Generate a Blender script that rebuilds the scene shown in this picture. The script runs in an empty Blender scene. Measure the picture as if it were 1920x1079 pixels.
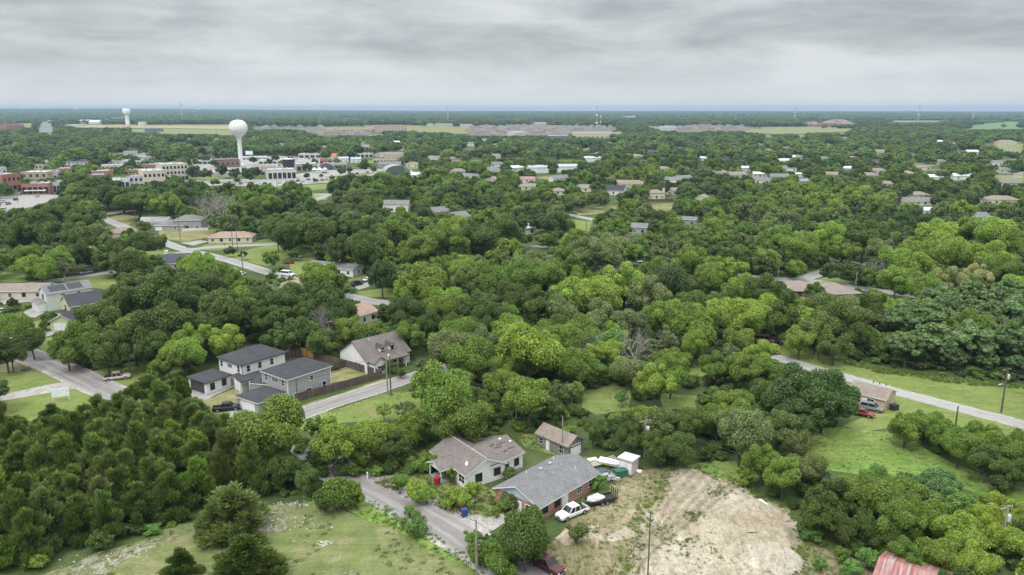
import bpy, bmesh, math, random
import numpy as np
from mathutils import Vector, Matrix, noise
from mathutils.geometry import tessellate_polygon
SC = bpy.context.scene
COL = SC.collection
PI = math.pi
R = math.radians
rng = random.Random(11)
# ------------------------------------------------------------------ camera
H = 62.0
F = 1440.0
CX, CY = 960.0, 539.5
PITCH = math.atan((CY - 203.5) / F)
CT, ST = math.cos(PITCH), math.sin(PITCH)
cam_d = bpy.data.cameras.new('camera')
cam = bpy.data.objects.new('camera', cam_d)
COL.objects.link(cam)
cam.location = (0, 0, H)
cam.rotation_euler = (PI/2 - PITCH, 0, 0)
cam_d.sensor_width = 36
cam_d.lens = 27
cam_d.clip_start = 0.5
cam_d.clip_end = 80000
SC.camera = cam

def ray(px, py):
    u, v = (px-CX)/F, -(py-CY)/F
    return Vector((u, CT + v*ST, -ST + v*CT))
def G(px, py, z=0.0):
    """ground (or height z) point that the photo shows at a pixel"""
    d = ray(px, py)
    t = (z-H)/d.z
    return Vector((d.x*t, d.y*t, z))
def proj(p):
    x, y, z = p[0], p[1], p[2]-H
    f = y*CT - z*ST
    v = y*ST + z*CT
    return (CX + F*x/f, CY - F*v/f, f)
def height_at(p, topy):
    """height of an upright thing standing at p whose top is at picture row topy"""
    d = ray(CX, topy)
    return H + d.z*p[1]/d.y
# ------------------------------------------------------------------ materials
def new_mat(name):
    m = bpy.data.materials.new(name); m.use_nodes = True
    nt = m.node_tree
    return m, nt, nt.nodes['Principled BSDF']
def ramp(nt, fac, stops, interp='LINEAR'):
    r = nt.nodes.new('ShaderNodeValToRGB'); r.color_ramp.interpolation = interp
    e = r.color_ramp.elements
    while len(e) < len(stops): e.new(0.5)
    for el, (p, c) in zip(e, stops):
        el.position = p; el.color = (*c, 1) if len(c) == 3 else c
    nt.links.new(fac, r.inputs[0])
    return r.outputs[0]
def noise_n(nt, vec, scale, detail=4, rough=.55, dist=0):
    n = nt.nodes.new('ShaderNodeTexNoise')
    n.inputs['Scale'].default_value = scale; n.inputs['Detail'].default_value = detail
    n.inputs['Roughness'].default_value = rough; n.inputs['Distortion'].default_value = dist
    if vec is not None: nt.links.new(vec, n.inputs['Vector'])
    return n.outputs[0]
def mapped(nt, vec, scale=(1,1,1), rot=(0,0,0)):
    m = nt.nodes.new('ShaderNodeMapping')
    m.inputs['Scale'].default_value = scale; m.inputs['Rotation'].default_value = rot
    nt.links.new(vec, m.inputs['Vector']); return m.outputs[0]
def mixc(nt, fac, a, b, mode='MIX'):
    m = nt.nodes.new('ShaderNodeMix'); m.data_type = 'RGBA'; m.blend_type = mode
    for s, v in ((0, fac), (6, a), (7, b)):
        if hasattr(v, 'is_output'): nt.links.new(v, m.inputs[s])
        elif s == 0: m.inputs[s].default_value = v
        else: m.inputs[s].default_value = (*v, 1)
    return m.outputs[2]
def mth(nt, op, a, b=None):
    m = nt.nodes.new('ShaderNodeMath'); m.operation = op
    for i, v in enumerate((a, b)):
        if v is None: continue
        if hasattr(v, 'is_output'): nt.links.new(v, m.inputs[i])
        else: m.inputs[i].default_value = v
    return m.outputs[0]
def bump(nt, bs, h, strength, dist=.1):
    b = nt.nodes.new('ShaderNodeBump'); b.inputs['Strength'].default_value = strength
    b.inputs['Distance'].default_value = dist
    nt.links.new(h, b.inputs['Height']); nt.links.new(b.outputs[0], bs.inputs['Normal'])
def pos(nt): return nt.nodes.new('ShaderNodeNewGeometry').outputs['Position']
def objc(nt): return nt.nodes.new('ShaderNodeTexCoord').outputs['Object']
_mc = {}
def plain(name, c, rough=.7, var=.18, scale=1.5, metal=0, spec=.3):
    k = (name, c)
    if k in _mc: return _mc[k]
    m, nt, b = new_mat(name)
    n = noise_n(nt, objc(nt), scale, 5, .6)
    lo = tuple(x*(1-var) for x in c); hi = tuple(min(1, x*(1+var)) for x in c)
    nt.links.new(ramp(nt, n, [(.3, lo), (.7, hi)]), b.inputs['Base Color'])
    b.inputs['Roughness'].default_value = rough; b.inputs['Metallic'].default_value = metal
    b.inputs['Specular IOR Level'].default_value = spec
    _mc[k] = m
    return m
def shingle(name, c, streak=.25):
    k = ('sh'+name, c)
    if k in _mc: return _mc[k]
    m, nt, b = new_mat(name)
    o = objc(nt)
    n1 = noise_n(nt, o, 9, 3, .7); n2 = noise_n(nt, o, .45, 4, .6)
    n3 = noise_n(nt, mapped(nt, o, (1.2, 1.2, 14)), 1.6, 2, .5)
    c0 = ramp(nt, n1, [(.28, tuple(x*.66 for x in c)), (.72, tuple(min(1,x*1.3) for x in c))])
    c1 = mixc(nt, 1.0, c0, ramp(nt, n2, [(.3, (.82,.81,.80)), (.7, (1.08,1.07,1.05))]), 'MULTIPLY')
    c2 = mixc(nt, 1.0, c1, ramp(nt, n3, [(.35, (1-streak,)*3), (.6, (1.05,)*3)]), 'MULTIPLY')
    nt.links.new(c2, b.inputs['Base Color']); b.inputs['Roughness'].default_value = .9
    b.inputs['Specular IOR Level'].default_value = .2
    bump(nt, b, n1, .4, .02)
    _mc[k] = m; return m
def siding(name, c, step=.2):
    k = ('si'+name, c)
    if k in _mc: return _mc[k]
    m, nt, b = new_mat(name)
    o = objc(nt)
    s = nt.nodes.new('ShaderNodeSeparateXYZ'); nt.links.new(o, s.inputs[0])
    fr = mth(nt, 'FRACT', mth(nt, 'DIVIDE', s.outputs[2], step))
    n = noise_n(nt, o, 1.1, 5, .6)
    c0 = ramp(nt, n, [(.3, tuple(x*.88 for x in c)), (.7, tuple(min(1,x*1.06) for x in c))])
    c1 = mixc(nt, 1.0, c0, ramp(nt, fr, [(.0, (.72,)*3), (.16, (1,)*3)]), 'MULTIPLY')
    nt.links.new(c1, b.inputs['Base Color']); b.inputs['Roughness'].default_value = .65
    b.inputs['Specular IOR Level'].default_value = .3
    _mc[k] = m; return m
def brick(name, c, mortar=(.42,.39,.36)):
    k = ('br'+name, c)
    if k in _mc: return _mc[k]
    m, nt, b = new_mat(name)
    o = objc(nt)
    s = nt.nodes.new('ShaderNodeSeparateXYZ'); nt.links.new(o, s.inputs[0])
    cb = nt.nodes.new('ShaderNodeCombineXYZ')
    nt.links.new(mth(nt, 'ADD', s.outputs[0], s.outputs[1]), cb.inputs[0]); nt.links.new(s.outputs[2], cb.inputs[1])
    t = nt.nodes.new('ShaderNodeTexBrick'); nt.links.new(cb.outputs[0], t.inputs['Vector'])
    t.inputs['Color1'].default_value = (*[x*.75 for x in c], 1); t.inputs['Color2'].default_value = (*[min(1,x*1.25) for x in c], 1)
    t.inputs['Mortar'].default_value = (*mortar, 1); t.inputs['Scale'].default_value = 1
    t.inputs['Brick Width'].default_value = .24; t.inputs['Row Height'].default_value = .085; t.inputs['Mortar Size'].default_value = .008
    n = noise_n(nt, o, 1.3, 5, .6)
    nt.links.new(mixc(nt, 1.0, t.outputs[0], ramp(nt, n, [(.3, (.8,)*3), (.7, (1.1,)*3)]), 'MULTIPLY'), b.inputs['Base Color'])
    b.inputs['Roughness'].default_value = .88
    _mc[k] = m; return m
def planks(name, c, w=.15):
    k = ('pl'+name, c)
    if k in _mc: return _mc[k]
    m, nt, b = new_mat(name)
    o = objc(nt)
    n = noise_n(nt, mapped(nt, o, (1/w*.5, 1/w*.5, .25)), 1.0, 3, .8)
    n2 = noise_n(nt, o, .5, 4)
    c0 = ramp(nt, n, [(.3, tuple(x*.6 for x in c)), (.7, tuple(min(1,x*1.4) for x in c))])
    nt.links.new(mixc(nt, 1.0, c0, ramp(nt, n2, [(.3, (.8,)*3), (.7, (1.15,)*3)]), 'MULTIPLY'), b.inputs['Base Color'])
    b.inputs['Roughness'].default_value = .9
    _mc[k] = m; return m
def glass_mat():
    if 'glass' in _mc: return _mc['glass']
    m, nt, b = new_mat('window_glass')
    b.inputs['Base Color'].default_value = (.018, .022, .026, 1); b.inputs['Roughness'].default_value = .12
    b.inputs['Specular IOR Level'].default_value = .5
    _mc['glass'] = m; return m
def paint_mat():
    if 'paint' in _mc: return _mc['paint']
    m, nt, b = new_mat('car_paint')
    oi = nt.nodes.new('ShaderNodeObjectInfo')
    n = noise_n(nt, objc(nt), 1.2, 5, .6)
    nt.links.new(mixc(nt, 1.0, oi.outputs['Color'], ramp(nt, n, [(.3, (.84,.83,.81)), (.7, (1.03,)*3)]), 'MULTIPLY'), b.inputs['Base Color'])
    b.inputs['Roughness'].default_value = .33; b.inputs['Specular IOR Level'].default_value = .5
    _mc['paint'] = m; return m
# ------------------------------------------------------------------ objects
def link(name, data, parent=None):
    o = bpy.data.objects.new(name, data); COL.objects.link(o)
    if parent is not None: o.parent = parent
    return o
def tag(o, label, cat, group=None):
    o['label'] = label; o['category'] = cat
    if group: o['group'] = group
    return o
def thing(name, label, cat, loc=(0,0,0), rz=0, group=None):
    o = link(name, None); o.empty_display_size = .5
    o.location = loc; o.rotation_euler = (0,0,rz)
    return tag(o, label, cat, group)
def mesh_obj(name, bm, mat, parent=None, smooth=False):
    me = bpy.data.meshes.new(name); bm.to_mesh(me); bm.free()
    if mat is not None: me.materials.append(mat)
    if smooth:
        for p in me.polygons: p.use_smooth = True
    return link(name, me, parent)
def share(name, me, parent=None): return link(name, me, parent)
def copy_tree(root):
    c = root.copy(); COL.objects.link(c)
    def rec(a, b):
        for ch in a.children:
            d = ch.copy(); COL.objects.link(d); d.parent = b
            rec(ch, d)
    rec(root, c)
    return c
# -- shapes into a bmesh
def box(bm, c, s, rz=0, M=None):
    vs = []
    ca, sa = math.cos(rz), math.sin(rz)
    for dz in (-.5, .5):
        for dx, dy in ((-.5,-.5), (.5,-.5), (.5,.5), (-.5,.5)):
            x, y, z = dx*s[0], dy*s[1], dz*s[2]
            p = Vector((c[0]+x*ca-y*sa, c[1]+x*sa+y*ca, c[2]+z))
            vs.append(bm.verts.new(M @ p if M else p))
    for f in ((3,2,1,0), (4,5,6,7), (0,1,5,4), (1,2,6,5), (2,3,7,6), (3,0,4,7)):
        bm.faces.new([vs[i] for i in f])
    return vs
def tube(bm, pts, rads, n=7, cap=True):
    rings = []
    for i, p in enumerate(pts):
        p = Vector(p)
        a = Vector(pts[max(0, i-1)]); b = Vector(pts[min(len(pts)-1, i+1)])
        d = (b-a).normalized()
        x = d.cross(Vector((0,0,1)) if abs(d.z) < .95 else Vector((1,0,0))).normalized(); y = d.cross(x)
        r = rads[i] if isinstance(rads, (list, tuple)) else rads
        rings.append([bm.verts.new(p + (x*math.cos(2*PI*k/n) + y*math.sin(2*PI*k/n))*r) for k in range(n)])
    for a, b in zip(rings, rings[1:]):
        for k in range(n):
            bm.faces.new((a[k], a[(k+1)%n], b[(k+1)%n], b[k]))
    if cap:
        bm.faces.new(rings[0][::-1]); bm.faces.new(rings[-1])
def lathe(bm, prof, n=24, c=(0,0,0)):
    rings = [[bm.verts.new((c[0]+r*math.cos(2*PI*k/n), c[1]+r*math.sin(2*PI*k/n), c[2]+z)) for k in range(n)] for r, z in prof]
    for a, b in zip(rings, rings[1:]):
        for k in range(n): bm.faces.new((a[k], a[(k+1)%n], b[(k+1)%n], b[k]))
    bm.faces.new(rings[0][::-1]); bm.faces.new(rings[-1])
def poly_faces(bm, pts3):
    vs = [bm.verts.new(p) for p in pts3]
    for t in tessellate_polygon([[Vector(p) for p in pts3]]):
        try: bm.faces.new([vs[i] for i in t])
        except ValueError: pass
# ------------------------------------------------------------------ what must stay visible between the trees
VC = 3
VW, VH = 1920//VC, 1080//VC
VIS = np.zeros((VH, VW), np.float32)
def pip(X, Y, pts):
    ins = np.zeros(X.shape, bool)
    n = len(pts); j = n-1
    for i in range(n):
        xi, yi = pts[i][0], pts[i][1]; xj, yj = pts[j][0], pts[j][1]
        if yi != yj:
            ins ^= ((yi > Y) != (yj > Y)) & (X < (xj-xi)*(Y-yi)/(yj-yi)+xi)
        j = i
    return ins
def keep(pts, dist=None):
    xs = [p[0] for p in pts]; ys = [p[1] for p in pts]
    x0, x1 = max(0, int(min(xs)/VC)-1), min(VW, int(max(xs)/VC)+2)
    y0, y1 = max(0, int(min(ys)/VC)-1), min(VH, int(max(ys)/VC)+2)
    if x1 <= x0 or y1 <= y0: return
    X, Y = np.meshgrid((np.arange(x0, x1)+.5)*VC, (np.arange(y0, y1)+.5)*VC)
    m = pip(X, Y, pts)
    if dist is None:
        v = -(Y-CY)/F
        t = -H/(-ST+v*CT)
        u = (X-CX)/F
        d = np.where(t > 0, np.hypot(u*t, (CT+v*ST)*t), 1e6)+1
    else: d = np.full(X.shape, dist)
    sub = VIS[y0:y1, x0:x1]
    sub[m] = np.maximum(sub[m], d[m])
def blocked(p, r, z0, z1, shrink=.8):
    """would a crown standing here cover something the photo shows?"""
    d = math.hypot(p[0], p[1])
    zc, hz = (z0+z1)/2, (z1-z0)/2
    bx, by, f = proj((p[0], p[1], zc))
    rx, ry = F*r/f*shrink, F*hz/f*shrink
    for k in range(13):
        a = k*2.4; q = math.sqrt(k/12.)
        ix, iy = int((bx+rx*q*math.cos(a))/VC), int((by+ry*q*math.sin(a))/VC)
        if 0 <= ix < VW and 0 <= iy < VH and VIS[iy, ix] > d: return True
    return False
def wob(pts, amp, step):
    """a ground outline with small natural irregularities"""
    out = []
    n = len(pts)
    for i in range(n):
        a, b = Vector(pts[i]), Vector(pts[(i+1) % n])
        k = max(1, min(60, int((b-a).length/step)))
        for q in range(k):
            p = a.lerp(b, q/k)
            v = noise.noise_vector(Vector((p.x*.17, p.y*.17, 3.1))) + noise.noise_vector(Vector((p.x*.6, p.y*.6, 7.7)))*.5
            out.append(Vector((p.x+v.x*amp, p.y+v.y*amp, p.z)))
    return out
def patch(name, px, mat, z, amp=.8, vis=True, step=None):
    w = [G(*p) for p in px]
    d = min(p.length for p in w)
    w = wob([Vector((p.x, p.y, z)) for p in w], amp, step or max(1.2, d*.012))
    bm = bmesh.new(); poly_faces(bm, w)
    bmesh.ops.recalc_face_normals(bm, faces=bm.faces)
    for f in bm.faces:
        if f.normal.z < 0: f.normal_flip()
    o = mesh_obj(name, bm, mat); o['kind'] = 'structure'
    if vis: keep(px)
    return o, w
def spline(pts, n=8):
    P = [Vector(p) for p in pts]
    P = [P[0]*2-P[1]] + P + [P[-1]*2-P[-2]]
    out = []
    for i in range(1, len(P)-2):
        for k in range(n):
            t = k/n
            out.append(.5*((2*P[i]) + (P[i+1]-P[i-1])*t + (2*P[i-1]-5*P[i]+4*P[i+1]-P[i+2])*t*t + (3*P[i]-P[i-1]-3*P[i+1]+P[i+2])*t**3))
    out.append(P[-2]); return out
def ribbon(name, px, width, mat, z, amp=.12, vis=True, shoulder=None, vispx=None):
    c = spline([G(*p) for p in px], 10)
    L = []; Rr = []
    for i, p in enumerate(c):
        d = (c[min(i+1, len(c)-1)]-c[max(i-1, 0)]).normalized(); nrm = Vector((-d.y, d.x, 0))
        L.append((p, nrm))
    def strip(nm, w, m, zz, am):
        bm = bmesh.new(); uv = bm.loops.layers.uv.new('uv')
        rows = []
        s = 0
        for i, (p, nrm) in enumerate(L):
            if i: s += (p-L[i-1][0]).length
            row = []
            for k in range(5):
                t = k/4-.5
                j = noise.noise(Vector((p.x*.35, p.y*.35, k*.5)))*am if k in (0, 4) else 0
                q = p + nrm*(t*w + j); row.append((bm.verts.new((q.x, q.y, zz)), k/4, s))
            rows.append(row)
        for a, b in zip(rows, rows[1:]):
            for k in range(4):
                f = bm.faces.new((a[k+1][0], a[k][0], b[k][0], b[k+1][0]))
                for lp, src in zip(f.loops, (a[k+1], a[k], b[k], b[k+1])): lp[uv].uv = (src[1], src[2]/10)
                if f.normal.z < 0: f.normal_flip()
        o = mesh_obj(nm, bm, m); o['kind'] = 'structure'
        return o
    o = strip(name, width, mat, z, amp)
    if shoulder: strip('road_shoulder', width+shoulder[0], shoulder[1], z-.012, .45)
    if vis:
        a = [proj(p+n_*(width*.5)) for p, n_ in L]; b = [proj(p-n_*(width*.5)) for p, n_ in L]
        keep([q[:2] for q in a] + [q[:2] for q in b[::-1]])
    return o
HAZE = 0.8e-4; EXPO = 0.35
# ================================================================== ground, roads, lawns
def ground_mat():
    m, nt, b = new_mat('ground_cover')
    p = pos(nt)
    big = noise_n(nt, p, .004, 5, .6); mid = noise_n(nt, p, .05, 5, .65); fine = noise_n(nt, p, 1.6, 5, .7)
    c0 = ramp(nt, mid, [(.3, (.045,.062,.026)), (.5, (.068,.098,.032)), (.72, (.115,.13,.055))])
    c1 = mixc(nt, ramp(nt, big, [(.58, (0,0,0)), (.64, (1,1,1))]), c0, (.10,.115,.05))
    c2 = mixc(nt, 1.0, c1, ramp(nt, fine, [(.25, (.62,.64,.6)), (.75, (1.25,1.25,1.2))]), 'MULTIPLY')
    nt.links.new(c2, b.inputs['Base Color']); b.inputs['Roughness'].default_value = .95; b.inputs['Specular IOR Level'].default_value = .1
    return m
def grass_mat(name, lo, mid_, hi, dry=None, dryness=.62, fscale=2.2):
    m, nt, b = new_mat(name)
    p = pos(nt)
    a = noise_n(nt, p, .09, 5, .62, .4); f = noise_n(nt, p, fscale, 5, .75); g = noise_n(nt, p, .5, 4, .6)
    st = noise_n(nt, mapped(nt, p, (.12, 1.1, 1), (0, 0, .5)), 1.0, 3, .6, .6)
    c = ramp(nt, a, [(.28, lo), (.5, mid_), (.72, hi)])
    if dry: c = mixc(nt, ramp(nt, noise_n(nt, p, .16, 6, .7, .7), [(dryness-.1, (0,0,0)), (dryness+.08, (1,1,1))]), c, dry)
    c = mixc(nt, 1.0, c, ramp(nt, f, [(.25, (.58,.6,.55)), (.75, (1.38,1.36,1.3))]), 'MULTIPLY')
    c = mixc(nt, 1.0, c, ramp(nt, g, [(.3, (.85,.86,.82)), (.7, (1.12,1.12,1.1))]), 'MULTIPLY')
    c = mixc(nt, 1.0, c, ramp(nt, st, [(.35, (.9,.9,.88)), (.65, (1.08,1.08,1.05))]), 'MULTIPLY')
    nt.links.new(c, b.inputs['Base Color']); b.inputs['Roughness'].default_value = .95; b.inputs['Specular IOR Level'].default_value = .1
    bump(nt, b, f, .6, .12)
    return m
def dirt_mat(name, lo, mid_, hi, spots, tr=.55, wear=None):
    m, nt, b = new_mat(name)
    p = pos(nt)
    a = noise_n(nt, p, .13, 7, .68, .5); f = noise_n(nt, p, 2.4, 6, .75)
    s = noise_n(nt, p, .75, 6, .78, .3)
    c = ramp(nt, a, [(.30, lo), (.48, mid_), (.68, hi)])
    if wear:
        at = nt.nodes.new('ShaderNodeAttribute'); at.attribute_name = 'wear'
        w_ = mth(nt, 'MULTIPLY', at.outputs['Fac'], ramp(nt, noise_n(nt, p, .9, 4, .7), [(.3, (.35,)*3), (.5, (1,)*3)]))
        c = mixc(nt, w_, c, wear)
    c = mixc(nt, ramp(nt, s, [(tr, (0,0,0)), (tr+.09, (1,1,1))]), c, spots)
    c = mixc(nt, 1.0, c, ramp(nt, f, [(.28, (.58,.57,.55)), (.5, (1,1,1)), (.74, (1.28,1.28,1.28))]), 'MULTIPLY')
    c = mixc(nt, 1.0, c, ramp(nt, noise_n(nt, mapped(nt, p, (.9, .22, 1), (0, 0, -.75)), 1.4, 5, .7, .5), [(.36, (.72,.71,.69)), (.52, (1,1,1)), (.7, (1.14,1.14,1.13))]), 'MULTIPLY')
    nt.links.new(c, b.inputs['Base Color']); b.inputs['Roughness'].default_value = .95; b.inputs['Specular IOR Level'].default_value = .1
    bump(nt, b, f, .9, .3)
    return m
def road_mat(name, base, wheel):
    m, nt, b = new_mat(name)
    p = pos(nt)
    uv = nt.nodes.new('ShaderNodeUVMap'); uv.uv_map = 'uv'
    sp = nt.nodes.new('ShaderNodeSeparateXYZ'); nt.links.new(uv.outputs[0], sp.inputs[0])
    wob_ = mth(nt, 'MULTIPLY', mth(nt, 'SUBTRACT', noise_n(nt, p, .3, 3), .5), .16)
    u = mth(nt, 'ADD', sp.outputs[0], wob_)
    a = noise_n(nt, p, .25, 6, .7); f = noise_n(nt, p, 5, 4, .8)
    lng = noise_n(nt, mapped(nt, uv.outputs[0], (9, .7, 1)), 1.2, 5, .7)
    c = ramp(nt, a, [(.3, tuple(x*.82 for x in base)), (.7, tuple(x*1.12 for x in base))])
    c = mixc(nt, ramp(nt, u, [(.08, (.7,.7,.7)), (.18, (0,0,0)), (.30, (.75,.75,.75)), (.42, (0,0,0)), (.60, (0,0,0)), (.71, (.75,.75,.75)), (.84, (0,0,0)), (.95, (.8,.8,.8))]), c, wheel)
    c = mixc(nt, 1.0, c, ramp(nt, lng, [(.30, (.58,.57,.56)), (.42, (.92,.92,.91)), (.55, (1,1,1)), (.72, (1.28,1.25,1.21))]), 'MULTIPLY')
    c = mixc(nt, 1.0, c, ramp(nt, f, [(.3, (.85,.85,.85)), (.7, (1.15,1.15,1.15))]), 'MULTIPLY')
    nt.links.new(c, b.inputs['Base Color']); b.inputs['Roughness'].default_value = .9; b.inputs['Specular IOR Level'].default_value = .2
    return m
M_ground = ground_mat()
M_lawn = grass_mat('mown_grass', (.115,.155,.045), (.15,.195,.058), (.19,.22,.078), (.21,.19,.095), .60)
M_green = grass_mat('lush_grass', (.125,.165,.048), (.16,.20,.064), (.195,.225,.085), (.22,.215,.11), .66)
M_dry = grass_mat('dry_lawn', (.13,.145,.055), (.175,.18,.075), (.22,.205,.10), (.27,.23,.14), .55)
M_near = grass_mat('mown_hay_grass', (.115,.145,.055), (.148,.172,.070), (.185,.195,.09), (.23,.21,.13), .60, 3.0)
M_meadow = grass_mat('weedy_grass', (.10,.165,.040), (.15,.222,.058), (.205,.265,.082), (.19,.215,.085), .64, 1.3)
M_field = grass_mat('pale_field', (.16,.18,.085), (.19,.205,.10), (.22,.22,.12))
M_wheat = grass_mat('wheat_field', (.27,.24,.14), (.31,.27,.165), (.34,.30,.19))
M_crop = grass_mat('crop_field', (.11,.17,.075), (.13,.195,.085), (.16,.21,.10))
M_bare = dirt_mat('trodden_yard', (.16,.15,.065), (.25,.21,.125), (.38,.32,.225), (.12,.145,.045), .50)
M_rock = dirt_mat('white_rock', (.19,.19,.105), (.30,.28,.215), (.43,.40,.345), (.15,.165,.065), .45)
M_gravel = dirt_mat('pale_gravel', (.30,.28,.25), (.38,.36,.33), (.48,.45,.41), (.2,.19,.13), .62)
M_sand = dirt_mat('pale_sand', (.28,.23,.16), (.40,.345,.255), (.53,.47,.37), (.205,.185,.115), .56, (.21,.175,.12))
M_apron = dirt_mat('sandy_apron', (.30,.24,.17), (.40,.33,.25), (.50,.43,.35), (.20,.18,.09), .52)
M_hwy = plain('highway_concrete', (.17,.165,.155), .9, .2, .02)
M_conc = plain('concrete', (.28,.268,.25), .9, .16, .5)
M_asph = road_mat('worn_asphalt', (.225,.205,.20), (.30,.275,.265))
M_asph2 = road_mat('grey_asphalt', (.27,.26,.25), (.33,.32,.31))
M_pale = road_mat('pale_concrete_road', (.30,.29,.275), (.36,.345,.33))

# one sheet out to the skyline, rising into low swells far off
bm = bmesh.new()
RAD = [0, 60, 140, 260, 420, 700, 1200, 2000, 3200, 5000, 7000, 9000, 11000, 13000, 15000]
NSEG = 96
rows = []
for r in RAD:
    row = []
    for k in range(NSEG):
        a = 2*PI*k/NSEG
        x, y = r*math.sin(a), r*math.cos(a)
        z = 0
        if r > 6000:
            z = (r-6000)/9000*(3+14*noise.noise(Vector((x*.00022, y*.00022, 1)))) + (34 if -.62 < math.atan2(x, y) < -.1 and y > 0 else 0)*((r-6000)/9000)*min(1, (-.1-math.atan2(x, y))/.3)
        row.append(bm.verts.new((x, y, max(z, 0))))
        if r == 0: row = row*NSEG; break
    rows.append(row)
for a, b in zip(rows, rows[1:]):
    for k in range(NSEG):
        vs = [a[k], a[(k+1) % NSEG], b[(k+1) % NSEG], b[k]]
        if a[0] is a[1]: vs = [a[0], b[(k+1) % NSEG], b[k]]
        f = bm.faces.new(vs)
bmesh.ops.recalc_face_normals(bm, faces=bm.faces)
for f in bm.faces:
    if f.normal.z < 0: f.normal_flip()
o = mesh_obj('ground', bm, M_ground); o['kind'] = 'structure'
GRASS = []   # outlines that get tall grass
def lawn(mat, px, name='lawn', z=.03, amp=.8, vis=True, tuft=None):
    o, w = patch(name, px, mat, z, amp, vis)
    if tuft: GRASS.append((w, *tuft))
    return o
# -- nearest lot, mown, with white rock breaking through
lawn(M_near, [(500,948),(575,938),(640,958),(700,978),(760,1005),(870,1062),(905,1110),(520,1125),(60,1125),(95,1075),(240,1018),(330,990),(400,972)], tuft=(.35, .5))
lawn(M_meadow, [(560,928),(668,938),(700,938),(760,975),(880,1036),(960,1090),(1000,1125),(915,1125),(870,1062),(760,1005),(690,975),(630,950),(575,940)], 'grass_verge', .05, tuft=(1.4, .4))
lawn(M_rock, [(468,975),(505,950),(545,940),(588,940),(578,948),(545,955),(538,975),(532,1000),(500,1000),(475,992)], 'rock_outcrop', .06, .9)
lawn(M_rock, [(70,1082),(150,1050),(215,1030),(268,1015),(335,1000),(345,1008),(300,1025),(265,1035),(240,1050),(215,1068),(200,1110),(60,1125)], 'rock_outcrop', .06, 1.1)
for c, rx, ry in [((605,1020),13,5),((545,1016),9,4),((560,978),14,4),((500,1050),10,4),((660,1075),14,5),((620,990),6,2.5)]:
    lawn(M_rock, [(c[0]+rx*math.cos(a)*rng.uniform(.7,1.2), c[1]+ry*math.sin(a)*rng.uniform(.7,1.2)) for a in [k*.7 for k in range(9)]], 'rock_outcrop', .062, .25)
# -- left of the road
lawn(M_lawn, [(-40,705),(30,684),(62,680),(112,712),(116,719),(0,740),(-40,748)])
lawn(M_bare, [(-20,690),(45,672),(66,682),(95,700),(60,694),(0,700)], 'bare_verge', .045, .5)
lawn(M_lawn, [(-40,760),(0,752),(100,735),(140,729),(185,748),(150,775),(60,790),(-40,800)])
o, _ = patch('driveway', [(-40,752),(0,741),(112,718),(150,713),(160,726),(140,729),(0,753),(-40,764)], M_gravel, .05, .4)
lawn(M_lawn, [(150,692),(200,697),(300,678),(340,690),(330,712),(300,730),(225,724)])
lawn(M_green, [(75,636),(98,632),(100,655),(78,662)])
lawn(M_lawn, [(58,604),(108,594),(118,612),(80,630),(60,622)])
o, _ = patch('driveway', [(70,630),(112,617),(128,610),(140,614),(82,634)], M_conc, .05, .2)
lawn(M_lawn, [(110,528),(165,519),(210,516),(222,532),(216,546),(178,540),(140,530)])
lawn(M_lawn, [(-40,508),(48,514),(46,528),(-40,536)])
o, _ = patch('driveway', [(-40,570),(20,560),(62,556),(66,565),(0,572)], M_conc, .05, .2)
o, _ = patch('driveway', [(30,592),(62,577),(84,586),(66,596)], M_conc, .05, .2)
lawn(M_dry, [(296,430),(405,431),(402,443),(345,454),(302,447)])
lawn(M_lawn, [(365,468),(400,455),(470,452),(520,447),(525,455),(440,464),(410,470)])
o, _ = patch('driveway', [(338,456),(375,451),(392,453),(362,461)], M_conc, .05, .2)
lawn(M_lawn, [(272,470),(365,474),(372,484),(330,490),(276,497)])
lawn(M_dry, [(185,412),(232,402),(262,408),(240,424),(215,420)])
lawn(M_lawn, [(420,480),(500,460),(560,462),(560,474),(500,500),(455,490)])
lawn(M_lawn, [(540,492),(580,472),(592,480),(590,512),(548,518)])
lawn(M_lawn, [(648,526),(690,512),(694,520),(662,532)])
lawn(M_lawn, [(665,548),(735,538),(748,552),(740,559),(682,556)])
o, _ = patch('driveway', [(664,538),(694,528),(698,536),(672,544)], M_conc, .05, .2)
lawn(M_green, [(572,348),(618,344),(614,355),(582,357)])
lawn(M_dry, [(584,362),(618,364),(612,376),(588,374)])
# -- yards of the new houses
lawn(M_dry, [(368,752),(400,745),(455,722),(486,732),(446,742),(446,764),(415,778),(382,772)])
o, _ = patch('driveway', [(336,738),(372,724),(392,746),(376,750)], M_conc, .06, .1)
o, _ = patch('footpath', [(376,748),(430,722),(474,718),(476,722),(436,727),(382,752)], M_conc, .062, .05)
o, _ = patch('driveway', [(418,776),(443,762),(482,776),(450,795)], M_conc, .06, .1)
lawn(M_dry, [(618,694),(650,688),(694,703),(618,722)])
lawn(M_dry, [(542,768),(718,712),(738,712),(735,718),(640,750),(548,783)])
lawn(M_lawn, [(555,800),(600,776),(640,764),(730,737),(800,735),(800,770),(740,790),(690,790),(640,795),(590,815)], tuft=(.9, .3))
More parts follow.
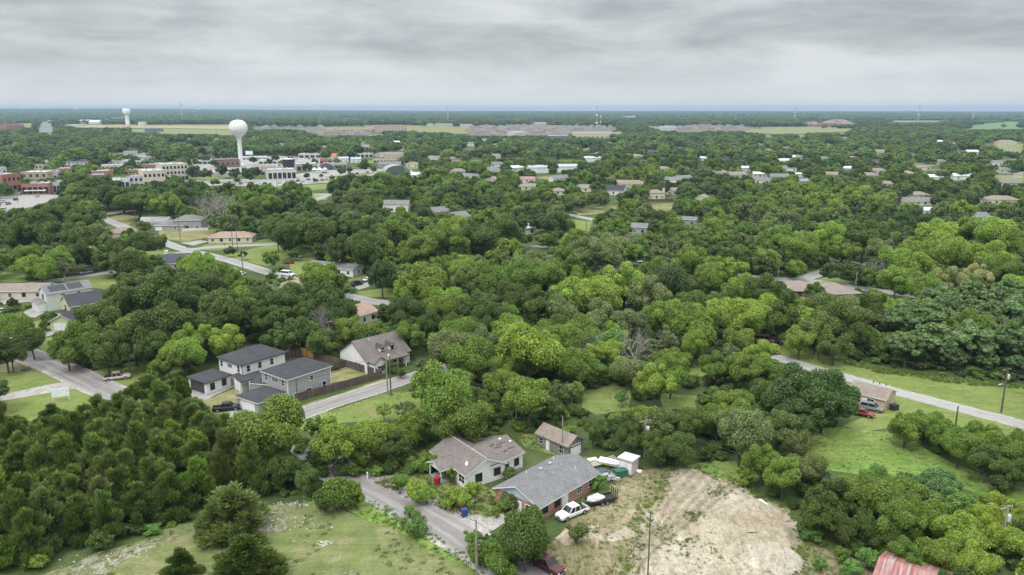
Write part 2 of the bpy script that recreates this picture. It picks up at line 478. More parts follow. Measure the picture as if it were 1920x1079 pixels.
# -- round the near houses
lawn(M_lawn, [(598,842),(690,800),(760,850),(790,880),(690,895),(640,880)], vis=False, tuft=(1., .6))
lawn(M_lawn, [(700,908),(740,890),(800,888),(890,905),(930,925),(935,955),(905,972),(850,962),(760,935)], tuft=(1., .6))
lawn(M_green, [(965,815),(1005,812),(1080,855),(1150,870),(1160,885),(1118,895),(1060,860),(985,838)], tuft=(1.0, .4))
o, _ = patch('driveway', [(686,902),(742,889),(752,896),(724,912),(704,914)], M_gravel, .05, .4)
o, _ = patch('gravel_apron', [(850,958),(880,960),(906,972),(940,962),(945,978),(915,1000),(902,998),(870,978)], M_gravel, .055, .6)
lawn(M_bare, [(1000,1060),(1050,1000),(1080,965),(1130,945),(1150,905),(1185,885),(1255,878),(1262,900),(1215,960),(1190,1020),(1160,1125),(960,1125)], 'bare_yard', .035, 1.0, tuft=(.5, .5))
o, _ = patch('gravel_apron', [(1040,1008),(1060,992),(1110,985),(1150,998),(1185,985),(1190,1008),(1150,1018),(1110,1008),(1060,1022)], M_apron, .06, .9)
lawn(M_bare, [(1490,1020),(1560,1035),(1650,1060),(1670,1125),(1470,1125)], 'bare_yard', .035, 1.0, tuft=(.8, .6))
# -- right side
lawn(M_green, [(1462,646),(1500,652),(1560,670),(1640,690),(1760,708),(1960,728),(1960,806),(1760,753),(1600,709),(1465,670)])
lawn(M_meadow, [(1560,668),(1640,688),(1760,706),(1960,726),(1960,735),(1760,716),(1640,698),(1560,676)], 'grass_verge', .05, tuft=(2.2, .8))
lawn(M_green, [(1560,720),(1600,714),(1760,760),(1960,812),(1960,828),(1820,806),(1700,800),(1620,808),(1580,800),(1620,780)])
lawn(M_meadow, [(1265,880),(1330,866),(1400,865),(1480,828),(1550,800),(1620,806),(1690,812),(1780,868),(1880,905),(1960,925),(1960,975),(1800,915),(1640,895),(1540,880),(1440,875),(1380,908),(1340,895)], 'meadow', .04, tuft=(.8, .3))
lawn(M_green, [(1092,735),(1150,722),(1176,728),(1182,768),(1120,780),(1094,765)], 'meadow', .04, tuft=(.6, .28))
lawn(M_green, [(1240,738),(1310,742),(1304,770),(1240,768)], 'meadow', .04, tuft=(.6, .28))
lawn(M_green, [(1296,682),(1338,690),(1330,708),(1290,704)], 'meadow', .04, tuft=(.6, .28))
lawn(M_lawn, [(1500,512),(1555,501),(1552,511),(1510,519)])
lawn(M_lawn, [(1530,524),(1560,519),(1596,528),(1590,534),(1550,531)])
lawn(M_dry, [(1070,395),(1125,388),(1160,384),(1155,392),(1120,402),(1085,404)])
lawn(M_green, [(1072,412),(1112,416),(1104,434),(1068,428)])
lawn(M_dry, [(1218,384),(1262,381),(1258,398),(1228,396)])
# -- far fields
lawn(M_field, [(1858,268),(1990,262),(1990,293),(1876,284)], 'field', .1, 3)
lawn(M_field, [(1872,332),(1990,326),(1990,344),(1880,342)], 'field', .1, 2)
lawn(M_crop, [(1812,236),(1880,229),(1990,226),(1990,242),(1790,243)], 'field', .1, 8)
lawn(M_field, [(1380,241),(1440,238),(1606,239),(1590,247),(1480,252),(1400,250)], 'field', .1, 6)
lawn(M_wheat, [(100,236),(250,233),(440,234),(440,243),(300,240),(180,241)], 'field', .1, 6)
lawn(M_field, [(240,243),(300,241),(440,244),(440,254),(330,252),(250,248)], 'field', .1, 6)
lawn(M_field, [(0,234),(60,231),(60,240),(0,243)], 'field', .1, 6)
lawn(M_dry, [(600,236),(770,235),(880,238),(960,244),(960,256),(770,247),(680,247),(600,244)], 'field', .1, 6)
for k, (x0, x1, y, hgt, mt) in enumerate([(620,700,223,3,M_field),(820,900,219.3,1.2,M_field),(1160,1220,219.2,1,M_wheat),(1240,1300,221,1.6,M_field),(1230,1290,212.2,.8,M_wheat),(1310,1420,218,1.1,M_field),
        (1490,1570,213,1.1,M_wheat),(1650,1770,219,1.4,M_field),(1640,1790,228,3,M_dry),(1000,1080,214,.8,M_field),(330,420,216,1.4,M_field),(170,260,221,2,M_field),(520,600,216,1,M_field),
        (30,70,219,2,M_field),(340,390,211.5,.8,M_field),(900,990,224,1.5,M_field),(1790,1860,214.2,.8,M_field),(700,790,213,.7,M_field)]):
    lawn(mt, [(x0, y),(x0+.3*(x1-x0), y-hgt*.5),(x1, y-hgt*.4),(x1-.1*(x1-x0), y+hgt*.5),(x0+.2*(x1-x0), y+hgt*.6)], 'field', .3, 20)
M_dev = dirt_mat('developed_ground', (.13,.13,.10), (.17,.16,.13), (.21,.195,.165), (.07,.095,.045), .50)
lawn(M_dev, [(878,254),(870,246),(886,238),(940,236),(1010,234),(1100,236),(1160,240),(1150,247),(1060,254),(960,256)], 'building_estate', .2, 6)
lawn(M_dev, [(1236,247),(1240,237),(1330,235),(1410,237),(1405,245),(1300,248)], 'building_estate', .2, 6)
lawn(M_dev, [(470,243),(480,236),(600,237),(610,243),(690,246),(700,253),(600,255),(560,244)], 'building_estate', .2, 6)
for k in range(46):
    x, y = rng.uniform(0, 1920), 246+(rng.random()**1.3)*95; w_, h_ = rng.uniform(10, 34)*(y-200)/90, rng.uniform(1.2, 3.2)*(y-200)/90
    lawn(rng.choice((M_field, M_dry, M_lawn, M_green, M_dev)), [(x-w_, y),(x-w_*.3, y-h_),(x+w_*.8, y-h_*.8),(x+w_, y+h_*.3),(x+w_*.2, y+h_)], 'clearing', .08, 2)
# -- paved ground of the town centre
lawn(M_conc, [(-40,374),(60,364),(112,366),(104,374),(60,388),(0,400),(-40,404)], 'pavement', .05, .6)
lawn(M_green, [(600,333),(660,327),(700,325),(690,329),(640,333)], 'lawn', .09, .3)
lawn(M_dry, [(500,353),(560,349),(620,345),(600,349),(540,353)], 'lawn', .09, .3)
lawn(M_green, [(380,343),(430,340),(450,341),(410,345)], 'lawn', .09, .3)
lawn(M_conc, [(110,352),(200,352),(330,345),(352,338),(500,336),(560,326),(600,320),(720,317),(775,320),(770,327),(660,331),(570,344),(500,350),(400,348),(330,356),(200,366)], 'pavement', .05, .6, vis=False)
keep([(380,338),(500,337),(560,327),(600,321),(720,318),(770,321),(765,326),(660,330),(600,333),(500,347),(400,347)])
lawn(M_conc, [(345,312),(470,292),(600,292),(640,312),(600,318),(540,324),(480,330),(360,330)], 'pavement', .045, .6)
# ------------------------------------------------------------------ roads
ribbon('road', [(-120,596),(-30,632),(40,662),(110,690),(190,728),(290,770),(420,812),(540,848),(620,880),(700,916),(790,962),(890,1024),(960,1070),(1030,1120)], 6.3, M_asph, .075, .22, False, (1.6, M_gravel))
keep([(42,668),(72,660),(190,718),(232,742),(200,752),(160,728)])
keep([(672,908),(690,899),(800,942),(905,990),(882,1036),(760,962)])
ribbon('road', [(500,812),(550,783),(620,757),(690,735),(760,712),(850,688),(930,668),(1000,650)], 5.0, M_asph, .070, .2, False, (1.0, M_gravel))
keep([(545,775),(640,748),(735,716),(752,716),(738,732),(640,762),(556,792)])
keep([(786,704),(850,680),(862,686),(800,714)])
ribbon('road', [(165,392),(190,408),(230,425),(300,452),(345,468),(420,486),(500,510),(570,532),(640,552),(690,564),(740,571),(800,574),(870,570)], 6.4, M_asph2, .075, .2, False)
keep([(184,408),(198,406),(345,462),(420,480),(502,506),(496,518),(340,478),(200,424)])
keep([(672,558),(735,566),(735,576),(690,576)])
ribbon('road', [(345,470),(400,464),(460,461),(520,458),(560,455)], 6, M_asph2, .070, .2)
ribbon('road', [(352,472),(310,482),(270,496),(200,512),(130,522),(60,532),(-20,545)], 5.5, M_asph2, .070, .2, False)
keep([(48,530),(130,518),(200,507),(202,517),(130,526),(60,537)])
keep([(282,490),(345,472),(352,478),(288,500)])
ribbon('road', [(60,416),(130,410),(190,403),(235,398),(290,392),(400,384),(480,378)], 6.5, M_asph2, .072, .2, False)
keep([(172,402),(288,389),(288,396),(180,410)])
ribbon('road', [(1340,640),(1400,655),(1460,672),(1530,693),(1600,712),(1680,735),(1760,756),(1920,797),(2040,828)], 3.9, M_pale, .075, .25, False, (1.2, M_gravel))
keep([(1460,667),(1600,706),(1760,750),(1930,790),(1930,806),(1760,764),(1600,718),(1462,680)])
ribbon('road', [(1380,516),(1440,523),(1505,526),(1560,533),(1620,542),(1720,556)], 7, M_pale, .075, .2)
ribbon('road', [(1490,528),(1525,517),(1560,508),(1610,499),(1660,491),(1717,482),(1750,474),(1800,462)], 6.5, M_pale, .070, .2, False)
keep([(1500,526),(1550,507),(1560,512),(1520,526)]); keep([(1556,486),(1618,493),(1616,500),(1560,492)]); keep([(1716,480),(1746,472),(1746,478),(1718,488)])
ribbon('road', [(1540,484),(1580,490),(1620,496),(1660,492)], 6, M_pale, .066, .2, False)
ribbon('road', [(1040,398),(1070,404),(1115,413),(1180,430)], 6, M_pale, .075, .2, False)
keep([(1068,402),(1116,411),(1114,416),(1068,407)])
ribbon('road', [(985,462),(1010,462),(1030,464)], 6, M_pale, .075, .2)
ribbon('road', [(590,366),(620,364),(600,372),(560,388)], 6, M_pale, .08, .2)
ribbon('highway', [(87,214),(86.5,225),(86,242),(84,250)], 34, M_hwy, .6, .5)
keep([(68,247),(83,214),(92,214),(104,247)])
ribbon('road', [(480,352),(560,346),(620,341),(700,336),(780,334)], 9, M_asph2, .09, .2, False)
# -- the scraped lot: a raised sheet of sand with two low heaps
lot_px = [(1248,884),(1300,877),(1362,897),(1392,915),(1440,934),(1482,955),(1502,1010),(1500,1060),(1485,1125),(1140,1125),(1190,1020),(1214,960)]
lot = wob([G(*p) for p in lot_px], 1.8, .8)
keep(lot_px)
mounds = [(G(1415,965), 4.6, 1.9), (G(1450,1045), 4.2, 1.7), (G(1395,1030), 3.2, 1.0), (G(1360,1000), 3.5, .45), (G(1465,1000), 2.4, .7)]
xs = [p.x for p in lot]; ys = [p.y for p in lot]
st = .45
nx, ny = int((max(xs)-min(xs))/st)+2, int((max(ys)-min(ys))/st)+2
X, Y = np.meshgrid(min(xs)-st+np.arange(nx+1)*st, min(ys)-st+np.arange(ny+1)*st)
ins = pip(X, Y, lot)
ed = np.full(X.shape, 9.0)
for a, b in zip(lot, lot[1:]+lot[:1]):
    ed = np.minimum(ed, np.hypot(X-a.x, Y-a.y))
TRK = []
for px_, w_ in [([(1385,905),(1330,945),(1270,990),(1215,1035),(1160,1100)], 1.0), ([(1300,882),(1262,920),(1235,960),(1215,1010)], .7), ([(1318,884),(1285,920),(1250,965),(1225,1020)], .7), ([(1335,890),(1305,925),(1270,965),(1240,1010)], .6), ([(1352,896),(1325,925),(1290,960),(1255,1005)], .6), ([(1280,880),(1245,920),(1225,955)], .6), ([(1268,885),(1235,925),(1218,965)], .5), ([(1366,903),(1340,928),(1312,955),(1275,985)], .5), ([(1500,1030),(1440,990),(1390,960),(1340,965)], .35), ([(1480,1050),(1400,1060),(1320,1075),(1240,1100)], .3)]:
    TRK.append((spline([G(*q) for q in px_], 10), w_))
def wear_at(x, y):
    best = 0
    for c, w in TRK:
        d = min((x-q.x)**2+(y-q.y)**2 for q in c)
        if d > 6: continue
        d = math.sqrt(d); best = max(best, w*math.exp(-((d-.75)/.28)**2))
    return best
bm = bmesh.new(); V = {}; WL = bm.verts.layers.float.new('wear')
def lv(i, j):
    if (i, j) not in V:
        x, y = X[i, j], Y[i, j]
        e = min(1, ed[i, j]/2.2) if ins[i, j] else 0
        z = .22*e + .25*e*noise.fractal(Vector((x*.22, y*.22, 0)), 1, 2, 4) + .10*e*noise.noise(Vector((x*1.1, y*1.1, 5)))
        wr = wear_at(x, y)
        z -= .07*wr*e
        for c, rad, hh in mounds:
            q = math.hypot(x-c.x, y-c.y)/rad
            q *= 1+.25*noise.noise(Vector((x*.4, y*.4, 9)))
            if q < 1.6: z += hh*math.exp(-q*q*2.2)*e*(1+.25*noise.noise(Vector((x*1.4, y*1.4, 3))))
        V[i, j] = bm.verts.new((x, y, max(z, -.05) if ins[i, j] else -.05)); V[i, j][WL] = wr
    return V[i, j]
for i in range(ny):
    for j in range(nx):
        if ins[i, j] or ins[i+1, j] or ins[i, j+1] or ins[i+1, j+1]:
            bm.faces.new((lv(i, j), lv(i, j+1), lv(i+1, j+1), lv(i+1, j)))
HGT = {k: v.co.z for k, v in V.items()}
LOTX, LOTY = X, Y
o = mesh_obj('sand_lot', bm, M_sand, smooth=True); o['kind'] = 'structure'
def hump(name, label, px, rad, hh, mat):
    c = G(*px); bm = bmesh.new(); n = 22
    g = {}
    for i in range(n+1):
        for j in range(n+1):
            x, y = (i/n-.5)*2*rad, (j/n-.5)*2*rad
            q = math.hypot(x, y)/rad*(1+.22*noise.noise(Vector((x*.5+c.x, y*.5, 4))))
            if q <= 1.02:
                z = hh*max(0, math.cos(min(q, 1)*PI/2))**1.4 + .16*noise.noise(Vector((x*1.3, y*1.3, 8)))*(1-min(q,1)) + .3
                g[i, j] = bm.verts.new((x, y, z if q < .95 else -.1))
    for (i, j) in list(g):
        q = [g.get((i, j)), g.get((i+1, j)), g.get((i+1, j+1)), g.get((i, j+1))]
        if all(q): bm.faces.new(q)
    o = mesh_obj(name, bm, mat, smooth=True); o.location = c
    tag(o, label, 'dirt heap', 'heaps on the sandy lot'); return o
M_heap = dirt_mat('tan_soil', (.29,.235,.165), (.38,.315,.225), (.48,.415,.32), (.30,.25,.18), .52)
M_heap2 = dirt_mat('white_caliche', (.36,.31,.24), (.46,.40,.325), (.54,.49,.415), (.33,.28,.215), .60)
hump('dirt_heap', 'low tan soil heap on the pale sandy lot with a white board on it', (1412,972), 5.2, 1.35, M_heap)
hump('dirt_heap', 'creamy white sand heap at the near edge of the pale sandy lot', (1445,1050), 4.6, 1.6, M_heap2)
bm = bmesh.new(); box(bm, (0,0,.1), (.5,2.0,.12)); box(bm, (.0,.0,.19), (.42,1.8,.07))
o = mesh_obj('board', bm, plain('white_board', (.75,.74,.72))); p = G(1431,958); o.location = (p.x, p.y, 1.3); o.rotation_euler = (.15,.2,.5)
tag(o, 'white board lying on the tan soil heap', 'board')
# ================================================================== buildings
GL = glass_mat()
M_trim = plain('white_trim', (.72,.71,.69), .6, .08)
M_dtrim = plain('dark_trim', (.05,.05,.052), .6, .1)
M_wdoor = plain('white_door', (.74,.74,.72), .5, .06)
M_metal = plain('grey_metal', (.45,.46,.47), .45, .12, 2, .6)
HOUSES = []
def hull(pts):
    pts = sorted(set((round(p[0],2), round(p[1],2)) for p in pts))
    def half(ps):
        h = []
        for p in ps:
            while len(h) > 1 and (h[-1][0]-h[-2][0])*(p[1]-h[-2][1])-(h[-1][1]-h[-2][1])*(p[0]-h[-2][0]) <= 0: h.pop()
            h.append(p)
        return h
    a, b = half(pts), half(pts[::-1]); return a[:-1]+b[:-1]
class House:
    def __init__(s, name, label, cat, loc, group=None):
        s.o = thing(name, label, cat, (loc[0], loc[1], 0), 0, group)
        s.loc = Vector((loc[0], loc[1], 0)); s.pts = []
    def frame(s, A, B):
        d = Vector((B[0]-A[0], B[1]-A[1], 0)); L = d.length; yaw = math.atan2(d.y, d.x)
        return L, Matrix.Translation(Vector((A[0], A[1], 0))-s.loc) @ Matrix.Rotation(yaw, 4, 'Z')
    def part(s, name, bm, M, mat, parent=None):
        bm.transform(M); return mesh_obj(name, bm, mat, parent or s.o)
    def vol(s, A, B, W, h, roof='gable', axis='x', pitch=.42, ov=.45, wall=None, rmat=None, z0=0, fascia=None, gable=None, wins=(), seen=True, wallname='wall', hipin=None, roofz=0):
        """A,B: ends of the wall nearest the camera (left, right); W: depth behind it"""
        L, M = s.frame(A, B)
        fascia = fascia or M_trim
        span = W if axis == 'x' else L
        rise = span/2*pitch
        bm = bmesh.new()
        c = [(0,0),(L,0),(L,W),(0,W)]
        lo = [bm.verts.new((x,y,z0-.3 if z0 == 0 else z0)) for x,y in c]; hi = [bm.verts.new((x,y,h)) for x,y in c]
        for i in range(4): bm.faces.new((lo[i], lo[(i+1)%4], hi[(i+1)%4], hi[i]))
        gb = bm
        if roof == 'gable':
            ends = [((0,0),(0,W)), ((L,W),(L,0))] if axis == 'x' else [((L,0),(0,0)), ((0,W),(L,W))]
            for (p, q) in ends:
                mx, my = (p[0]+q[0])/2, (p[1]+q[1])/2
                if gable is not None: gb = bmesh.new()
                gb.faces.new([gb.verts.new((q[0],q[1],h)), gb.verts.new((p[0],p[1],h)), gb.verts.new((mx,my,h+rise))][::1])
                if gable is not None: s.part('gable', gb, M, gable)
        s.part(wallname, bm, M, wall)
        # roof
        rb = bmesh.new()
        e = -ov*pitch; t = .2
        x0, x1, y0, y1 = -ov, L+ov, -ov, W+ov
        def solid(faces):
            vd = {}
            def gv(p, dz):
                k = (round(p[0],4), round(p[1],4), round(p[2],4), dz)
                if k not in vd: vd[k] = rb.verts.new((p[0], p[1], p[2]+dz))
                return vd[k]
            cnt = {}
            for f in faces:
                n = len(f)
                tf = rb.faces.new([gv(p, t) for p in f]); tf.material_index = 0
                bf = rb.faces.new([gv(p, 0) for p in f][::-1]); bf.material_index = 1
                for i in range(n):
                    k = tuple(sorted((tuple(round(v,4) for v in f[i]), tuple(round(v,4) for v in f[(i+1)%n]))))
                    cnt.setdefault(k, []).append((f[i], f[(i+1)%n]))
            for k, es in cnt.items():
                if len(es) == 1:
                    p, q = es[0]
                    ff = rb.faces.new((gv(p, 0), gv(q, 0), gv(q, t), gv(p, t))); ff.material_index = 1
        ze = h+e+.02+roofz; zr = h+rise+.02+roofz
        P = []
        if roof == 'gable':
            if axis == 'x':
                r0, r1 = (x0, W/2, zr), (x1, W/2, zr)
                solid([[(x0,y0,ze),(x1,y0,ze),r1,r0], [(x1,y1,ze),(x0,y1,ze),r0,r1]])
            else:
                r0, r1 = (L/2, y0, zr), (L/2, y1, zr)
                solid([[(x1,y0,ze),(x1,y1,ze),r1,r0], [(x0,y1,ze),(x0,y0,ze),r0,r1]])
            P = [r0, r1]
        elif roof == 'hip':
            d = hipin if hipin is not None else span/2+ov
            if axis == 'x':
                d = min(d, (x1-x0)/2-.05); r0, r1 = (x0+d, W/2, zr), (x1-d, W/2, zr)
                solid([[(x0,y0,ze),(x1,y0,ze),r1,r0], [(x1,y0,ze),(x1,y1,ze),r1], [(x1,y1,ze),(x0,y1,ze),r0,r1], [(x0,y1,ze),(x0,y0,ze),r0]])
            else:
                d = min(d, (y1-y0)/2-.05); r0, r1 = (L/2, y0+d, zr), (L/2, y1-d, zr)
                solid([[(x1,y0,ze),(x1,y1,ze),r1,r0], [(x1,y1,ze),(x0,y1,ze),r1], [(x0,y1,ze),(x0,y0,ze),r0,r1], [(x0,y0,ze),(x1,y0,ze),r0]])
            P = [r0, r1]
        elif roof == 'shed':      # pitched up away from the camera
            zh = h+W*pitch
            solid([[(x0,y0,ze),(x1,y0,ze),(x1,y1,zh),(x0,y1,zh)]])
            P = [(x0,y1,zh), (x1,y1,zh)]
        elif roof == 'flat':
            q = .25
            rb2 = bmesh.new()
            rb.faces.new([rb.verts.new(v) for v in ((.02,.02,h-.35),(L-.02,.02,h-.35),(L-.02,W-.02,h-.35),(.02,W-.02,h-.35))])
            for a0, a1, b0, b1 in ((-.06,L+.06,-.06,q),(-.06,L+.06,W-q,W+.06),(-.06,q,q,W-q),(L-q,L+.06,q,W-q)):
                box(rb2, ((a0+a1)/2,(b0+b1)/2,h+.03), (a1-a0,b1-b0,.36))
            s.part('parapet', rb2, M, fascia)
        ro = None
        if roof == 'none': rb.free()
        else:
            rb.transform(M)
            ro = mesh_obj('roof', rb, rmat, s.o); ro.data.materials.append(fascia)
        if seen:
            q = [(x0,y0,ze),(x1,y0,ze),(x1,y1,ze),(x0,y1,ze),(0,0,h*.35+z0*.65),(L,0,h*.35+z0*.65)]+[tuple(v) for v in P]
            s.pts += [M @ Vector(v)+s.loc for v in q]
        fm = {'s': lambda a: (Matrix.Translation((a,0,0)), L), 'e': lambda a: (Matrix.Translation((L,a,0))@Matrix.Rotation(PI/2,4,'Z'), W),
              'n': lambda a: (Matrix.Translation((L-a,W,0))@Matrix.Rotation(PI,4,'Z'), L), 'w': lambda a: (Matrix.Translation((0,W-a,0))@Matrix.Rotation(-PI/2,4,'Z'), W)}
        for w in wins:
            face, a, z, ww, hh, kind = (*w, 'win')[:6]
            dim = L if face in 'sn' else W
            if isinstance(a, float) and 0 < a < 1: a = a*dim
            FM = M @ fm[face](a)[0]
            s.opening(FM, z, ww, hh, kind)
        return ro, M, L
    def opening(s, FM, z, w, h, kind):
        base = kind.split('_')[0]
        if base in ('win', 'dwin', 'nwin'):
            tm = M_dtrim if base == 'dwin' else M_trim
            f = bmesh.new(); t = .10 if base != 'nwin' else .06
            for c, sz in (((0,-.03,z+h/2),(w+2*t,.07,t)), ((0,-.03,z-h/2),(w+2*t,.07,t)), ((-w/2-t/2,-.03,z),(t,.07,h-t)), ((w/2+t/2,-.03,z),(t,.07,h-t)), ((0,-.028,z),(w,.03,.05))):
                box(f, c, sz)
            if w > 1.1: box(f, (0,-.026,z), (.05,.03,h-.1))
            if w > 2.2:
                for q in (-w/4, w/4): box(f, (q,-.026,z), (.05,.03,h-.1))
            fr = s.part('window', f, FM, tm)
            p = bmesh.new(); box(p, (0,-.012,z), (w,.02,h)); s.part('pane', p, FM, GL, fr)
        elif base == 'garage':
            dk = kind.endswith('dark')
            p = bmesh.new()
            n = 4
            for i in range(n): box(p, (0,-.03,z-h/2+h*(i+.5)/n), (w,.06,h/n-.03))
            box(p, (0,-.012,z), (w,.03,h))
            g = s.part('garage_door', p, FM, M_dgar if dk else M_wdoor)
            if kind.endswith('lites'):
                q = bmesh.new()
                for i in range(4): box(q, (-w/2+w*(i+.5)/4,-.07,z+h*.375), (w/5,.02,h*.14))
                s.part('pane', q, FM, GL, g)
        elif base == 'door':
            p = bmesh.new(); box(p, (0,-.03,z), (w,.06,h)); box(p, (0,-.065,z+h*.2), (w*.6,.02,h*.35)); box(p, (0,-.065,z-h*.25), (w*.6,.02,h*.3))
            d = s.part('door', p, FM, {'dark': M_dtrim, 'red': M_reddoor}.get(kind.split('_')[-1], M_wdoor))
            q = bmesh.new(); lathe(q, [(.02,0),(.035,.03),(.02,.06)], 8, (w*.38,-.09,z-.05)); s.part('handle', q, FM, M_metal, d)
        elif base == 'awn':
            p = bmesh.new()
            v = [p.verts.new(c) for c in ((-w/2,0,z+h/2),(w/2,0,z+h/2),(w/2,-1.3,z-h/2),(-w/2,-1.3,z-h/2))]
            p.faces.new(v); q = bmesh.ops.solidify(p, geom=p.faces[:], thickness=.06)
            s.part('awning', p, FM, {'blue': M_blue, 'red': M_redmetal}.get(kind.split('_')[-1], M_trim))
    def bits(s, name, M, items, mat):
        for it in items:
            b = bmesh.new(); it(b); s.part(name, b, M, mat)
    def done(s, shrink=.92):
        if shrink and s.pts:
            h = hull([proj(p)[:2] for p in s.pts])
            cx = sum(p[0] for p in h)/len(h); cy = sum(p[1] for p in h)/len(h)
            d = math.hypot(s.loc.x, s.loc.y)
            keep([(cx+(x-cx)*shrink, cy+(y-cy)*shrink) for x, y in h], d+6)
        HOUSES.append(s)
        return s
M_dgar = plain('dark_garage_door', (.06,.058,.06), .5, .1)
M_reddoor = plain('red_door', (.35,.04,.03), .5, .1)
M_blue = plain('blue_cloth', (.08,.18,.42), .8, .1)
M_redmetal, _nt, _b = new_mat('red_metal')
_n = noise_n(_nt, mapped(_nt, objc(_nt), (.9, .9, .9)), 1.0, 4, .6); _s = noise_n(_nt, mapped(_nt, mapped(_nt, objc(_nt), (1, 1, 1), (0, 0, .62)), (3.2, .12, .3)), 1.0, 3, .7)
_nt.links.new(mixc(_nt, 1.0, ramp(_nt, _s, [(.32, (.20,.065,.055)), (.46, (.30,.11,.095)), (.58, (.33,.21,.19)), (.70, (.40,.37,.36))]), ramp(_nt, _n, [(.3, (.75,.75,.75)), (.7, (1.1,1.1,1.1))]), 'MULTIPLY'), _b.inputs['Base Color']); _b.inputs['Roughness'].default_value = .55
M_whitewall = siding('white_siding', (.70,.69,.67))
M_whiteold = siding('old_white_siding', (.74,.73,.71), .14)
M_greywall = siding('grey_siding', (.34,.345,.34))
M_char = shingle('charcoal_shingles', (.062,.062,.070), .18)
M_brownsh = shingle('brown_grey_shingles', (.165,.145,.135), .25)
M_greysh = shingle('grey_shingles', (.20,.20,.205), .3)
M_oldsh = shingle('old_brown_shingles', (.19,.165,.155), .35)
M_orange = shingle('orange_shingles', (.34,.245,.195), .2)
M_tansh = shingle('tan_shingles', (.26,.215,.185), .2)
M_brick = brick('red_brick', (.36,.135,.085))
M_brickd = brick('dark_brick', (.17,.10,.085), (.25,.22,.2))
M_fence = planks('weathered_fence', (.115,.085,.075))
M_newfence = planks('new_fence', (.46,.24,.085))
M_barnwood = planks('grey_barn_wood', (.20,.175,.165), .2)
M_creamw = siding('cream_wall', (.60,.54,.43))
M_tanw = siding('tan_siding', (.50,.37,.26))
M_yelw = siding('lime_siding', (.52,.54,.33))
M_bluew = siding('pale_blue_siding', (.42,.50,.56))
M_whroof = plain('white_metal_roof', (.56,.565,.57), .5, .12, .3)
M_gable = plain('white_stucco', (.66,.65,.63), .8, .08, .3)
M_found = plain('foundation', (.30,.29,.28), .9, .2)
def rc(px, z): return [G(x, y, z) for x, y in px]
def inset(A, B, d):
    v = (B-A).normalized()
    n = Vector((-v.y, v.x, 0))
    return A+v*d+n*d, B-v*d+n*d
def post(bm, p, h, r=.08): box(bm, (p[0], p[1], h/2), (2*r, 2*r, h))

# ---- grey two-storey house
A, B, C = rc([(537.5,713.7),(623.7,686.2),(482.5,696.8)], 5.7)
n = (C-A).length
A2, B2 = inset(A, B, .45)
hs = House('two_storey_house', 'grey sided two-storey house with charcoal hip roof behind the board fence', 'house', (A+B)/2)
W = n-.9
_, M, L = hs.vol(A2, B2, W, 5.7, 'hip', 'x', .42, .45, M_greywall, M_char, wins=[
    ('s', .17, 1.4, .9, 1.3), ('s', .47, 1.6, 1.3, 1.3), ('s', .84, 1.7, 1.0, 1.9), ('s', .55, 4.4, .9, 1.1),
    ('w', .82, 4.5, .9, 1.4), ('w', .50, 4.55, 2.1, .95), ('w', .14, 4.5, .8, 1.5)])
for q in (.42, .5, .58):
    b = bmesh.new(); lathe(b, [(.12,0),(.12,.5),(.2,.5),(.2,.6)], 8, (L*q, W*.72, 6.8)); hs.part('roof_vent', b, M, M_dtrim)
for x, y in ((-.03,-.03), (L+.03,-.03), (-.03,W+.03)):
    cb = bmesh.new(); box(cb, (x,y,2.8), (.16,.16,5.5)); hs.part('corner_board', cb, M, M_trim)
Ag, Bg, Cg = rc([(483.7,757.5),(540,736),(441,742.5)], 2.7)
A2g, B2g = inset(Ag, Bg, .4)
hs.vol(A2g, B2g, (Cg-Ag).length-.8, 2.7, 'hip', 'x', .42, .4, M_greywall, M_char, wins=[('w', .5, 1.15, 4.6, 2.2, 'garage'), ('s', .7, 1.5, .8, 1.1)])
Ap, Bp = rc([(470,719),(507,722)], 2.8)
hs.vol(Ap, Bp, 3.0, 2.7, 'shed', 'x', .18, .2, M_greywall, M_char)
hs.done()
# ---- white two-storey house
A, B, C = rc([(452,686),(538.7,660.5),(403.7,670)], 5.7)
A2, B2 = inset(A, B, .45)
hs = House('two_storey_house', 'white two-storey house with charcoal hip roof and black garage door', 'house', (A+B)/2)
W = (C-A).length-.9
_, M, L = hs.vol(A2, B2, W, 5.7, 'hip', 'x', .42, .45, M_whitewall, M_char, fascia=M_dtrim, wins=[
    ('s', .14, 4.4, .85, 1.5, 'nwin'), ('s', .40, 4.4, .85, 1.5, 'nwin'), ('s', .68, 4.4, .85, 1.5, 'nwin'), ('s', .25, 1.2, 1.0, 2.2, 'door_dark'),
    ('w', .85, 4.4, .85, 1.5, 'nwin'), ('w', .48, 4.5, 1.7, .9, 'nwin'), ('w', .12, 4.4, .85, 1.5, 'nwin')])
for q in (.4, .5):
    b = bmesh.new(); lathe(b, [(.12,0),(.12,.5),(.2,.5),(.2,.6)], 8, (L*q, W*.7, 6.8)); hs.part('roof_vent', b, M, M_dtrim)
cb = bmesh.new(); box(cb, (-.02,-.02,4.2), (.1,.1,2.9)); hs.part('downpipe', cb, M, M_dtrim)
Ag, Bg = rc([(385.5,719.5),(436,703)], 2.8)
Cg = G(350.5, 707, 2.8)
A2g, B2g = inset(Ag, Bg, .35)
_, M, L = hs.vol(A2g, B2g, (Cg-Ag).length-.7, 2.8, 'hip', 'x', .36, .4, M_whitewall, M_char, fascia=M_dtrim, wins=[
    ('w', .5, 1.2, 5.0, 2.3, 'garage_dark'), ('s', .24, 1.5, 1.0, 1.5, 'dwin'), ('s', .72, 1.6, 1.0, 1.5, 'dwin')])
Ap, Bp = rc([(452,713),(492,700)], 2.8)
_, M, L = hs.vol(Ap, Bp, 2.6, 2.7, 'shed', 'x', .25, .3, M_whitewall, M_char, fascia=M_dtrim)
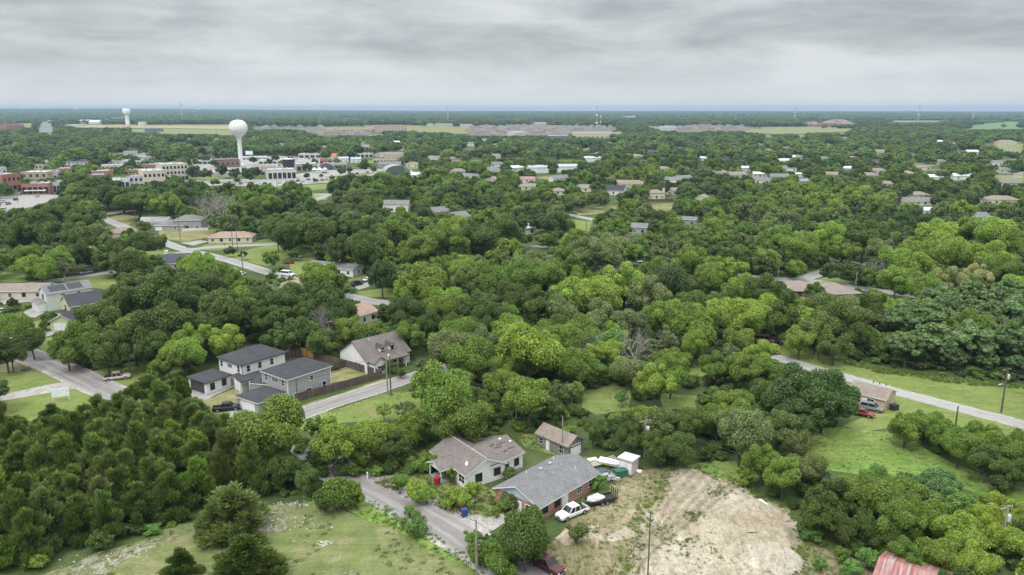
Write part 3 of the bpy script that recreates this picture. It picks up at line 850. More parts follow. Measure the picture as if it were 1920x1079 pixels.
for x in (-1.5, 1.0, 4.0):
    b = bmesh.new(); post(b, (x, -1.6), 2.7, .11); hs.part('porch_post', b, M, M_trim)
hs.vol(G(452,713,2.8)+Vector((.5,-1.6,0)), G(505,698,2.8)+Vector((.5,-1.6,0)), 1.9, 2.72, 'shed', 'x', .22, .1, M_trim, M_char, z0=2.55, fascia=M_dtrim)
hs.done()
# ---- wide white house with a brown gable roof and dormers
A, B, C = rc([(687,680.5),(772,658),(625,660.5)], 3.0)
hs = House('gabled_house', 'white house with long brown gable roof and two small dormers', 'house', (A+B)/2)
A2, B2 = inset(A, B, .4)
W = (C-A).length-.8
_, M, L = hs.vol(A2, B2, W, 3.0, 'gable', 'x', .62, .4, M_gable, M_brownsh, fascia=M_dtrim, wins=[('w', .62, 1.4, .9, .6, 'dwin'), ('s', .62, 1.2, 1.0, 2.1, 'door_dark'), ('s', .76, 1.5, 1.4, 1.5), ('s', .48, 1.5, 1.2, 1.5)])
def dormer(x0, y, w=1.6):
    rr = hs
    d = bmesh.new()
    zb = 3.0+y*.62
    box(d, (x0, y+1.0, zb+.65), (w, 2.0, 1.5))
    hs.part('dormer', d, M, M_gable)
    f = bmesh.new(); 
    for sx in (-1, 1):
        v = [f.verts.new(c) for c in ((x0+sx*(w/2+.25), y-.3, zb+1.3), (x0, y-.3, zb+2.0), (x0, y+3.2, zb+2.0), (x0+sx*(w/2+.25), y+2.6, zb+1.3))]
        f.faces.new(v)
    bmesh.ops.solidify(f, geom=f.faces[:], thickness=.12)
    hs.part('dormer_roof', f, M, M_brownsh)
    g = bmesh.new(); gg = [g.verts.new(c) for c in ((x0-w/2, y-.02, zb+1.4), (x0+w/2, y-.02, zb+1.4), (x0, y-.02, zb+1.98))]; g.faces.new(gg)
    hs.part('gable', g, M, M_gable)
    hs.opening(M @ Matrix.Translation((x0, y-.01, 0)), zb+.75, .8, 1.0, 'dwin')
dormer(L*.44, 1.3); dormer(L*.66, 1.3)
hs.vol(*[M @ Vector(v)+hs.loc for v in ((L*.04,-2.6,0), (L*.30,-2.6,0))], 5.0, 3.0, 'gable', 'y', .75, .3, M_gable, M_brownsh, fascia=M_dtrim, wins=[('s', .5, 1.5, 1.6, 1.4)])
for x in (L*.42, L*.60, L*.80):
    b = bmesh.new(); post(b, (x, -1.9), 2.8, .1); hs.part('porch_post', b, M, M_trim)
hs.vol(*[M @ Vector(v)+hs.loc for v in ((L*.31,-.12,0), (L*.84,-.12,0))], .1, 2.85, 'none', wall=M_brickd, rmat=M_brownsh, wins=[('s', .25, 1.4, 1.2, 1.5), ('s', .8, 1.4, 1.4, 1.5), ('s', .55, 1.1, 1.0, 2.1, 'door_red')])
hs.vol(*[M @ Vector(v)+hs.loc for v in ((L*.30,-2.2,0), (L*.86,-2.2,0))], 2.0, 2.75, 'shed', 'x', .2, .12, M_trim, M_brownsh, z0=2.6, fascia=M_dtrim)
b = bmesh.new(); lathe(b, [(.12,0),(.12,1.1),(.16,1.1)], 8, (L*.33, W*.42, 3.0+W*.42*.62-.3)); hs.part('flue', b, M, M_trim)
hs.done()
# ---- brick bungalow in front
A, B, C = rc([(1011.5,955),(1126.5,887.5),(923,915)], 2.65)
hs = House('brick_house', 'red brick bungalow with grey shingle roof and blue gable beside the pickup', 'house', (A+B)/2)
W = (C-A).length
A2, B2 = inset(A, B, .5)
_, M, L = hs.vol(A2, B2, W-1.0, 2.65, 'gable', 'x', .40, .5, M_brick, M_greysh, gable=M_bluew, wins=[
    ('s', .10, 1.5, 1.2, 1.1, 'dwin'), ('s', .30, 1.45, 1.3, 1.2, 'dwin'), ('s', .43, 1.1, 1.6, 2.2, 'door'), ('s', .68, 1.5, 1.2, 1.0, 'nwin'), ('s', .88, 1.6, .7, 1.5, 'nwin'),
    ('w', .78, 1.3, 1.5, 1.6), ('w', .35, 1.3, 1.8, 1.6), ('w', .55, 1.1, 1.0, 2.1, 'door')])
for x, y in ((L*.5, W*.60), (L*.68, W*.62)):
    b = bmesh.new(); lathe(b, [(.16,0),(.16,.35),(.34,.38),(.3,.55),(.05,.62)], 12, (x, y, 2.65+(W-1-y)*.4)); hs.part('roof_vent', b, M, M_metal)
for x, y in ((L*.80, W*.22), (L*.40, W*.78), (L*.85, W*.75)):
    b = bmesh.new(); lathe(b, [(.06,0),(.06,.7)], 8, (x, y, 2.65+min(y, W-1-y)*.4)); hs.part('vent_pipe', b, M, M_trim)
b = bmesh.new()
for c, sz in (((-2.6, W-3.8, .12), (.22, 3.6, .35)), ((-1.4, W-5.6, .12), (2.4, .22, .35))): box(b, c, sz)
hs.part('bed_edging', b, M, plain('edging', (.55,.47,.38)))
hs.done()
# ---- old white house beside it
A, B, C = rc([(805,846),(872.5,894),(936,861)], 2.7)
hs = House('white_house', 'old white sided house with patched brown roof beside the brick bungalow', 'house', (A+C)/2)
W = (C-B).length
A2, B2 = inset(A, B, .35)
_, M, L = hs.vol(A2, B2, W-.7, 2.7, 'gable', 'x', .46, .4, M_whiteold, M_oldsh, wins=[
    ('e', .32, 1.5, 1.2, 1.5, 'dwin'), ('e', .80, 1.6, 1.2, 1.3, 'dwin'), ('s', .88, 1.5, 1.7, 1.4, 'nwin'), ('s', .5, 1.1, 1.0, 2.1, 'door_dark'), ('s', .25, 1.5, 1.4, 1.4, 'nwin')])
b = bmesh.new(); lathe(b, [(.03,0),(.36,.1),(.4,.12)], 14); b.transform(Matrix.Translation((L*.84, W*.16, 3.3+.35)) @ Matrix.Rotation(1.1, 4, 'X')); hs.part('satellite_dish', b, M, M_trim)
rb_ = bmesh.new(); tube(rb_, [(-.3, (W-.7)/2, 2.7+(W-.7)/2*.46+.23), (L+.3, (W-.7)/2, 2.7+(W-.7)/2*.46+.23)], .12, 6); hs.part('ridge_cap', rb_, M, plain('ridge_cap', (.36,.32,.29)))
M1, L1, W1 = M, L, W
A, B = rc([(944,866.5),(984.5,848.5)], 2.9)
A2, B2 = inset(A, B, .3); A2 = A2-(B2-A2).normalized()*3.0
_, M, L = hs.vol(A2, B2, 8.6, 2.9, 'gable', 'x', .40, .35, M_whiteold, M_oldsh, wins=[('s', .80, 1.6, 1.0, 1.3, 'dwin'), ('s', .50, 1.2, .9, 2.0, 'door_dark'), ('e', .5, 1.6, 1.2, 1.3, 'dwin')])
for q, (x, y, sx, sy) in enumerate(((L*.55, 2.6, 1.6, .3), (L*.7, 3.1, 2.2, .25), (L*.45, 3.4, .9, .4), (L*.82, 1.5, 1.5, .25), (L*.62, 1.4, .8, .4))):
    b = bmesh.new(); box(b, (0,0,0), (sx, sy, .03)); b.transform(Matrix.Translation((x, y, 2.9+y*.40+.245)) @ Matrix.Rotation(math.atan(.40), 4, 'X') @ Matrix.Rotation(.15*(q%3-1), 4, 'Z')); hs.part('roof_patch', b, M, plain('bare_decking', (.075,.06,.055)))
for x, y in ((L*.75, 3.8), (L*.93, 2.6)):
    b = bmesh.new(); lathe(b, [(.14,0),(.14,.4),(.26,.42),(.22,.55),(.04,.6)], 10, (x, y, 2.9+y*.4)); hs.part('roof_vent', b, M, M_trim)
b = bmesh.new(); box(b, (L*.62,-.3,.35), (L*.5,.5,.7)); hs.part('foundation', b, M, M_found)
# porch at the left
_, M, L = hs.vol(*[M1 @ Vector(v)+hs.loc for v in ((L1*.28,-2.4,0), (L1*.62,-2.4,0))], 4.2, 2.5, 'gable', 'y', .45, .35, M_whiteold, M_oldsh, z0=2.2)
for x in (.1, L-.1):
    b = bmesh.new(); post(b, (x, .1), 2.3, .09); hs.part('porch_post', b, M, M_trim)
b = bmesh.new(); box(b, (L/2, 1.2, .12), (L, 2.4, .25)); hs.part('porch_floor', b, M, M_found)
hs.done()
# ---- grey wooden garage
A, B, C = rc([(1002.5,812.5),(1065,839),(1083,829)], 2.5)
hs = House('wooden_garage', 'weathered grey wooden garage with brown roof and white lift door', 'garage', (A+B)/2)
A2, B2 = inset(A, B, .3)
hs.vol(A2, B2, max(4.2, (C-B).length-.6), 2.5, 'gable', 'x', .62, .35, M_barnwood, M_tansh, fascia=M_barnwood, wins=[('s', .14, 1.4, 1.1, 1.1, 'nwin'), ('s', .36, 1.05, .9, 2.0, 'door'), ('s', .80, 1.35, 1.1, 1.5, 'nwin'), ('e', .5, 1.15, 2.7, 2.2, 'garage_lites')])
hs.done()
# ---- small metal shed
p = G(1175, 882); A = G(1160, 886); B = G(1184, 893)
hs = House('garden_shed', 'small pale shed with white roof next to the junk pile', 'shed', p)
hs.vol(A, B, 2.6, 2.7, 'shed', 'x', -.06, .25, plain('shed_wall', (.56,.50,.46)), M_whroof, wins=[('s', .78, 1.1, .9, 2.0, 'door'), ('s', .3, 1.3, 1.2, 1.8, 'door')])
hs.done()
# ---- tan house by the right road
A, B, C = rc([(1588,733.5),(1661.5,751.5),(1684,735)], 2.7)
hs = House('tan_house', 'tan sided house with brown roof beside the two parked cars and pale road', 'house', (A+B)/2)
A2, B2 = inset(A, B, .3)
_, M, L = hs.vol(A2, B2, (C-B).length-.6, 2.7, 'gable', 'x', .40, .35, M_tanw, M_tansh, wins=[('s', .62, 1.5, 1.3, 1.3), ('s', .25, 1.5, 1.4, 1.3), ('e', .3, 1.5, .8, 1.3, 'nwin'), ('e', .75, 1.6, .5, 1.0, 'nwin'), ('s', .45, 1.1, .9, 2.0, 'door')])
for q in (.45, .62, .8):
    b = bmesh.new(); lathe(b, [(.1,0),(.1,.4),(.18,.45)], 8, (L*q, 4.5, 4.2)); hs.part('roof_vent', b, M, M_dtrim)
hs.done()
# ---- red metal roof at the near right edge
R0_, R1_ = G(1653, 1047, 4.0), G(1765, 1083, 4.0)
d_ = (R1_-R0_).normalized(); n_ = Vector((-d_.y, d_.x, 0))
A = R0_-n_*4; B = R1_+d_*2-n_*4
hs = House('red_roofed_barn', 'low barn with red and grey metal roof at the foot of the wooded bank', 'barn', A)
hs.vol(A, B, 8, 2.75, 'gable', 'x', .31, .3, M_barnwood, M_redmetal, fascia=M_trim, wins=[('s', .4, 1.0, 1.0, 2.0, 'door')])
hs.done()
# ================================================================== houses farther off
def simple(name, label, cat, px, L, W, h, yaw, roof, rmat, wall, pitch=.42, wins='auto', group=None, shrink=.9, axis='x', fascia=None, extra=None, ov=.4):
    c = G(*px); hs = House(name, label, cat, c, group)
    d = Vector((math.cos(R(yaw)), math.sin(R(yaw)), 0)); 
    A, B = c-d*L/2, c+d*L/2
    if wins == 'auto':
        n = max(2, int(L/4)); wins = []
        for fl in range(max(1, int(h/2.7))):
            wins += [('s', (i+.5)/n, 1.5+fl*2.8, 1.1, 1.3, 'dwin' if i % 2 else 'win') for i in range(n)]
            wins += [('e', .5, 1.5+fl*2.8, 1.0, 1.3), ('w', .5, 1.5+fl*2.8, 1.0, 1.3)]
    _, M, L = hs.vol(A, B, W, h, roof, axis, pitch, ov, wall, rmat, wins=wins, fascia=fascia)
    if extra: extra(hs, M, L)
    hs.done(shrink); return hs
def add_chimney(x, y, z, w=.9):
    def f(hs, M, L):
        b = bmesh.new(); box(b, (x, y, z/2+.5), (w, w*.8, z+1.0)); box(b, (x, y, z+1.05), (w+.2, w*.8+.2, .15)); hs.part('chimney', b, M, M_gable)
    return f
# two-storey pair on the left
A, B, C = rc([(85,552.5),(174.5,538.5),(70,546.5)], 5.6)
hs = House('two_storey_house', 'white two-storey house with dark solar panels on its grey roof', 'house', (A+B)/2)
A2, B2 = inset(A, B, .3)
W = max(7.0, (C-A).length-.6)
_, M, L = hs.vol(A2, B2, W, 5.6, 'gable', 'x', .5, .35, siding('off_white_siding', (.64,.63,.60)), M_greysh, wins=[('w', .5, 4.2, 1.0, 1.7, 'dwin'), ('s', .35, 4.3, 1.0, 1.2, 'nwin'), ('s', .7, 4.3, 1.0, 1.2, 'nwin'), ('w', .5, 1.2, 1.0, 2.0, 'door_dark')])
sol = plain('solar_cell', (.012,.014,.028), .35, .2, 4, 0, .5)
for x0, x1 in ((.10, .46), (.50, .82)):
    b = bmesh.new(); sl = math.atan(.5)
    T = Matrix.Translation((0, .2, 5.6+.2*.5+.30)) @ Matrix.Rotation(sl, 4, 'X')
    nn = 5
    for i in range(nn):
        for j in range(2):
            w = (x1-x0)*L/nn
            box(b, (x0*L+w*(i+.5), .9+1.55*j, 0), (w-.08, 1.5, .05))
    b.transform(T); hs.part('solar_panel', b, M, sol)
hs.vol(*[M @ Vector(v)+hs.loc for v in ((-2.6,.8,0), (-.05,.8,0))], W-1.4, 2.8, 'gable', 'y', .4, .3, M_gable, M_greysh, wins=[('s', .5, 1.2, 2.2, 2.1, 'garage')])
hs.done()
A, B, C = rc([(129,576.5),(204,565),(115.5,563.5)], 5.2)
hs = House('two_storey_house', 'lime green two-storey house with charcoal roofs and a gabled garage', 'house', (A+B)/2)
A2, B2 = inset(A, B, .3)
_, M, L = hs.vol(A2, B2, max(6.5, (C-A).length-.6), 5.2, 'gable', 'x', .5, .35, M_yelw, M_char, wins=[('w', .5, 4.0, 1.2, 1.5, 'dwin'), ('s', .3, 4.0, 1.0, 1.2), ('s', .7, 4.0, 1.0, 1.2)])
A, B = rc([(137,603),(186,577)], 2.7)
hs.vol(A, B, 6.5, 2.7, 'gable', 'x', .55, .35, M_yelw, M_char, wins=[('w', .5, 1.15, 4.4, 2.1, 'garage'), ('s', .5, 1.5, 1.0, 1.2)])
A, B = rc([(108,588),(122,591)], 2.7)
hs.vol(A, B, 2.5, 2.7, 'shed', 'x', .3, .2, M_trim, M_char)
hs.done()
simple('bungalow', 'pale tan bungalow with low brown roof behind the small dark tree', 'house', (20,562), 22, 9, 2.8, 4, 'gable', M_tansh, M_creamw, .35)
# grey house with quonset barn
hs = simple('grey_house', 'blue grey house with two-level hip roof beside the white arched barn', 'house', (352,432), 14, 10, 5.2, 8, 'hip', M_greysh, M_greywall, .42)
hs2 = hs
M_ = Matrix.Identity(4)
A = G(290,433); B = G(345,433)
hs.vol(A, B, 10, 2.7, 'hip', 'x', .42, .4, M_greywall, M_greysh, wins=[('s', .15, 1.1, 3.5, 2.1, 'garage'), ('s', .7, 1.4, 1.2, 1.2)]); hs.pts = hs.pts[-8:]; hs.done()
def arch(name, label, cat, px, L, W, rise, yaw, mat, wall=0., open_end=None, shrink=.9):
    c = G(*px); o = thing(name, label, cat, c, R(yaw))
    b = bmesh.new(); n = 14
    pr = [(W/2*math.cos(PI*k/n), wall+rise*math.sin(PI*k/n)) for k in range(n+1)]
    if wall: pr = [(W/2, 0)] + pr + [(-W/2, 0)]
    rows = [[b.verts.new((x, y, z)) for y, z in pr] for x in (-L/2, L/2)]
    for k in range(len(pr)-1): b.faces.new((rows[0][k], rows[1][k], rows[1][k+1], rows[0][k+1]))
    bmesh.ops.solidify(b, geom=b.faces[:], thickness=.12)
    b2 = b; b2.transform(Matrix.Rotation(PI/2, 4, 'Z') if False else Matrix.Identity(4))
    mesh_obj('shell', b, mat, o)
    for x in ((-L/2+.3, L/2-.3) if open_end is None else (-L/2+.3,)):
        e = bmesh.new(); e.faces.new([e.verts.new((x, y*.97, z*.97)) for y, z in pr]); mesh_obj('end_wall', e, M_gable, o)
    pts = [o.matrix_basis @ Vector((x, y, z)) for x in (-L/2, L/2) for y, z in ((-W/2,0),(W/2,0),(0,wall+rise))]
    h = hull([proj(p)[:2] for p in pts]); keep(h, c.length+6)
    return o
arch('arched_barn', 'white arched metal barn next to the blue grey hip roofed house', 'barn', (294,421), 15, 8, 3.6, 8, M_whroof, .6)
simple('bungalow', 'cream bungalow with orange hip roof at the street corner', 'house', (432,456), 20, 9, 2.7, 6, 'hip', M_orange, M_creamw, .42)
simple('bungalow', 'bungalow with faded brown hip roof between trees by the side street', 'house', (228,447), 15, 9, 2.6, 5, 'hip', M_tansh, M_creamw, .42, shrink=.8)
simple('bungalow', 'low house with dark blue grey roof and white chimney', 'house', (330,507), 21, 12, 2.7, 8, 'hip', shingle('slate_shingles', (.075,.075,.09)), M_creamw, .45, extra=add_chimney(5.5, 7, 5.6, 1.2), shrink=.85)
simple('bungalow', 'small cream house with orange gable roof among trees', 'house', (437,532), 8.5, 8, 2.7, 60, 'gable', M_orange, M_creamw, .5, shrink=.8)
simple('bungalow', 'low orange roofed house half hidden below tall trees', 'house', (562,556), 12, 9, 2.7, 20, 'hip', M_orange, M_creamw, .45, shrink=.6)
simple('bungalow', 'tan walled cottage with orange roof at the bend of the street', 'house', (692,606), 7, 9, 3.0, 55, 'gable', M_orange, M_creamw, .45, shrink=.75)
simple('mobile_home', 'long white mobile home with grey roof on the lawn', 'house', (618,516), 21, 8, 2.9, -22, 'gable', M_greysh, M_gable, .30, shrink=.85)
simple('white_house', 'white two-storey farmhouse with grey roof standing alone among trees', 'house', (741,398), 16, 7.5, 5.0, -6, 'gable', M_greysh, M_gable, .5)
simple('cottage', 'small house with steep charcoal roof and white gable trim near the upper left street', 'house', (134,409), 7, 9, 3.4, 25, 'gable', M_char, plain('navy_wall', (.07,.08,.12)), 1.1, axis='y', shrink=.75)
simple('bungalow', 'grey roofed house hidden under trees right of the white farmhouse', 'house', (829,407), 10, 9, 3.2, 30, 'gable', M_greysh, M_greywall, .5, shrink=.6)
simple('bungalow', 'grey roofed house just below the other hidden grey roof', 'house', (868,417), 10, 9, 3.2, 40, 'gable', M_greysh, M_greywall, .5, shrink=.6)
simple('bungalow', 'white walled house behind a round tree on the central street', 'house', (990,440), 8, 8, 3.2, 20, 'gable', M_whroof, M_gable, .4, shrink=.6)
simple('gabled_house', 'white house with steep dark grey roof and round gable', 'house', (1150,366), 15, 9, 3.4, -28, 'gable', M_char, M_gable, .75, shrink=.85)
simple('stucco_house', 'pink beige two-storey house with brown roof and chimney', 'house', (1231,374), 12, 9, 4.6, 5, 'hip', M_tansh, M_creamw, .35, extra=add_chimney(11.4, 2, 6.2, 1.3))
simple('shed', 'small pale metal building with grey roof among dark trees', 'shed', (1290,424), 8, 6, 3.4, -25, 'gable', M_greysh, M_greywall, .4, shrink=.8)
simple('shed', 'grey roofed outbuilding near the middle of the woods', 'shed', (1197,439), 8, 7, 3.4, -20, 'gable', M_greysh, M_greywall, .45, shrink=.75)
simple('bungalow', 'roof of a hidden brown house under tall trees by the parked cars', 'house', (1165,520), 10, 8, 2.8, 25, 'gable', M_tansh, M_creamw, .45, shrink=.6)
for k, (px, L, W, h, yaw, roof, rm, wl, lab) in enumerate([
    ((1498,560), 12, 11, 2.7, -15, 'hip', M_tansh, M_brickd, 'brown hip roofed house at the bend of the pale street'),
    ((1573,566), 15, 12, 2.7, 10, 'hip', M_tansh, M_brickd, 'broad brown hip roofed house below the bare grey tree'),
    ((1888,566), 8, 7, 2.7, 0, 'hip', M_tansh, M_brickd, 'brown roofed house peeping between trees near the right edge'),
    ((1727,374), 12, 9, 3.2, 5, 'hip', M_tansh, M_creamw, 'cream house with pinkish brown hip roof in a small clearing'),
    ((1722,386), 22, 9, 2.8, 0, 'gable', M_greysh, M_creamw, 'long grey roofed house below the pinkish hip roof'),
    ((1742,404), 7, 6, 3.0, 10, 'gable', M_whroof, M_gable, 'white roofed shed between bright trees'),
    ((1838,417), 12, 8, 3.2, 10, 'gable', M_greysh, M_gable, 'house with grey roof and white porch right of the woods'),
    ((1704,332), 12, 9, 3.4, 0, 'hip', M_orange, M_creamw, 'small house with pinkish roof far back on the right'),
    ((1664,352), 8, 7, 3.2, 10, 'gable', M_tansh, M_creamw, 'little brown roofed house with a light chimney far back'),
    ((1655,290), 30, 12, 4, 0, 'hip', M_tansh, M_creamw, 'wide brown roofed house in the far right woods'),
    ((1880,384), 20, 10, 3.4, -5, 'hip', M_tansh, M_creamw, 'wide grey brown roofed house near the right edge'),
    ((1896,350), 16, 9, 3, 0, 'gable', M_greysh, M_creamw, 'low grey roofed house by the pale field at right'),
    ((1792,274), 30, 14, 4, 0, 'hip', M_orange, M_creamw, 'far brown brick house left of the walled estate'),
    ((1762,270), 22, 10, 4, 0, 'gable', M_whroof, M_gable, 'far white roofed barn at right beside brown house'),
    ((1890,272), 32, 16, 5, 0, 'hip', M_tansh, M_creamw, 'big brown hip roofed villa on the pale field'),
    ((1838,300), 14, 9, 3.4, 0, 'hip', M_char, M_greywall, 'dark roofed house almost lost in the right woods'),
    ((1462,338), 16, 9, 3.2, -10, 'gable', M_greysh, M_greywall, 'grey roofed house beside small white trailers'),
    ((1500,333), 9, 4, 3.2, 0, 'gable', M_whroof, M_gable, 'small white caravan like shed beside the grey roof'),
    ((1512,347), 12, 7, 3.2, 20, 'gable', shingle('blue_shingles', (.25,.29,.34)), M_greywall, 'blue grey roofed house in front of the white caravan shed'),
    ((1556,334), 14, 9, 3.2, -15, 'gable', M_tansh, M_creamw, 'brown roofed house right of the blue grey roof'),
    ((1590,322), 12, 8, 3.2, 0, 'gable', M_whroof, M_gable, 'white roofed house in dark trees right of centre'),
    ((1385,334), 16, 9, 3.2, 10, 'gable', M_tansh, M_creamw, 'long tan roofed house in the middle woods'),
    ((1399,322), 9, 7, 3.6, 15, 'gable', M_whroof, M_gable, 'white cottage above the long tan roof'),
    ((1425,333), 12, 7, 3.2, -8, 'gable', M_whroof, M_creamw, 'low white roofed house right of the tan roof'),
    ((1242,300), 10, 8, 3.4, 20, 'gable', M_char, M_gable, 'small white gabled house in the far central woods'),
    ((1170,277), 26, 10, 4, 0, 'hip', M_tansh, M_creamw, 'wide brown roofed building in the far central woods'),
    ((1014,289), 13, 9, 5, 30, 'gable', M_char, M_gable, 'white house with steep black gable left of the barns'),
    ((988,343), 14, 8, 3, 5, 'gable', M_redmetal, M_gable, 'red roofed store house below the grey barns'),
    ((992,357), 18, 9, 3, 0, 'hip', M_tansh, M_creamw, 'tan hip roofed house below the red store house'),
    ((1046,366), 12, 9, 3, 0, 'hip', M_tansh, M_creamw, 'brown hip roofed house between two dark trees'),
    ((1098,360), 14, 9, 3, -15, 'gable', M_tansh, M_creamw, 'brown roofed house left of the white steep gable'),
    ((1180,352), 22, 10, 3.2, -8, 'gable', M_tansh, M_creamw, 'long brown roofed house behind the white steep gable'),
    ((1270,366), 9, 7, 3.4, 40, 'gable', M_tansh, M_creamw, 'grey gabled house right of the chimney house'),
    ((1325,380), 10, 7, 3.6, 60, 'gable', M_tansh, M_creamw, 'cream walled cottage in trees right of the tan clearing'),
    ((855,306), 16, 10, 5, 25, 'gable', M_tansh, M_creamw, 'brown gabled house with red porch below the far woods'),
    ((812,304), 14, 9, 5, -25, 'gable', M_tansh, M_gable, 'brown and white gabled house left of the red porch'),
    ((926,300), 12, 9, 5, -20, 'gable', M_tansh, M_creamw, 'small tan gabled house right of the red porch'),
    ((880,275), 20, 9, 5, 0, 'gable', M_greysh, M_gable, 'pale grey roofed house in far central trees'),
    ((690,283), 30, 14, 6, 10, 'hip', M_tansh, M_creamw, 'wide brown roofed church building above the town'),
    ((740,296), 26, 12, 4, 0, 'gable', M_tansh, M_creamw, 'long brown roofed hall right of the church roof'),
    ((645,305), 11, 8, 4.6, 20, 'gable', shingle('pale_blue_shingles', (.42,.47,.52)), M_gable, 'left pale blue gabled house of the pair beside the red roof'),
    ((668,306), 11, 8, 4.6, 20, 'gable', shingle('pale_blue_shingles', (.42,.47,.52)), M_gable, 'right pale blue gabled house of the pair beside the red roof'),
    ((624,300), 26, 14, 4.5, 5, 'gable', plain('bright_red_roof', (.55,.11,.08), .6), M_creamw, 'restaurant with bright red roof beyond the parking lot'),
    ((730,314), 24, 10, 3.4, 0, 'gable', M_greysh, M_greywall, 'dark low shop behind the white arched canopy'),
    ((245,296), 16, 10, 6, 15, 'gable', M_greysh, M_gable, 'white two-storey house with grey gables above the town'),
    ((266,297), 12, 9, 5, -20, 'hip', M_greysh, M_gable, 'white house with hip roof touching the two-storey one'),
    ((142,314), 26, 12, 6, 5, 'hip', M_char, siding('pale_grey_siding', (.50,.51,.50)), 'large pale grey house with dark hip roof left above town'),
    ((90,311), 14, 9, 4, 30, 'gable', M_tansh, M_creamw, 'tan gabled house left of the pale grey mansion'),
    ((398,298), 14, 8, 4, 0, 'gable', M_char, M_greywall, 'dark gabled house right of the town hall row'),
    ((375,297), 12, 8, 4, 10, 'gable', M_char, M_greywall, 'low black roofed house left of the white water tower'),
]):
    simple('far_house', lab, 'house', px, L, W, h, yaw, roof, rm, wl, .45 if roof == 'gable' else .38, shrink=.72 if px[1] > 300 else .6)
for (px, L, lab) in [((1012,325), 21, 'left grey metal barn of three in the central woods'), ((1064,323), 23, 'middle white walled grey metal barn of three in the central woods'), ((1114,306), 24, 'rear grey metal barn of three, showing only its roof')]:
    simple('metal_barn', lab, 'barn', px, L, 16, 5.5, 10, 'gable', plain('barn_roof', (.36,.38,.40), .45, .06, .2), M_gable, .22, wins=[], shrink=.75)
# ------------------------------------------------------------------ town centre: flat roofed blocks
M_redb = brick('town_red_brick', (.33,.10,.07)); M_tanb = brick('town_tan_brick', (.42,.33,.23)); M_creamb = plain('cream_stone', (.52,.46,.37), .85, .1)
M_cream2 = plain('pale_stone', (.54,.50,.43), .85, .1); M_wroof = plain('white_membrane', (.46,.46,.45), .8, .08, .2); M_groof = plain('gravel_roof', (.42,.41,.40), .9, .12, .2)
M_whitep = plain('white_render', (.52,.51,.50), .8, .08)
def block(label, a, b, topy, depth, wall, rmat, floors=1, cols=3, shop=True, par=None, extra=None, name='town_building'):
    A, B = G(*a), G(b[0], a[1]-(a[1]-b[1])*.35)
    h = height_at(A, topy)
    hs = House(name, label, 'building', (A+B)/2)
    wins = []
    fh = (h-.6)/floors
    for f in range(floors):
        for c in range(cols):
            if f == 0 and shop: wins.append(('s', (c+.5)/cols, fh*.42, (B-A).length/cols*.7, fh*.6, 'dwin'))
            else: wins.append(('s', (c+.5)/cols, fh*(f+.5), 1.5, min(2.2, fh*.55), 'dwin'))
        if f or not shop:
            for c in range(2): wins.append(('e', (c+.5)/2, fh*(f+.5), 1.3, min(2, fh*.5), 'dwin')); 
    _, M, L = hs.vol(A, B, depth, h, 'flat', 'x', 0, 0, wall, rmat, fascia=par or wall, wins=wins)
    hs.pts += [M @ Vector(v)+hs.loc for v in ((0,0,h),(L,0,h),(L,depth,h),(0,depth,h))]
    b2 = bmesh.new()
    for x, y in ((.3,.6),(.6,.5),(.75,.7)): box(b2, (L*x, depth*y, h-.35+.6), (1.6, 1.6, 1.2))
    hs.part('rooftop_unit', b2, M, M_metal)
    if extra: extra(hs, M, L, h)
    hs.done(.95)
awn = lambda kind, w=.8, z=3.2: (lambda hs, M, L, h: hs.opening(M @ Matrix.Translation((L*.5, 0, 0)), z, L*w, .8, 'awn_'+kind))
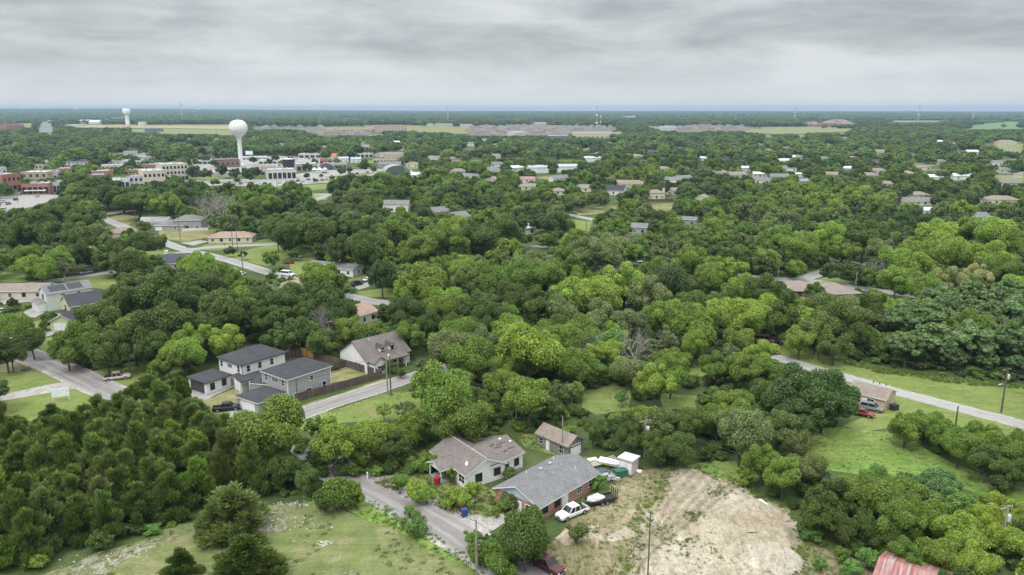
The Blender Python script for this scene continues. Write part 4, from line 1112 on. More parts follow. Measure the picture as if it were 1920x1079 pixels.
for a in [
    ('red brick storefront with arched upper windows at the far left of town', (8,362), (42,352), 328, 24, M_redb, M_groof, 2, 4),
    ('tan brick block with white roof behind the red storefront', (41,345), (90,342), 324, 26, M_tanb, M_wroof, 2, 4, False),
    ('low red brick corner shop with white roof and pale awning', (42,366), (93,363), 345, 22, M_redb, M_wroof, 1, 5, True, None, awn('w')),
    ('narrow white shop right of the red corner shop', (94,363), (114,361), 343, 20, M_whitep, M_wroof, 1, 3),
    ('grey flat roofed block behind the narrow white shop', (90,342), (110,340), 323, 22, M_groof, M_groof, 1, 2, False),
    ('pale block at the left edge behind the red storefront', (-12,345), (16,338), 316, 30, M_whitep, M_wroof, 2, 3, False),
    ('red brick block with white roof above the big dark tree', (172,338), (213,334), 322, 24, M_redb, M_wroof, 1, 3, False),
    ('brown brick wing in front of the white roofed brick block', (168,345), (196,343), 329, 16, M_redb, M_wroof, 1, 3, False),
    ('white painted shop with blue awning in the shop row', (198,356), (226,354), 338, 24, M_whitep, M_wroof, 1, 3, True, None, awn('blue')),
    ('grey white shop right of the blue awning', (227,354), (244,353), 336, 24, M_whitep, M_groof, 1, 2),
    ('grey two-storey shop with three dark upper windows', (244,353), (270,351), 331, 22, plain('grey_render', (.40,.41,.42)), M_wroof, 2, 3),
    ('cream two-storey corner building with tall arched windows', (271,353), (312,347), 321, 26, M_creamb, M_wroof, 2, 5),
    ('tall pale three-storey hotel with rows of dark windows', (306,340), (354,333), 309, 24, M_cream2, M_groof, 3, 7),
    ('long red brick warehouse behind the cream corner building', (266,322), (304,320), 309, 24, M_redb, M_wroof, 1, 6, False),
    ('low red brick shop roof between two white roofs', (234,329), (262,327), 320, 16, M_redb, M_wroof, 1, 4, False),
    ('long white flat roof behind the shops', (203,311), (266,308), 302, 20, M_whitep, M_wroof, 1, 5, False),
    ('white roofed shed row left of the round street tree', (190,319), (230,316), 311, 20, M_creamb, M_wroof, 1, 5, False),
    ('brick low block above the big dark tree at left', (106,330), (136,327), 317, 20, M_redb, M_groof, 1, 3, False),
    ('white drive-in store with red edge beside the parked cars', (503,338), (556,333), 319, 22, M_whitep, M_wroof, 1, 6, True, M_redmetal),
    ('brown roofed long store left of the water tower foot', (405,315), (450,311), 300, 26, M_brickd, M_tansh, 1, 5, False),
    ('white low store behind the water tower', (452,300), (500,298), 295.5, 24, M_whitep, M_wroof, 1, 5),
    ('grey low store with dark front right of the black tank', (556,322), (596,319), 308, 24, M_greywall, M_wroof, 1, 4),
    ('flat white store roof above the black tank', (485,308), (528,306), 301.5, 26, M_whitep, M_wroof, 1, 5),
    ('grey low shop row left of the water tower', (352,309), (398,306), 302, 22, plain('grey_render', (.40,.41,.42)), M_wroof, 1, 5),
    ('pale long garage below the far trees right of the tower', (560,297), (612,296), 289, 22, M_creamb, M_wroof, 1, 5),
    ('pale building fronting the church roof', (668,296), (700,295), 288, 18, M_whitep, M_wroof, 1, 4),
    ('low tan shop with a dark door left of the black tank', (488,322), (514,321), 313, 14, M_tanb, M_groof, 1, 3),
    ('small white kiosk on the town parking area', (604,326), (613,326), 320, 6, M_whitep, M_groof, 1, 2),
    ('red brick house front beside the restaurant', (600,309), (622,308), 299, 12, M_redb, M_tansh, 1, 3),
    ('grey store with a pale fascia behind the market tent', (620,316), (650,315), 308, 14, M_greywall, M_groof, 1, 4),
    ('long low pale motel right of the restaurant roof', (700,306), (744,305), 299, 14, M_creamb, M_tansh, 1, 7),
    ('small brown shop at the foot of the tall hotel', (358,333), (378,332), 322, 14, M_brickd, M_groof, 1, 3),
    ('tan workshop left of the drive-in store', (470,330), (498,329), 320, 14, M_tanb, M_groof, 1, 3),
    ('pale two-storey house front left of the hip roofed mansion', (60,322), (80,321), 310, 10, M_creamb, M_tansh, 2, 3, False),
    ('grey metal workshop behind the round street tree', (262,304), (292,303), 295, 16, plain('grey_render', (.40,.41,.42)), M_groof, 1, 4, False),
    ('brick annex between the hotel and the warehouse', (300,318), (330,317), 306, 14, M_redb, M_groof, 1, 4, False),
]: block(*a)
# the big buildings on the skyline side
for a in [
    ('long tan school block below the radio mast', (1075,264), (1150,264), 249, 40, M_creamb, M_groof, 1, 9, False),
    ('dark fronted sports hall left of the radio mast', (1030,266), (1072,265), 255, 40, plain('slate_panel', (.16,.17,.20)), M_wroof, 1, 8, False),
    ('low school wing with white roof right of the mast', (1090,256), (1165,255), 248, 40, M_creamb, M_tansh, 1, 9, False),
    ('wide low school roof at the far middle', (1165,253), (1205,252), 247, 40, M_brickd, M_groof, 1, 9, False),
    ('white flat warehouse beyond the estate roofs', (1232,246), (1268,245), 238, 60, M_whitep, M_wroof, 1, 6, False),
    ('pale blue roofed gymnasium at the far middle', (966,256), (990,255), 248, 50, M_whitep, plain('pale_blue_roof', (.52,.62,.66)), 1, 6, False),
    ('long white warehouse among far trees', (990,234), (1025,234), 229.5, 90, M_whitep, M_wroof, 1, 6, False),
    ('far white grain works on the plain', (1168,223), (1190,223), 218.5, 60, M_whitep, M_wroof, 1, 4, False),
    ('far white silo block beside the grain works', (1185,224), (1191,224), 217.5, 40, M_whitep, M_wroof, 1, 2, False),
    ('flat blue roofed showroom by the wheat field', (272,248), (306,247), 241, 40, plain('slate_panel', (.16,.17,.20)), plain('blue_grey_roof', (.38,.42,.48)), 1, 6, False),
    ('red brick store by the highway at far left', (12,243), (46,241), 234, 50, M_redb, M_wroof, 1, 5, False),
    ('long white store near the wheat field', (118,237), (146,237), 234, 60, M_whitep, M_wroof, 1, 6, False),
    ('far white depot above the estate', (800,236), (850,236), 232, 60, M_whitep, M_wroof, 1, 6, False),
    ('second far white depot above the estate', (862,238), (884,238), 233, 60, M_whitep, M_wroof, 1, 6, False),
    ('pink three-storey apartment block at the far middle left', (702,248), (764,247), 236, 60, plain('pink_stucco', (.48,.38,.32)), M_tansh, 3, 10, False),
    ('far white store at the foot of the far tank', (262,237), (271,237), 229, 18, M_whitep, M_wroof, 1, 2, False),
]: block(*a, name='far_building')
for px, L, lab in [((158,232), 46, 'left of two far white gabled barns by the wheat field'), ((176,233), 40, 'right of two far white gabled barns by the wheat field')]:
    simple('far_barn', lab, 'barn', px, L, 40, 8, 5, 'gable', M_whroof, M_gable, .35, wins=[], shrink=.9)
for k, (x0, y) in enumerate([(1575,235),(1560,236),(1528,237.5),(1592,237)]):
    simple('campus_building', ['large brick red hip roofed hall of the far campus','middle brick red wing of the far campus','left low red roofed wing of the far campus','right end wing of the far brick red campus'][k], 'building', (x0, y), [90,70,60,50][k], 50, [12,9,8,8][k], 0, 'hip', plain('red_tile', (.20,.14,.12)), M_redb, .35, wins=[], shrink=.9)
# plain houses half hidden among the far trees
KF = []
for rm, wl, nm in [(M_tansh, M_creamw, 'brown'), (M_greysh, M_gable, 'grey'), (M_whroof, M_gable, 'white'), (M_char, M_tanw, 'dark')]:
    KF.append((simple('far_house', f'{nm} roofed far house half hidden in the woods before the skyline', 'house', (960+40*len(KF), 300), 15, 9, 3.4, 0, 'gable' if nm != 'brown' else 'hip', rm, wl, .42, wins=[('s', .25, 1.5, 1.2, 1.3, 'dwin'), ('s', .6, 1.1, 1, 2, 'door'), ('s', .85, 1.5, 1.2, 1.3, 'dwin')], group=f'{nm} roofed houses in the far woods', shrink=0).o, nm))
got_ = [proj(h.loc)[:2] for h in HOUSES]
n_ = 0
while n_ < 76:
    x, y = rng.uniform(-10, 1930), 258+rng.random()**1.2*88
    if x < 640 and y > 282: continue
    if any(abs(x-a) < 26 and abs(y-b) < 9 for a, b in got_): continue
    got_.append((x, y)); src = KF[rng.choice((0, 0, 1, 1, 2, 3))][0]
    o = src if n_ < 0 else copy_tree(src); p = G(x, y); o.location = (p.x, p.y, 0); o.rotation_euler = (0, 0, rng.uniform(-.6, .6)); n_ += 1
    w_ = F*7/p.y; keep([(x-w_, y-w_*.35), (x+w_, y-w_*.35), (x+w_*.9, y-w_*.85), (x-w_*.9, y-w_*.85)], p.length+4)
for i, (o, nm) in enumerate(KF):
    p = G([350, 800, 1480, 1650][i], [262, 268, 300, 318][i]); o.location = (p.x, p.y, 0)
# the big housing estate: one house copied
def est(px, L, W, h, lab, rm, wl):
    return simple('estate_house', lab, 'house', px, L, W, h, 0, 'hip', rm, wl, .5, wins=[('s', .3, 1.6, 2.2, 1.5, 'dwin'), ('s', .7, 3.6, 1.5, 1.2, 'dwin')], group='houses of the far brown estate', shrink=0)
M_esth = shingle('estate_shingles', (.20,.178,.168), .2)
E0 = est((980,250), 19, 13, 6.0, 'brown hip roofed brick house in the far housing estate', M_esth, plain('pink_brick', (.36,.29,.25), .9)).o
E1 = est((1060,251), 21, 13, 5.4, 'pale walled hip roofed house in the far housing estate', M_esth, plain('pale_brick', (.46,.40,.34), .9)).o
spots = []
for y, x0, x1, st in [(251,884,1040,15),(247.5,880,1072,14),(244.5,884,1110,13),(242,885,1130,12.5),(240,890,1150,12),(238,905,1020,12),(243,1250,1400,14),(240.5,1236,1390,13),(238.5,1290,1400,13),(252,600,690,17),(248,610,700,16),(239,480,600,15)]:
    x = x0
    while x < x1:
        spots.append((x+rng.uniform(-2,2), y+rng.uniform(-.8,.8))); x += st*rng.uniform(.85,1.3)
for i, s in enumerate(spots):
    o = copy_tree(E0 if i % 3 else E1); p = G(*s); o.location = (p.x, p.y, 0); o.rotation_euler = (0,0,rng.choice((0, .2, -.25, PI/2, .5)))
for px in ([(880,253),(880,238),(1010,236),(1155,238),(1130,247),(1042,254)], [(1240,245),(1236,237),(1400,236),(1405,244)], [(478,241),(600,236),(604,241),(480,245)], [(600,254),(600,246),(700,246),(700,254)]):
    keep(px)
# ------------------------------------------------------------------ town furniture: tanks, canopies, towers
def water_tower(px, topy, tank_r, stem_r, label, prof, name='water_tower', ant=True, shrinkw=1.0):
    p = G(*px); hgt = height_at(p, topy)
    o = thing(name, label, 'water tower', p)
    b = bmesh.new(); lathe(b, [(r*stem_r, z*hgt) for r, z in prof[0]], 28); mesh_obj('stem', b, M_tower, o, True)
    b = bmesh.new(); lathe(b, [(r*tank_r, z*hgt) for r, z in prof[1]], 40); mesh_obj('tank', b, M_tower, o, True)
    if ant:
        b = bmesh.new(); tube(b, [(0,0,hgt), (0,0,hgt+6)], .12, 6); tube(b, [(1.2,0,hgt-.2), (1.2,0,hgt+2)], .1, 6); box(b, (0,0,hgt+.1), (2.4,2.4,.25)); mesh_obj('antenna', b, M_metal, o)
    keep([(px[0]-F*tank_r/p.y*1.05, topy-8), (px[0]+F*tank_r/p.y*1.05, topy-8), (px[0]+F*tank_r/p.y, topy+F*hgt*.4/p.y), (px[0]+6, px[1]-6), (px[0]-6, px[1]-6), (px[0]-F*tank_r/p.y, topy+F*hgt*.4/p.y)], p.length+5)
    return o
M_tower = plain('white_tank_paint', (.68,.68,.675), .5, .04, .3)
el = [(math.cos(a)*1.0, .775+.165*math.sin(a)) for a in [R(k) for k in range(-60, 91, 10)]]
el = [(r, z if z > .775 else .775-(.775-z)*1.0) for r, z in el]
water_tower((452.5,313), 225, 9.6, 2.45, 'tall white bulb shaped water tower rising above the town', (
    [(1.75,0),(1.35,.04),(1.02,.10),(.95,.3),(.92,.55),(1.05,.60),(1.3,.62)],
    [(.30,.62),(.44,.655),(.70,.705),(.89,.745),(.98,.79),(1.0,.82),(.985,.86),(.93,.90),(.83,.938),(.68,.966),(.45,.988),(.2,.998),(.02,1.0)]))
water_tower((240,237), 204, 12.5, 7.2, 'far white cylinder topped water tower on the skyline', (
    [(1.15,0),(.95,.1),(.88,.5),(.95,.66),(1.3,.72)], [(.72,.68),(.98,.74),(1.0,.78),(1.0,.97),(.9,.99),(.02,1.0)]), 'standpipe_tower', False)
for px, ty, r, lab in [((145,213), 202.5, 16, 'tiny water tower on the skyline above the highway'), ((593,212), 202, 14, 'tiny dark water tower on the skyline left of centre'), ((1703,212.5), 205.5, 18, 'tiny dark water tower on the right skyline')]:
    water_tower(px, ty, r, 3, lab, ([(1,0),(1,.6)], [(.3,.55),(.9,.7),(1,.85),(.6,.97),(.02,1)]), 'distant_water_tower', False)
def tank(px, r, h, mat, rmat, label, dome=.18, name='storage_tank'):
    p = G(*px); o = thing(name, label, 'tank', p)
    b = bmesh.new(); lathe(b, [(r,0),(r,h)], 32); mesh_obj('shell', b, mat, o)
    b = bmesh.new(); lathe(b, [(r*1.03,h+.02),(r*1.03,h+.3),(r*.7,h+r*dome*.7),(.02,h+r*dome*1.2)], 32); mesh_obj('lid', b, rmat, o, True)
    q = proj((p.x, p.y, 0)); w = F*r/p.y; hh = F*(h+r*dome*1.3)/p.y
    keep([(q[0]-w,q[1]-2),(q[0]+w,q[1]-2),(q[0]+w,q[1]-hh),(q[0]-w,q[1]-hh)], p.length)
tank((542,316), 6.4, 9.5, plain('black_tank', (.03,.03,.035), .4), M_wroof, 'black round tank with white domed lid beside the stores')
tank((266,236), 11, 12, M_tower, M_tower, 'far white squat tank right of the cylinder water tower')
arch('bandshell', 'white arched canopy over the town stage', 'canopy', (742,327), 20, 24, 7, -70, M_whroof, 2.0, True)
arch('arched_canopy', 'small white arched shelter left of the stage canopy', 'canopy', (612,318), 12, 14, 4, -80, M_whroof, 3.0, True)
def tent(px, w, label):
    p = G(*px); o = thing('tent', label, 'tent', p)
    b = bmesh.new()
    for i in range(3):
        x = (i-1)*w; c = b.verts.new((x,0,6)); q = [b.verts.new((x+sx*w/2, sy*w/2, 3.2)) for sx, sy in ((-1,-1),(1,-1),(1,1),(-1,1))]
        for k in range(4): b.faces.new((q[k], q[(k+1)%4], c))
    mesh_obj('roof', b, M_whroof, o)
    b = bmesh.new()
    for i in range(4):
        for sy in (-1, 1): box(b, ((i-1.5)*w, sy*w/2, 1.6), (.2,.2,3.2))
    mesh_obj('frame', b, M_metal, o)
tent((600,325), 5, 'white peaked market tent on the pale parking area')
# billboard
p = G(468,299); o = thing('billboard', 'pale billboard on a post right of the white water tower', 'billboard', p)
b = bmesh.new(); box(b, (0,0,8), (9,.4,4.5)); mesh_obj('panel', b, plain('pale_panel', (.62,.70,.76)), o)
b = bmesh.new(); box(b, (0,.5,3), (.5,.5,6)); box(b, (0,.3,8), (.5,.3,4.8)); mesh_obj('post', b, M_metal, o)
# masts
M_mast = plain('mast_steel', (.42,.40,.40), .6); M_mastd = plain('mast_paint', (.30,.17,.16), .6)
def mast(px, topy, w, label, name='radio_mast', tk=.16):
    p = G(*px); h = height_at(p, topy); o = thing(name, label, 'mast', p, .4)
    b = bmesh.new(); n = max(8, int(h/(w*1.3)))
    for k in range(3):
        a = 2*PI*k/3; c = (w/2*math.cos(a), w/2*math.sin(a)); a2 = 2*PI*(k+1)/3; c2 = (w/2*math.cos(a2), w/2*math.sin(a2))
        tube(b, [(c[0], c[1], 0), (c[0]*.7, c[1]*.7, h)], tk, 5)
        for i in range(n):
            z0, z1 = h*i/n, h*(i+1)/n; s0, s1 = 1-.3*i/n, 1-.3*(i+1)/n
            tube(b, [(c[0]*s0, c[1]*s0, z0), (c2[0]*s1, c2[1]*s1, z1)], tk*.6, 4, False)
    mesh_obj('lattice', b, M_mast, o)
    b = bmesh.new()
    for z in (.42, .62, .9):
        lathe(b, [(w*.6, h*z), (w*.75, h*z+.5), (w*.75, h*z+2.4), (w*.6, h*z+3)], 8)
    mesh_obj('antenna_drum', b, M_tower, o)
mast((1118,262), 191, 3.0, 'tall lattice radio mast above the far school')
mast((1125.5,250), 202, 2.2, 'shorter lattice mast just right of the tall one')
for px, ty, lab in [((1489,231), 199.5, 'thin mast on the skyline right of centre'), ((1721,232), 194.5, 'tall thin mast on the right skyline'), ((1823,230), 205, 'short mast on the far right skyline'), ((342,231), 192, 'thin mast on the left skyline'), ((840,230), 200, 'thin mast on the middle skyline')]:
    mast(px, ty, 5, lab, 'distant_mast', .5)
# ================================================================== vehicles
M_paint = paint_mat(); M_tyre = plain('tyre_rubber', (.025,.025,.026), .9); M_rim = plain('wheel_rim', (.42,.42,.43), .35, .1, 3, .7)
M_lamp = plain('headlight_lens', (.75,.76,.78), .2, .05); M_red = plain('tail_lens', (.35,.02,.02), .3); M_black = plain('black_plastic', (.03,.03,.032), .6)
def loft(bm, st, zb=.34):
    rows = []
    for x, zt, w in st:
        rows.append([bm.verts.new((x, y, z)) for y, z in ((-w*.86,zb),(-w,zb+.16),(-w,zt-.14),(-w*.93,zt-.03),(-w*.5,zt+.015),(w*.5,zt+.015),(w*.93,zt-.03),(w,zt-.14),(w,zb+.16),(w*.86,zb))])
    for a, b in zip(rows, rows[1:]):
        for k in range(10): bm.faces.new((a[k], b[k], b[(k+1)%10], a[(k+1)%10]))
    bm.faces.new(rows[0]); bm.faces.new(rows[-1][::-1])
    bmesh.ops.recalc_face_normals(bm, faces=bm.faces)
def frustum(bm, bx0, bx1, bw, z0, tx0, tx1, tw, z1):
    v = [bm.verts.new(c) for c in ((bx0,-bw,z0),(bx1,-bw,z0),(bx1,bw,z0),(bx0,bw,z0),(tx0,-tw,z1),(tx1,-tw,z1),(tx1,tw,z1),(tx0,tw,z1))]
    for f in ((3,2,1,0),(4,5,6,7),(0,1,5,4),(1,2,6,5),(2,3,7,6),(3,0,4,7)): bm.faces.new([v[i] for i in f])
    return [q.co.copy() for q in v]
KIND = {}
def to_mesh(name, bm, mat, smooth=False):
    me = bpy.data.meshes.new(name); bm.to_mesh(me); bm.free(); me.materials.append(mat)
    if smooth:
        for p in me.polygons: p.use_smooth = True
    return me
def build_kind(kind):
    P = []
    if kind == 'pickup':
        st = [(-2.85,.92,.88),(-2.75,1.0,.95),(-.95,1.02,.97),(.9,1.05,.97),(1.2,1.1,.97),(2.2,1.06,.95),(2.7,.98,.90),(2.85,.82,.82)]
        cab = (-1.0, 1.35, .90, 1.04, -.85, .62, .72, 1.78); wx, wr = (-1.75, 1.85), .39
    elif kind == 'suv':
        st = [(-2.4,.95,.82),(-2.3,1.05,.92),(-1.2,1.1,.95),(.9,1.1,.95),(1.3,1.08,.94),(2.1,.98,.90),(2.4,.8,.78)]
        cab = (-2.32, 1.25, .90, 1.08, -2.0, .5, .70, 1.72); wx, wr = (-1.45, 1.5), .36
    elif kind == 'van':
        st = [(-2.7,1.2,.9),(-2.6,1.3,.98),(1.2,1.3,.98),(1.9,1.2,.96),(2.5,1.0,.9),(2.7,.85,.8)]
        cab = (-2.6, 1.75, .96, 1.28, -2.5, 1.0, .86, 2.1); wx, wr = (-1.6, 1.7), .36
    else:
        st = [(-2.3,.78,.74),(-2.15,.93,.84),(-1.4,.98,.88),(.8,.95,.88),(1.5,.90,.87),(2.1,.76,.80),(2.3,.6,.7)]
        cab = (-1.85, 1.15, .80, .94, -1.15, .35, .60, 1.42); wx, wr = (-1.4, 1.4), .33
    b = bmesh.new(); loft(b, st)
    if kind == 'pickup':
        for f in list(b.faces):                     # open the bed
            c = f.calc_center_median()
            if -2.76 < c.x < -.95 and abs(c.y) < .8 and c.z > .95: b.faces.remove(f)
        for c, s in (((-1.85,0,.62),(1.78,1.7,.06)), ((-1.0,0,.8),(.05,1.7,.42)), ((-2.72,0,.8),(.05,1.7,.42))): box(b, c, s)
    P.append(('body', to_mesh('body', b, M_paint)))
    if kind == 'pickup':
        b = bmesh.new(); box(b, (-1.85,0,.66),(1.7,1.55,.03))
        for sy in (-1, 1): box(b, (-1.85,sy*.82,.84),(1.7,.04,.36))
        P.append(('bed_liner', to_mesh('bed_liner', b, M_black)))
    b = bmesh.new(); c = frustum(b, *cab); P.append(('windows', to_mesh('windows', b, GL)))
    b = bmesh.new(); x0, x1, w, z = cab[4], cab[5], cab[6], cab[7]
    box(b, ((x0+x1)/2, 0, z+.02), (x1-x0+.06, 2*w+.06, .06))
    for i in range(4): tube(b, [c[i], c[i+4]], .055, 5)
    for s in (0, 3):
        e = 1 if s == 0 else 2
        for t in ((.5,) if kind != 'van' else (.35, .65)): tube(b, [c[s].lerp(c[e], t), c[s+4].lerp(c[e+4], t)], .045, 5)
    P.append(('cabin', to_mesh('cabin', b, M_paint)))
    yy = st[2][2]
    wh = bmesh.new(); lathe(wh, [(wr*.6,-.11),(wr,-.10),(wr,.10),(wr*.6,.11)], 18); wh.transform(Matrix.Rotation(PI/2, 4, 'X')); wme = to_mesh('wheel', wh, M_tyre)
    rm = bmesh.new(); lathe(rm, [(.05,-.13),(wr*.58,-.118),(wr*.58,.118),(.05,.13)], 14); rm.transform(Matrix.Rotation(PI/2, 4, 'X')); rme = to_mesh('rim', rm, M_rim)
    W = [(x, s*(yy-.06), wr) for x in wx for s in (-1, 1)]
    fx, rx = st[-1][0], st[0][0]; fz = st[-1][1]
    b = bmesh.new(); box(b, (fx-.02,0,.46),(.16,st[-1][2]*1.9,.2)); P.append(('front_bumper', to_mesh('front_bumper', b, M_black if kind != 'pickup' else M_rim)))
    b = bmesh.new(); box(b, (rx+.0,0,.48),(.16,st[0][2]*1.9,.2)); P.append(('rear_bumper', to_mesh('rear_bumper', b, M_black if kind != 'pickup' else M_rim)))
    b = bmesh.new(); box(b, (fx+.02,0,fz-.1),(.06,st[-1][2]*.9,.2)); P.append(('grille', to_mesh('grille', b, M_black)))
    hl = bmesh.new(); box(hl, (0,0,0),(.14,.28,.15)); hme = to_mesh('headlight', hl, M_lamp)
    tl = bmesh.new(); box(tl, (0,0,0),(.1,.16,.26)); tme = to_mesh('tail_light', tl, M_red)
    KIND[kind] = (P, W, wme, rme, [(fx-.02, s*st[-1][2]*.82, fz-.1) for s in (-1,1)], hme, [(rx+.02, s*st[0][2]*.86, st[0][1]-.16) for s in (-1,1)], tme)
def vehicle(kind, label, rear, front, color, name='parked_car', cat='car', group=None, scale=1, z=0):
    if kind not in KIND: build_kind(kind)
    a, b = G(*rear), G(*front); m = (a+b)/2; d = b-a
    o = thing(name, label, cat, (m.x, m.y, z), math.atan2(d.y, d.x), group)
    P, W, wme, rme, hp, hme, tp, tme = KIND[kind]
    for n, me in P:
        q = share(n, me, o); q.color = (*color, 1)
    for w in W:
        q = share('wheel', wme, o); q.location = w; share('rim', rme, q)
    for p in hp: share('headlight', hme, o).location = p
    for p in tp: share('tail_light', tme, o).location = p
    o.scale = (scale,)*3
    q = proj(m); r = F*2.2/q[2]
    keep([(q[0]-r,q[1]+2),(q[0]+r,q[1]+2),(q[0]+r,q[1]-r*.8),(q[0]-r,q[1]-r*.8)], m.length+3)
    return o
WHT=(.78,.78,.77); BLK=(.02,.02,.023); RED=(.22,.03,.033); GRY=(.22,.23,.25); SIL=(.42,.43,.45); BLU=(.05,.09,.2); TAN=(.55,.46,.40)
vehicle('pickup', 'white crew cab pickup parked against the brick bungalow', (1094,958), (1051,976), WHT, 'pickup_truck', 'pickup')
vehicle('pickup', 'dusty tan pickup on the grass beside the left road', (207,713), (233,710), TAN, 'pickup_truck', 'pickup')
vehicle('pickup', 'black pickup in the drive of the grey two-storey house', (408,771), (443,768), BLK, 'pickup_truck', 'pickup')
vehicle('pickup', 'red and black pickup half under the big tree at the bottom edge', (1004,1056), (1044,1077), (.085,.015,.018), 'pickup_truck', 'pickup')
vehicle('sedan', 'red car parked beside the tan house', (1600,776), (1632,783), RED, scale=1.05)
vehicle('suv', 'grey car with a white cover parked behind the red car', (1618,766), (1650,773), GRY, scale=.95)
vehicle('suv', 'silver grey sport utility car driving on the left street', (173,512), (149,516), (.25,.29,.34), 'driving_car')
vehicle('sedan', 'white car at the left edge in front of the tan bungalow', (-6,590), (14,584), WHT)
vehicle('pickup', 'white pickup in front of the white arched barn', (283,431), (262,427), WHT, 'pickup_truck', 'pickup')
vehicle('sedan', 'dark grey car outside the blue grey house', (290,432), (312,430), GRY)
vehicle('pickup', 'white pickup on the grass left of the mobile home', (564,484), (549,481), WHT, 'pickup_truck', 'pickup')
vehicle('sedan', 'dark red car on the grass left of the mobile home', (548,495), (534,494), RED)
vehicle('van', 'white van on the driveway below the red car', (530,517), (549,519), WHT, 'parked_van', 'van')
vehicle('suv', 'black sport utility car in the driveway left of the oval tree', (659,538), (680,533), BLK)
vehicle('sedan', 'white car tucked behind the oval dark tree', (684,529), (697,525), WHT)
vehicle('van', 'faded pink old truck under trees at the end of the mown field', (1424,642), (1442,644), (.48,.20,.19), 'old_truck', 'truck')
vehicle('sedan', 'old red car beside the faded pink truck', (1447,642), (1464,645), RED)
vehicle('sedan', 'dark car at the right edge on the mown field', (1912,712), (1934,716), BLK)
vehicle('sedan', 'white car beside the small cream house with orange roof', (447,519), (458,515), WHT)
vehicle('sedan', 'red car under the trees by the pale right street', (1500,545), (1510,540), RED)
vehicle('sedan', 'silver car half hidden by central trees', (1172,500), (1190,498), SIL)
vehicle('suv', 'white car half hidden by central trees', (1195,499), (1212,497), WHT)
vehicle('sedan', 'white car below the white farmhouse', (683,402), (672,398), WHT)
vehicle('sedan', 'small orange car among the trees below the white farmhouse', (722,404), (730,403), (.6,.25,.02))
lot_cols = [(WHT,'white'),(BLK,'black'),(WHT,'white'),(RED,'red'),(BLK,'black'),(GRY,'dark grey'),(SIL,'silver'),(WHT,'white'),(BLU,'dark blue'),(GRY,'dark grey'),(SIL,'silver'),(WHT,'white')]
lot_xy = [(486,345),(497,345.5),(508,346),(549,334),(559,340.5),(579,338.5),(568,342),(524,344),(594,339.5),(604,338.5),(538,343),(612,337.5)]
ordn = ['first','second','third','fourth','fifth','sixth','seventh','eighth','ninth','tenth','eleventh','twelfth','thirteenth','fourteenth','fifteenth','sixteenth','seventeenth','eighteenth','nineteenth','twentieth']
for rank, k in enumerate(sorted(range(12), key=lambda i: lot_xy[i][0])):
    (x, y), (c, cn) = lot_xy[k], lot_cols[k]
    vehicle('suv' if k % 3 else 'sedan', f'{cn} car on the town parking lot, {ordn[rank]} from the left in its row', (x-3.4, y+.9), (x+3.4, y-.5), c, group='cars on the town parking lot')
for k, (x, y, c, cn) in enumerate([(6,380,WHT,'white'),(16,384,GRY,'grey'),(30,376,BLK,'black'),(8,395,WHT,'white'),(38,366,SIL,'silver'),(70,370,WHT,'white')]):
    vehicle('suv', f'{cn} car on the pale street by the red corner shop, {ordn[k]} of six', (x-4, y+1), (x+4, y-1), c, group='cars by the corner shop')
for k, (x, y, c, cn) in enumerate([(588,295,RED,'red'),(572,297,WHT,'white'),(556,299,WHT,'white'),(580,299,BLU,'blue'),(596,298,WHT,'white'),(564,295,BLK,'black'),(410,345,RED,'red'),(425,346,WHT,'white'),(440,345,WHT,'white'),(452,346,GRY,'grey'),(470,318,WHT,'white'),(508,317,WHT,'white'),(524,312,RED,'red'),(640,326,WHT,'white'),(655,325,SIL,'silver'),(690,324,WHT,'white'),(670,327,BLK,'black'),(708,323,WHT,'white')]):
    vehicle('suv', f'tiny {cn} car on the town centre paving, {ordn[k]} of eighteen', (x-2.4, y+.6), (x+2.4, y-.6), c, group='cars about the town centre')
# flatbed trailer with a wrapped load
a, b_ = G(1149,938), G(1103,948); m = (a+b_)/2; d = b_-a
t = thing('utility_trailer', 'dark flatbed trailer with silver wrapped load and raised ramp behind the white pickup', 'trailer', m, math.atan2(d.y, d.x))
b = bmesh.new(); box(b, (0,0,.6),(4.8,2.0,.14)); box(b, (3.0,0,.55),(1.4,.12,.1)); 
for sy in (-1,1): box(b, (0,sy*1.0,.82),(4.8,.07,.3))
box(b, (2.35,0,.82),(.07,2.0,.3)); mesh_obj('deck', b, M_black, t)
b = bmesh.new()
for sy in (-.95,-.35,.35,.95): box(b, (-2.5,sy,1.35),(.09,.09,1.5))
for z in (.8,1.2,1.6,2.0): box(b, (-2.5,0,z),(.06,1.95,.07))
mesh_obj('ramp', b, M_dtrim, t)
for x in (-.6,.3):
    for sy in (-1.13,1.13):
        q = bmesh.new(); lathe(q, [(.2,-.1),(.34,-.09),(.34,.09),(.2,.1)], 16); q.transform(Matrix.Translation((x,sy,.34)) @ Matrix.Rotation(PI/2,4,'X')); w = mesh_obj('wheel', q, M_tyre, t)
        q = bmesh.new(); lathe(q, [(.04,-.12),(.19,-.11),(.19,.11),(.04,.12)], 12); q.transform(Matrix.Translation((x,sy,.34)) @ Matrix.Rotation(PI/2,4,'X')); mesh_obj('rim', q, M_rim, w)
def lumpy(bm, c, s, seed, n=3, amp=.25):
    g = bmesh.ops.create_icosphere(bm, subdivisions=n, radius=1)
    for v in g['verts']:
        k = 1+amp*noise.noise(v.co*1.7+Vector((seed,0,0)))+amp*.5*noise.noise(v.co*4+Vector((seed,3,0)))
        v.co = Vector((c[0]+v.co.x*s[0]*k, c[1]+v.co.y*s[1]*k, c[2]+v.co.z*s[2]*k))
b = bmesh.new(); lumpy(b, (0,0,0), (1.65,.92,.52), 3); o = mesh_obj('tarp_bundle', b, plain('silver_tarp', (.62,.62,.63), .35, .25, 2.5, .2), None, False)
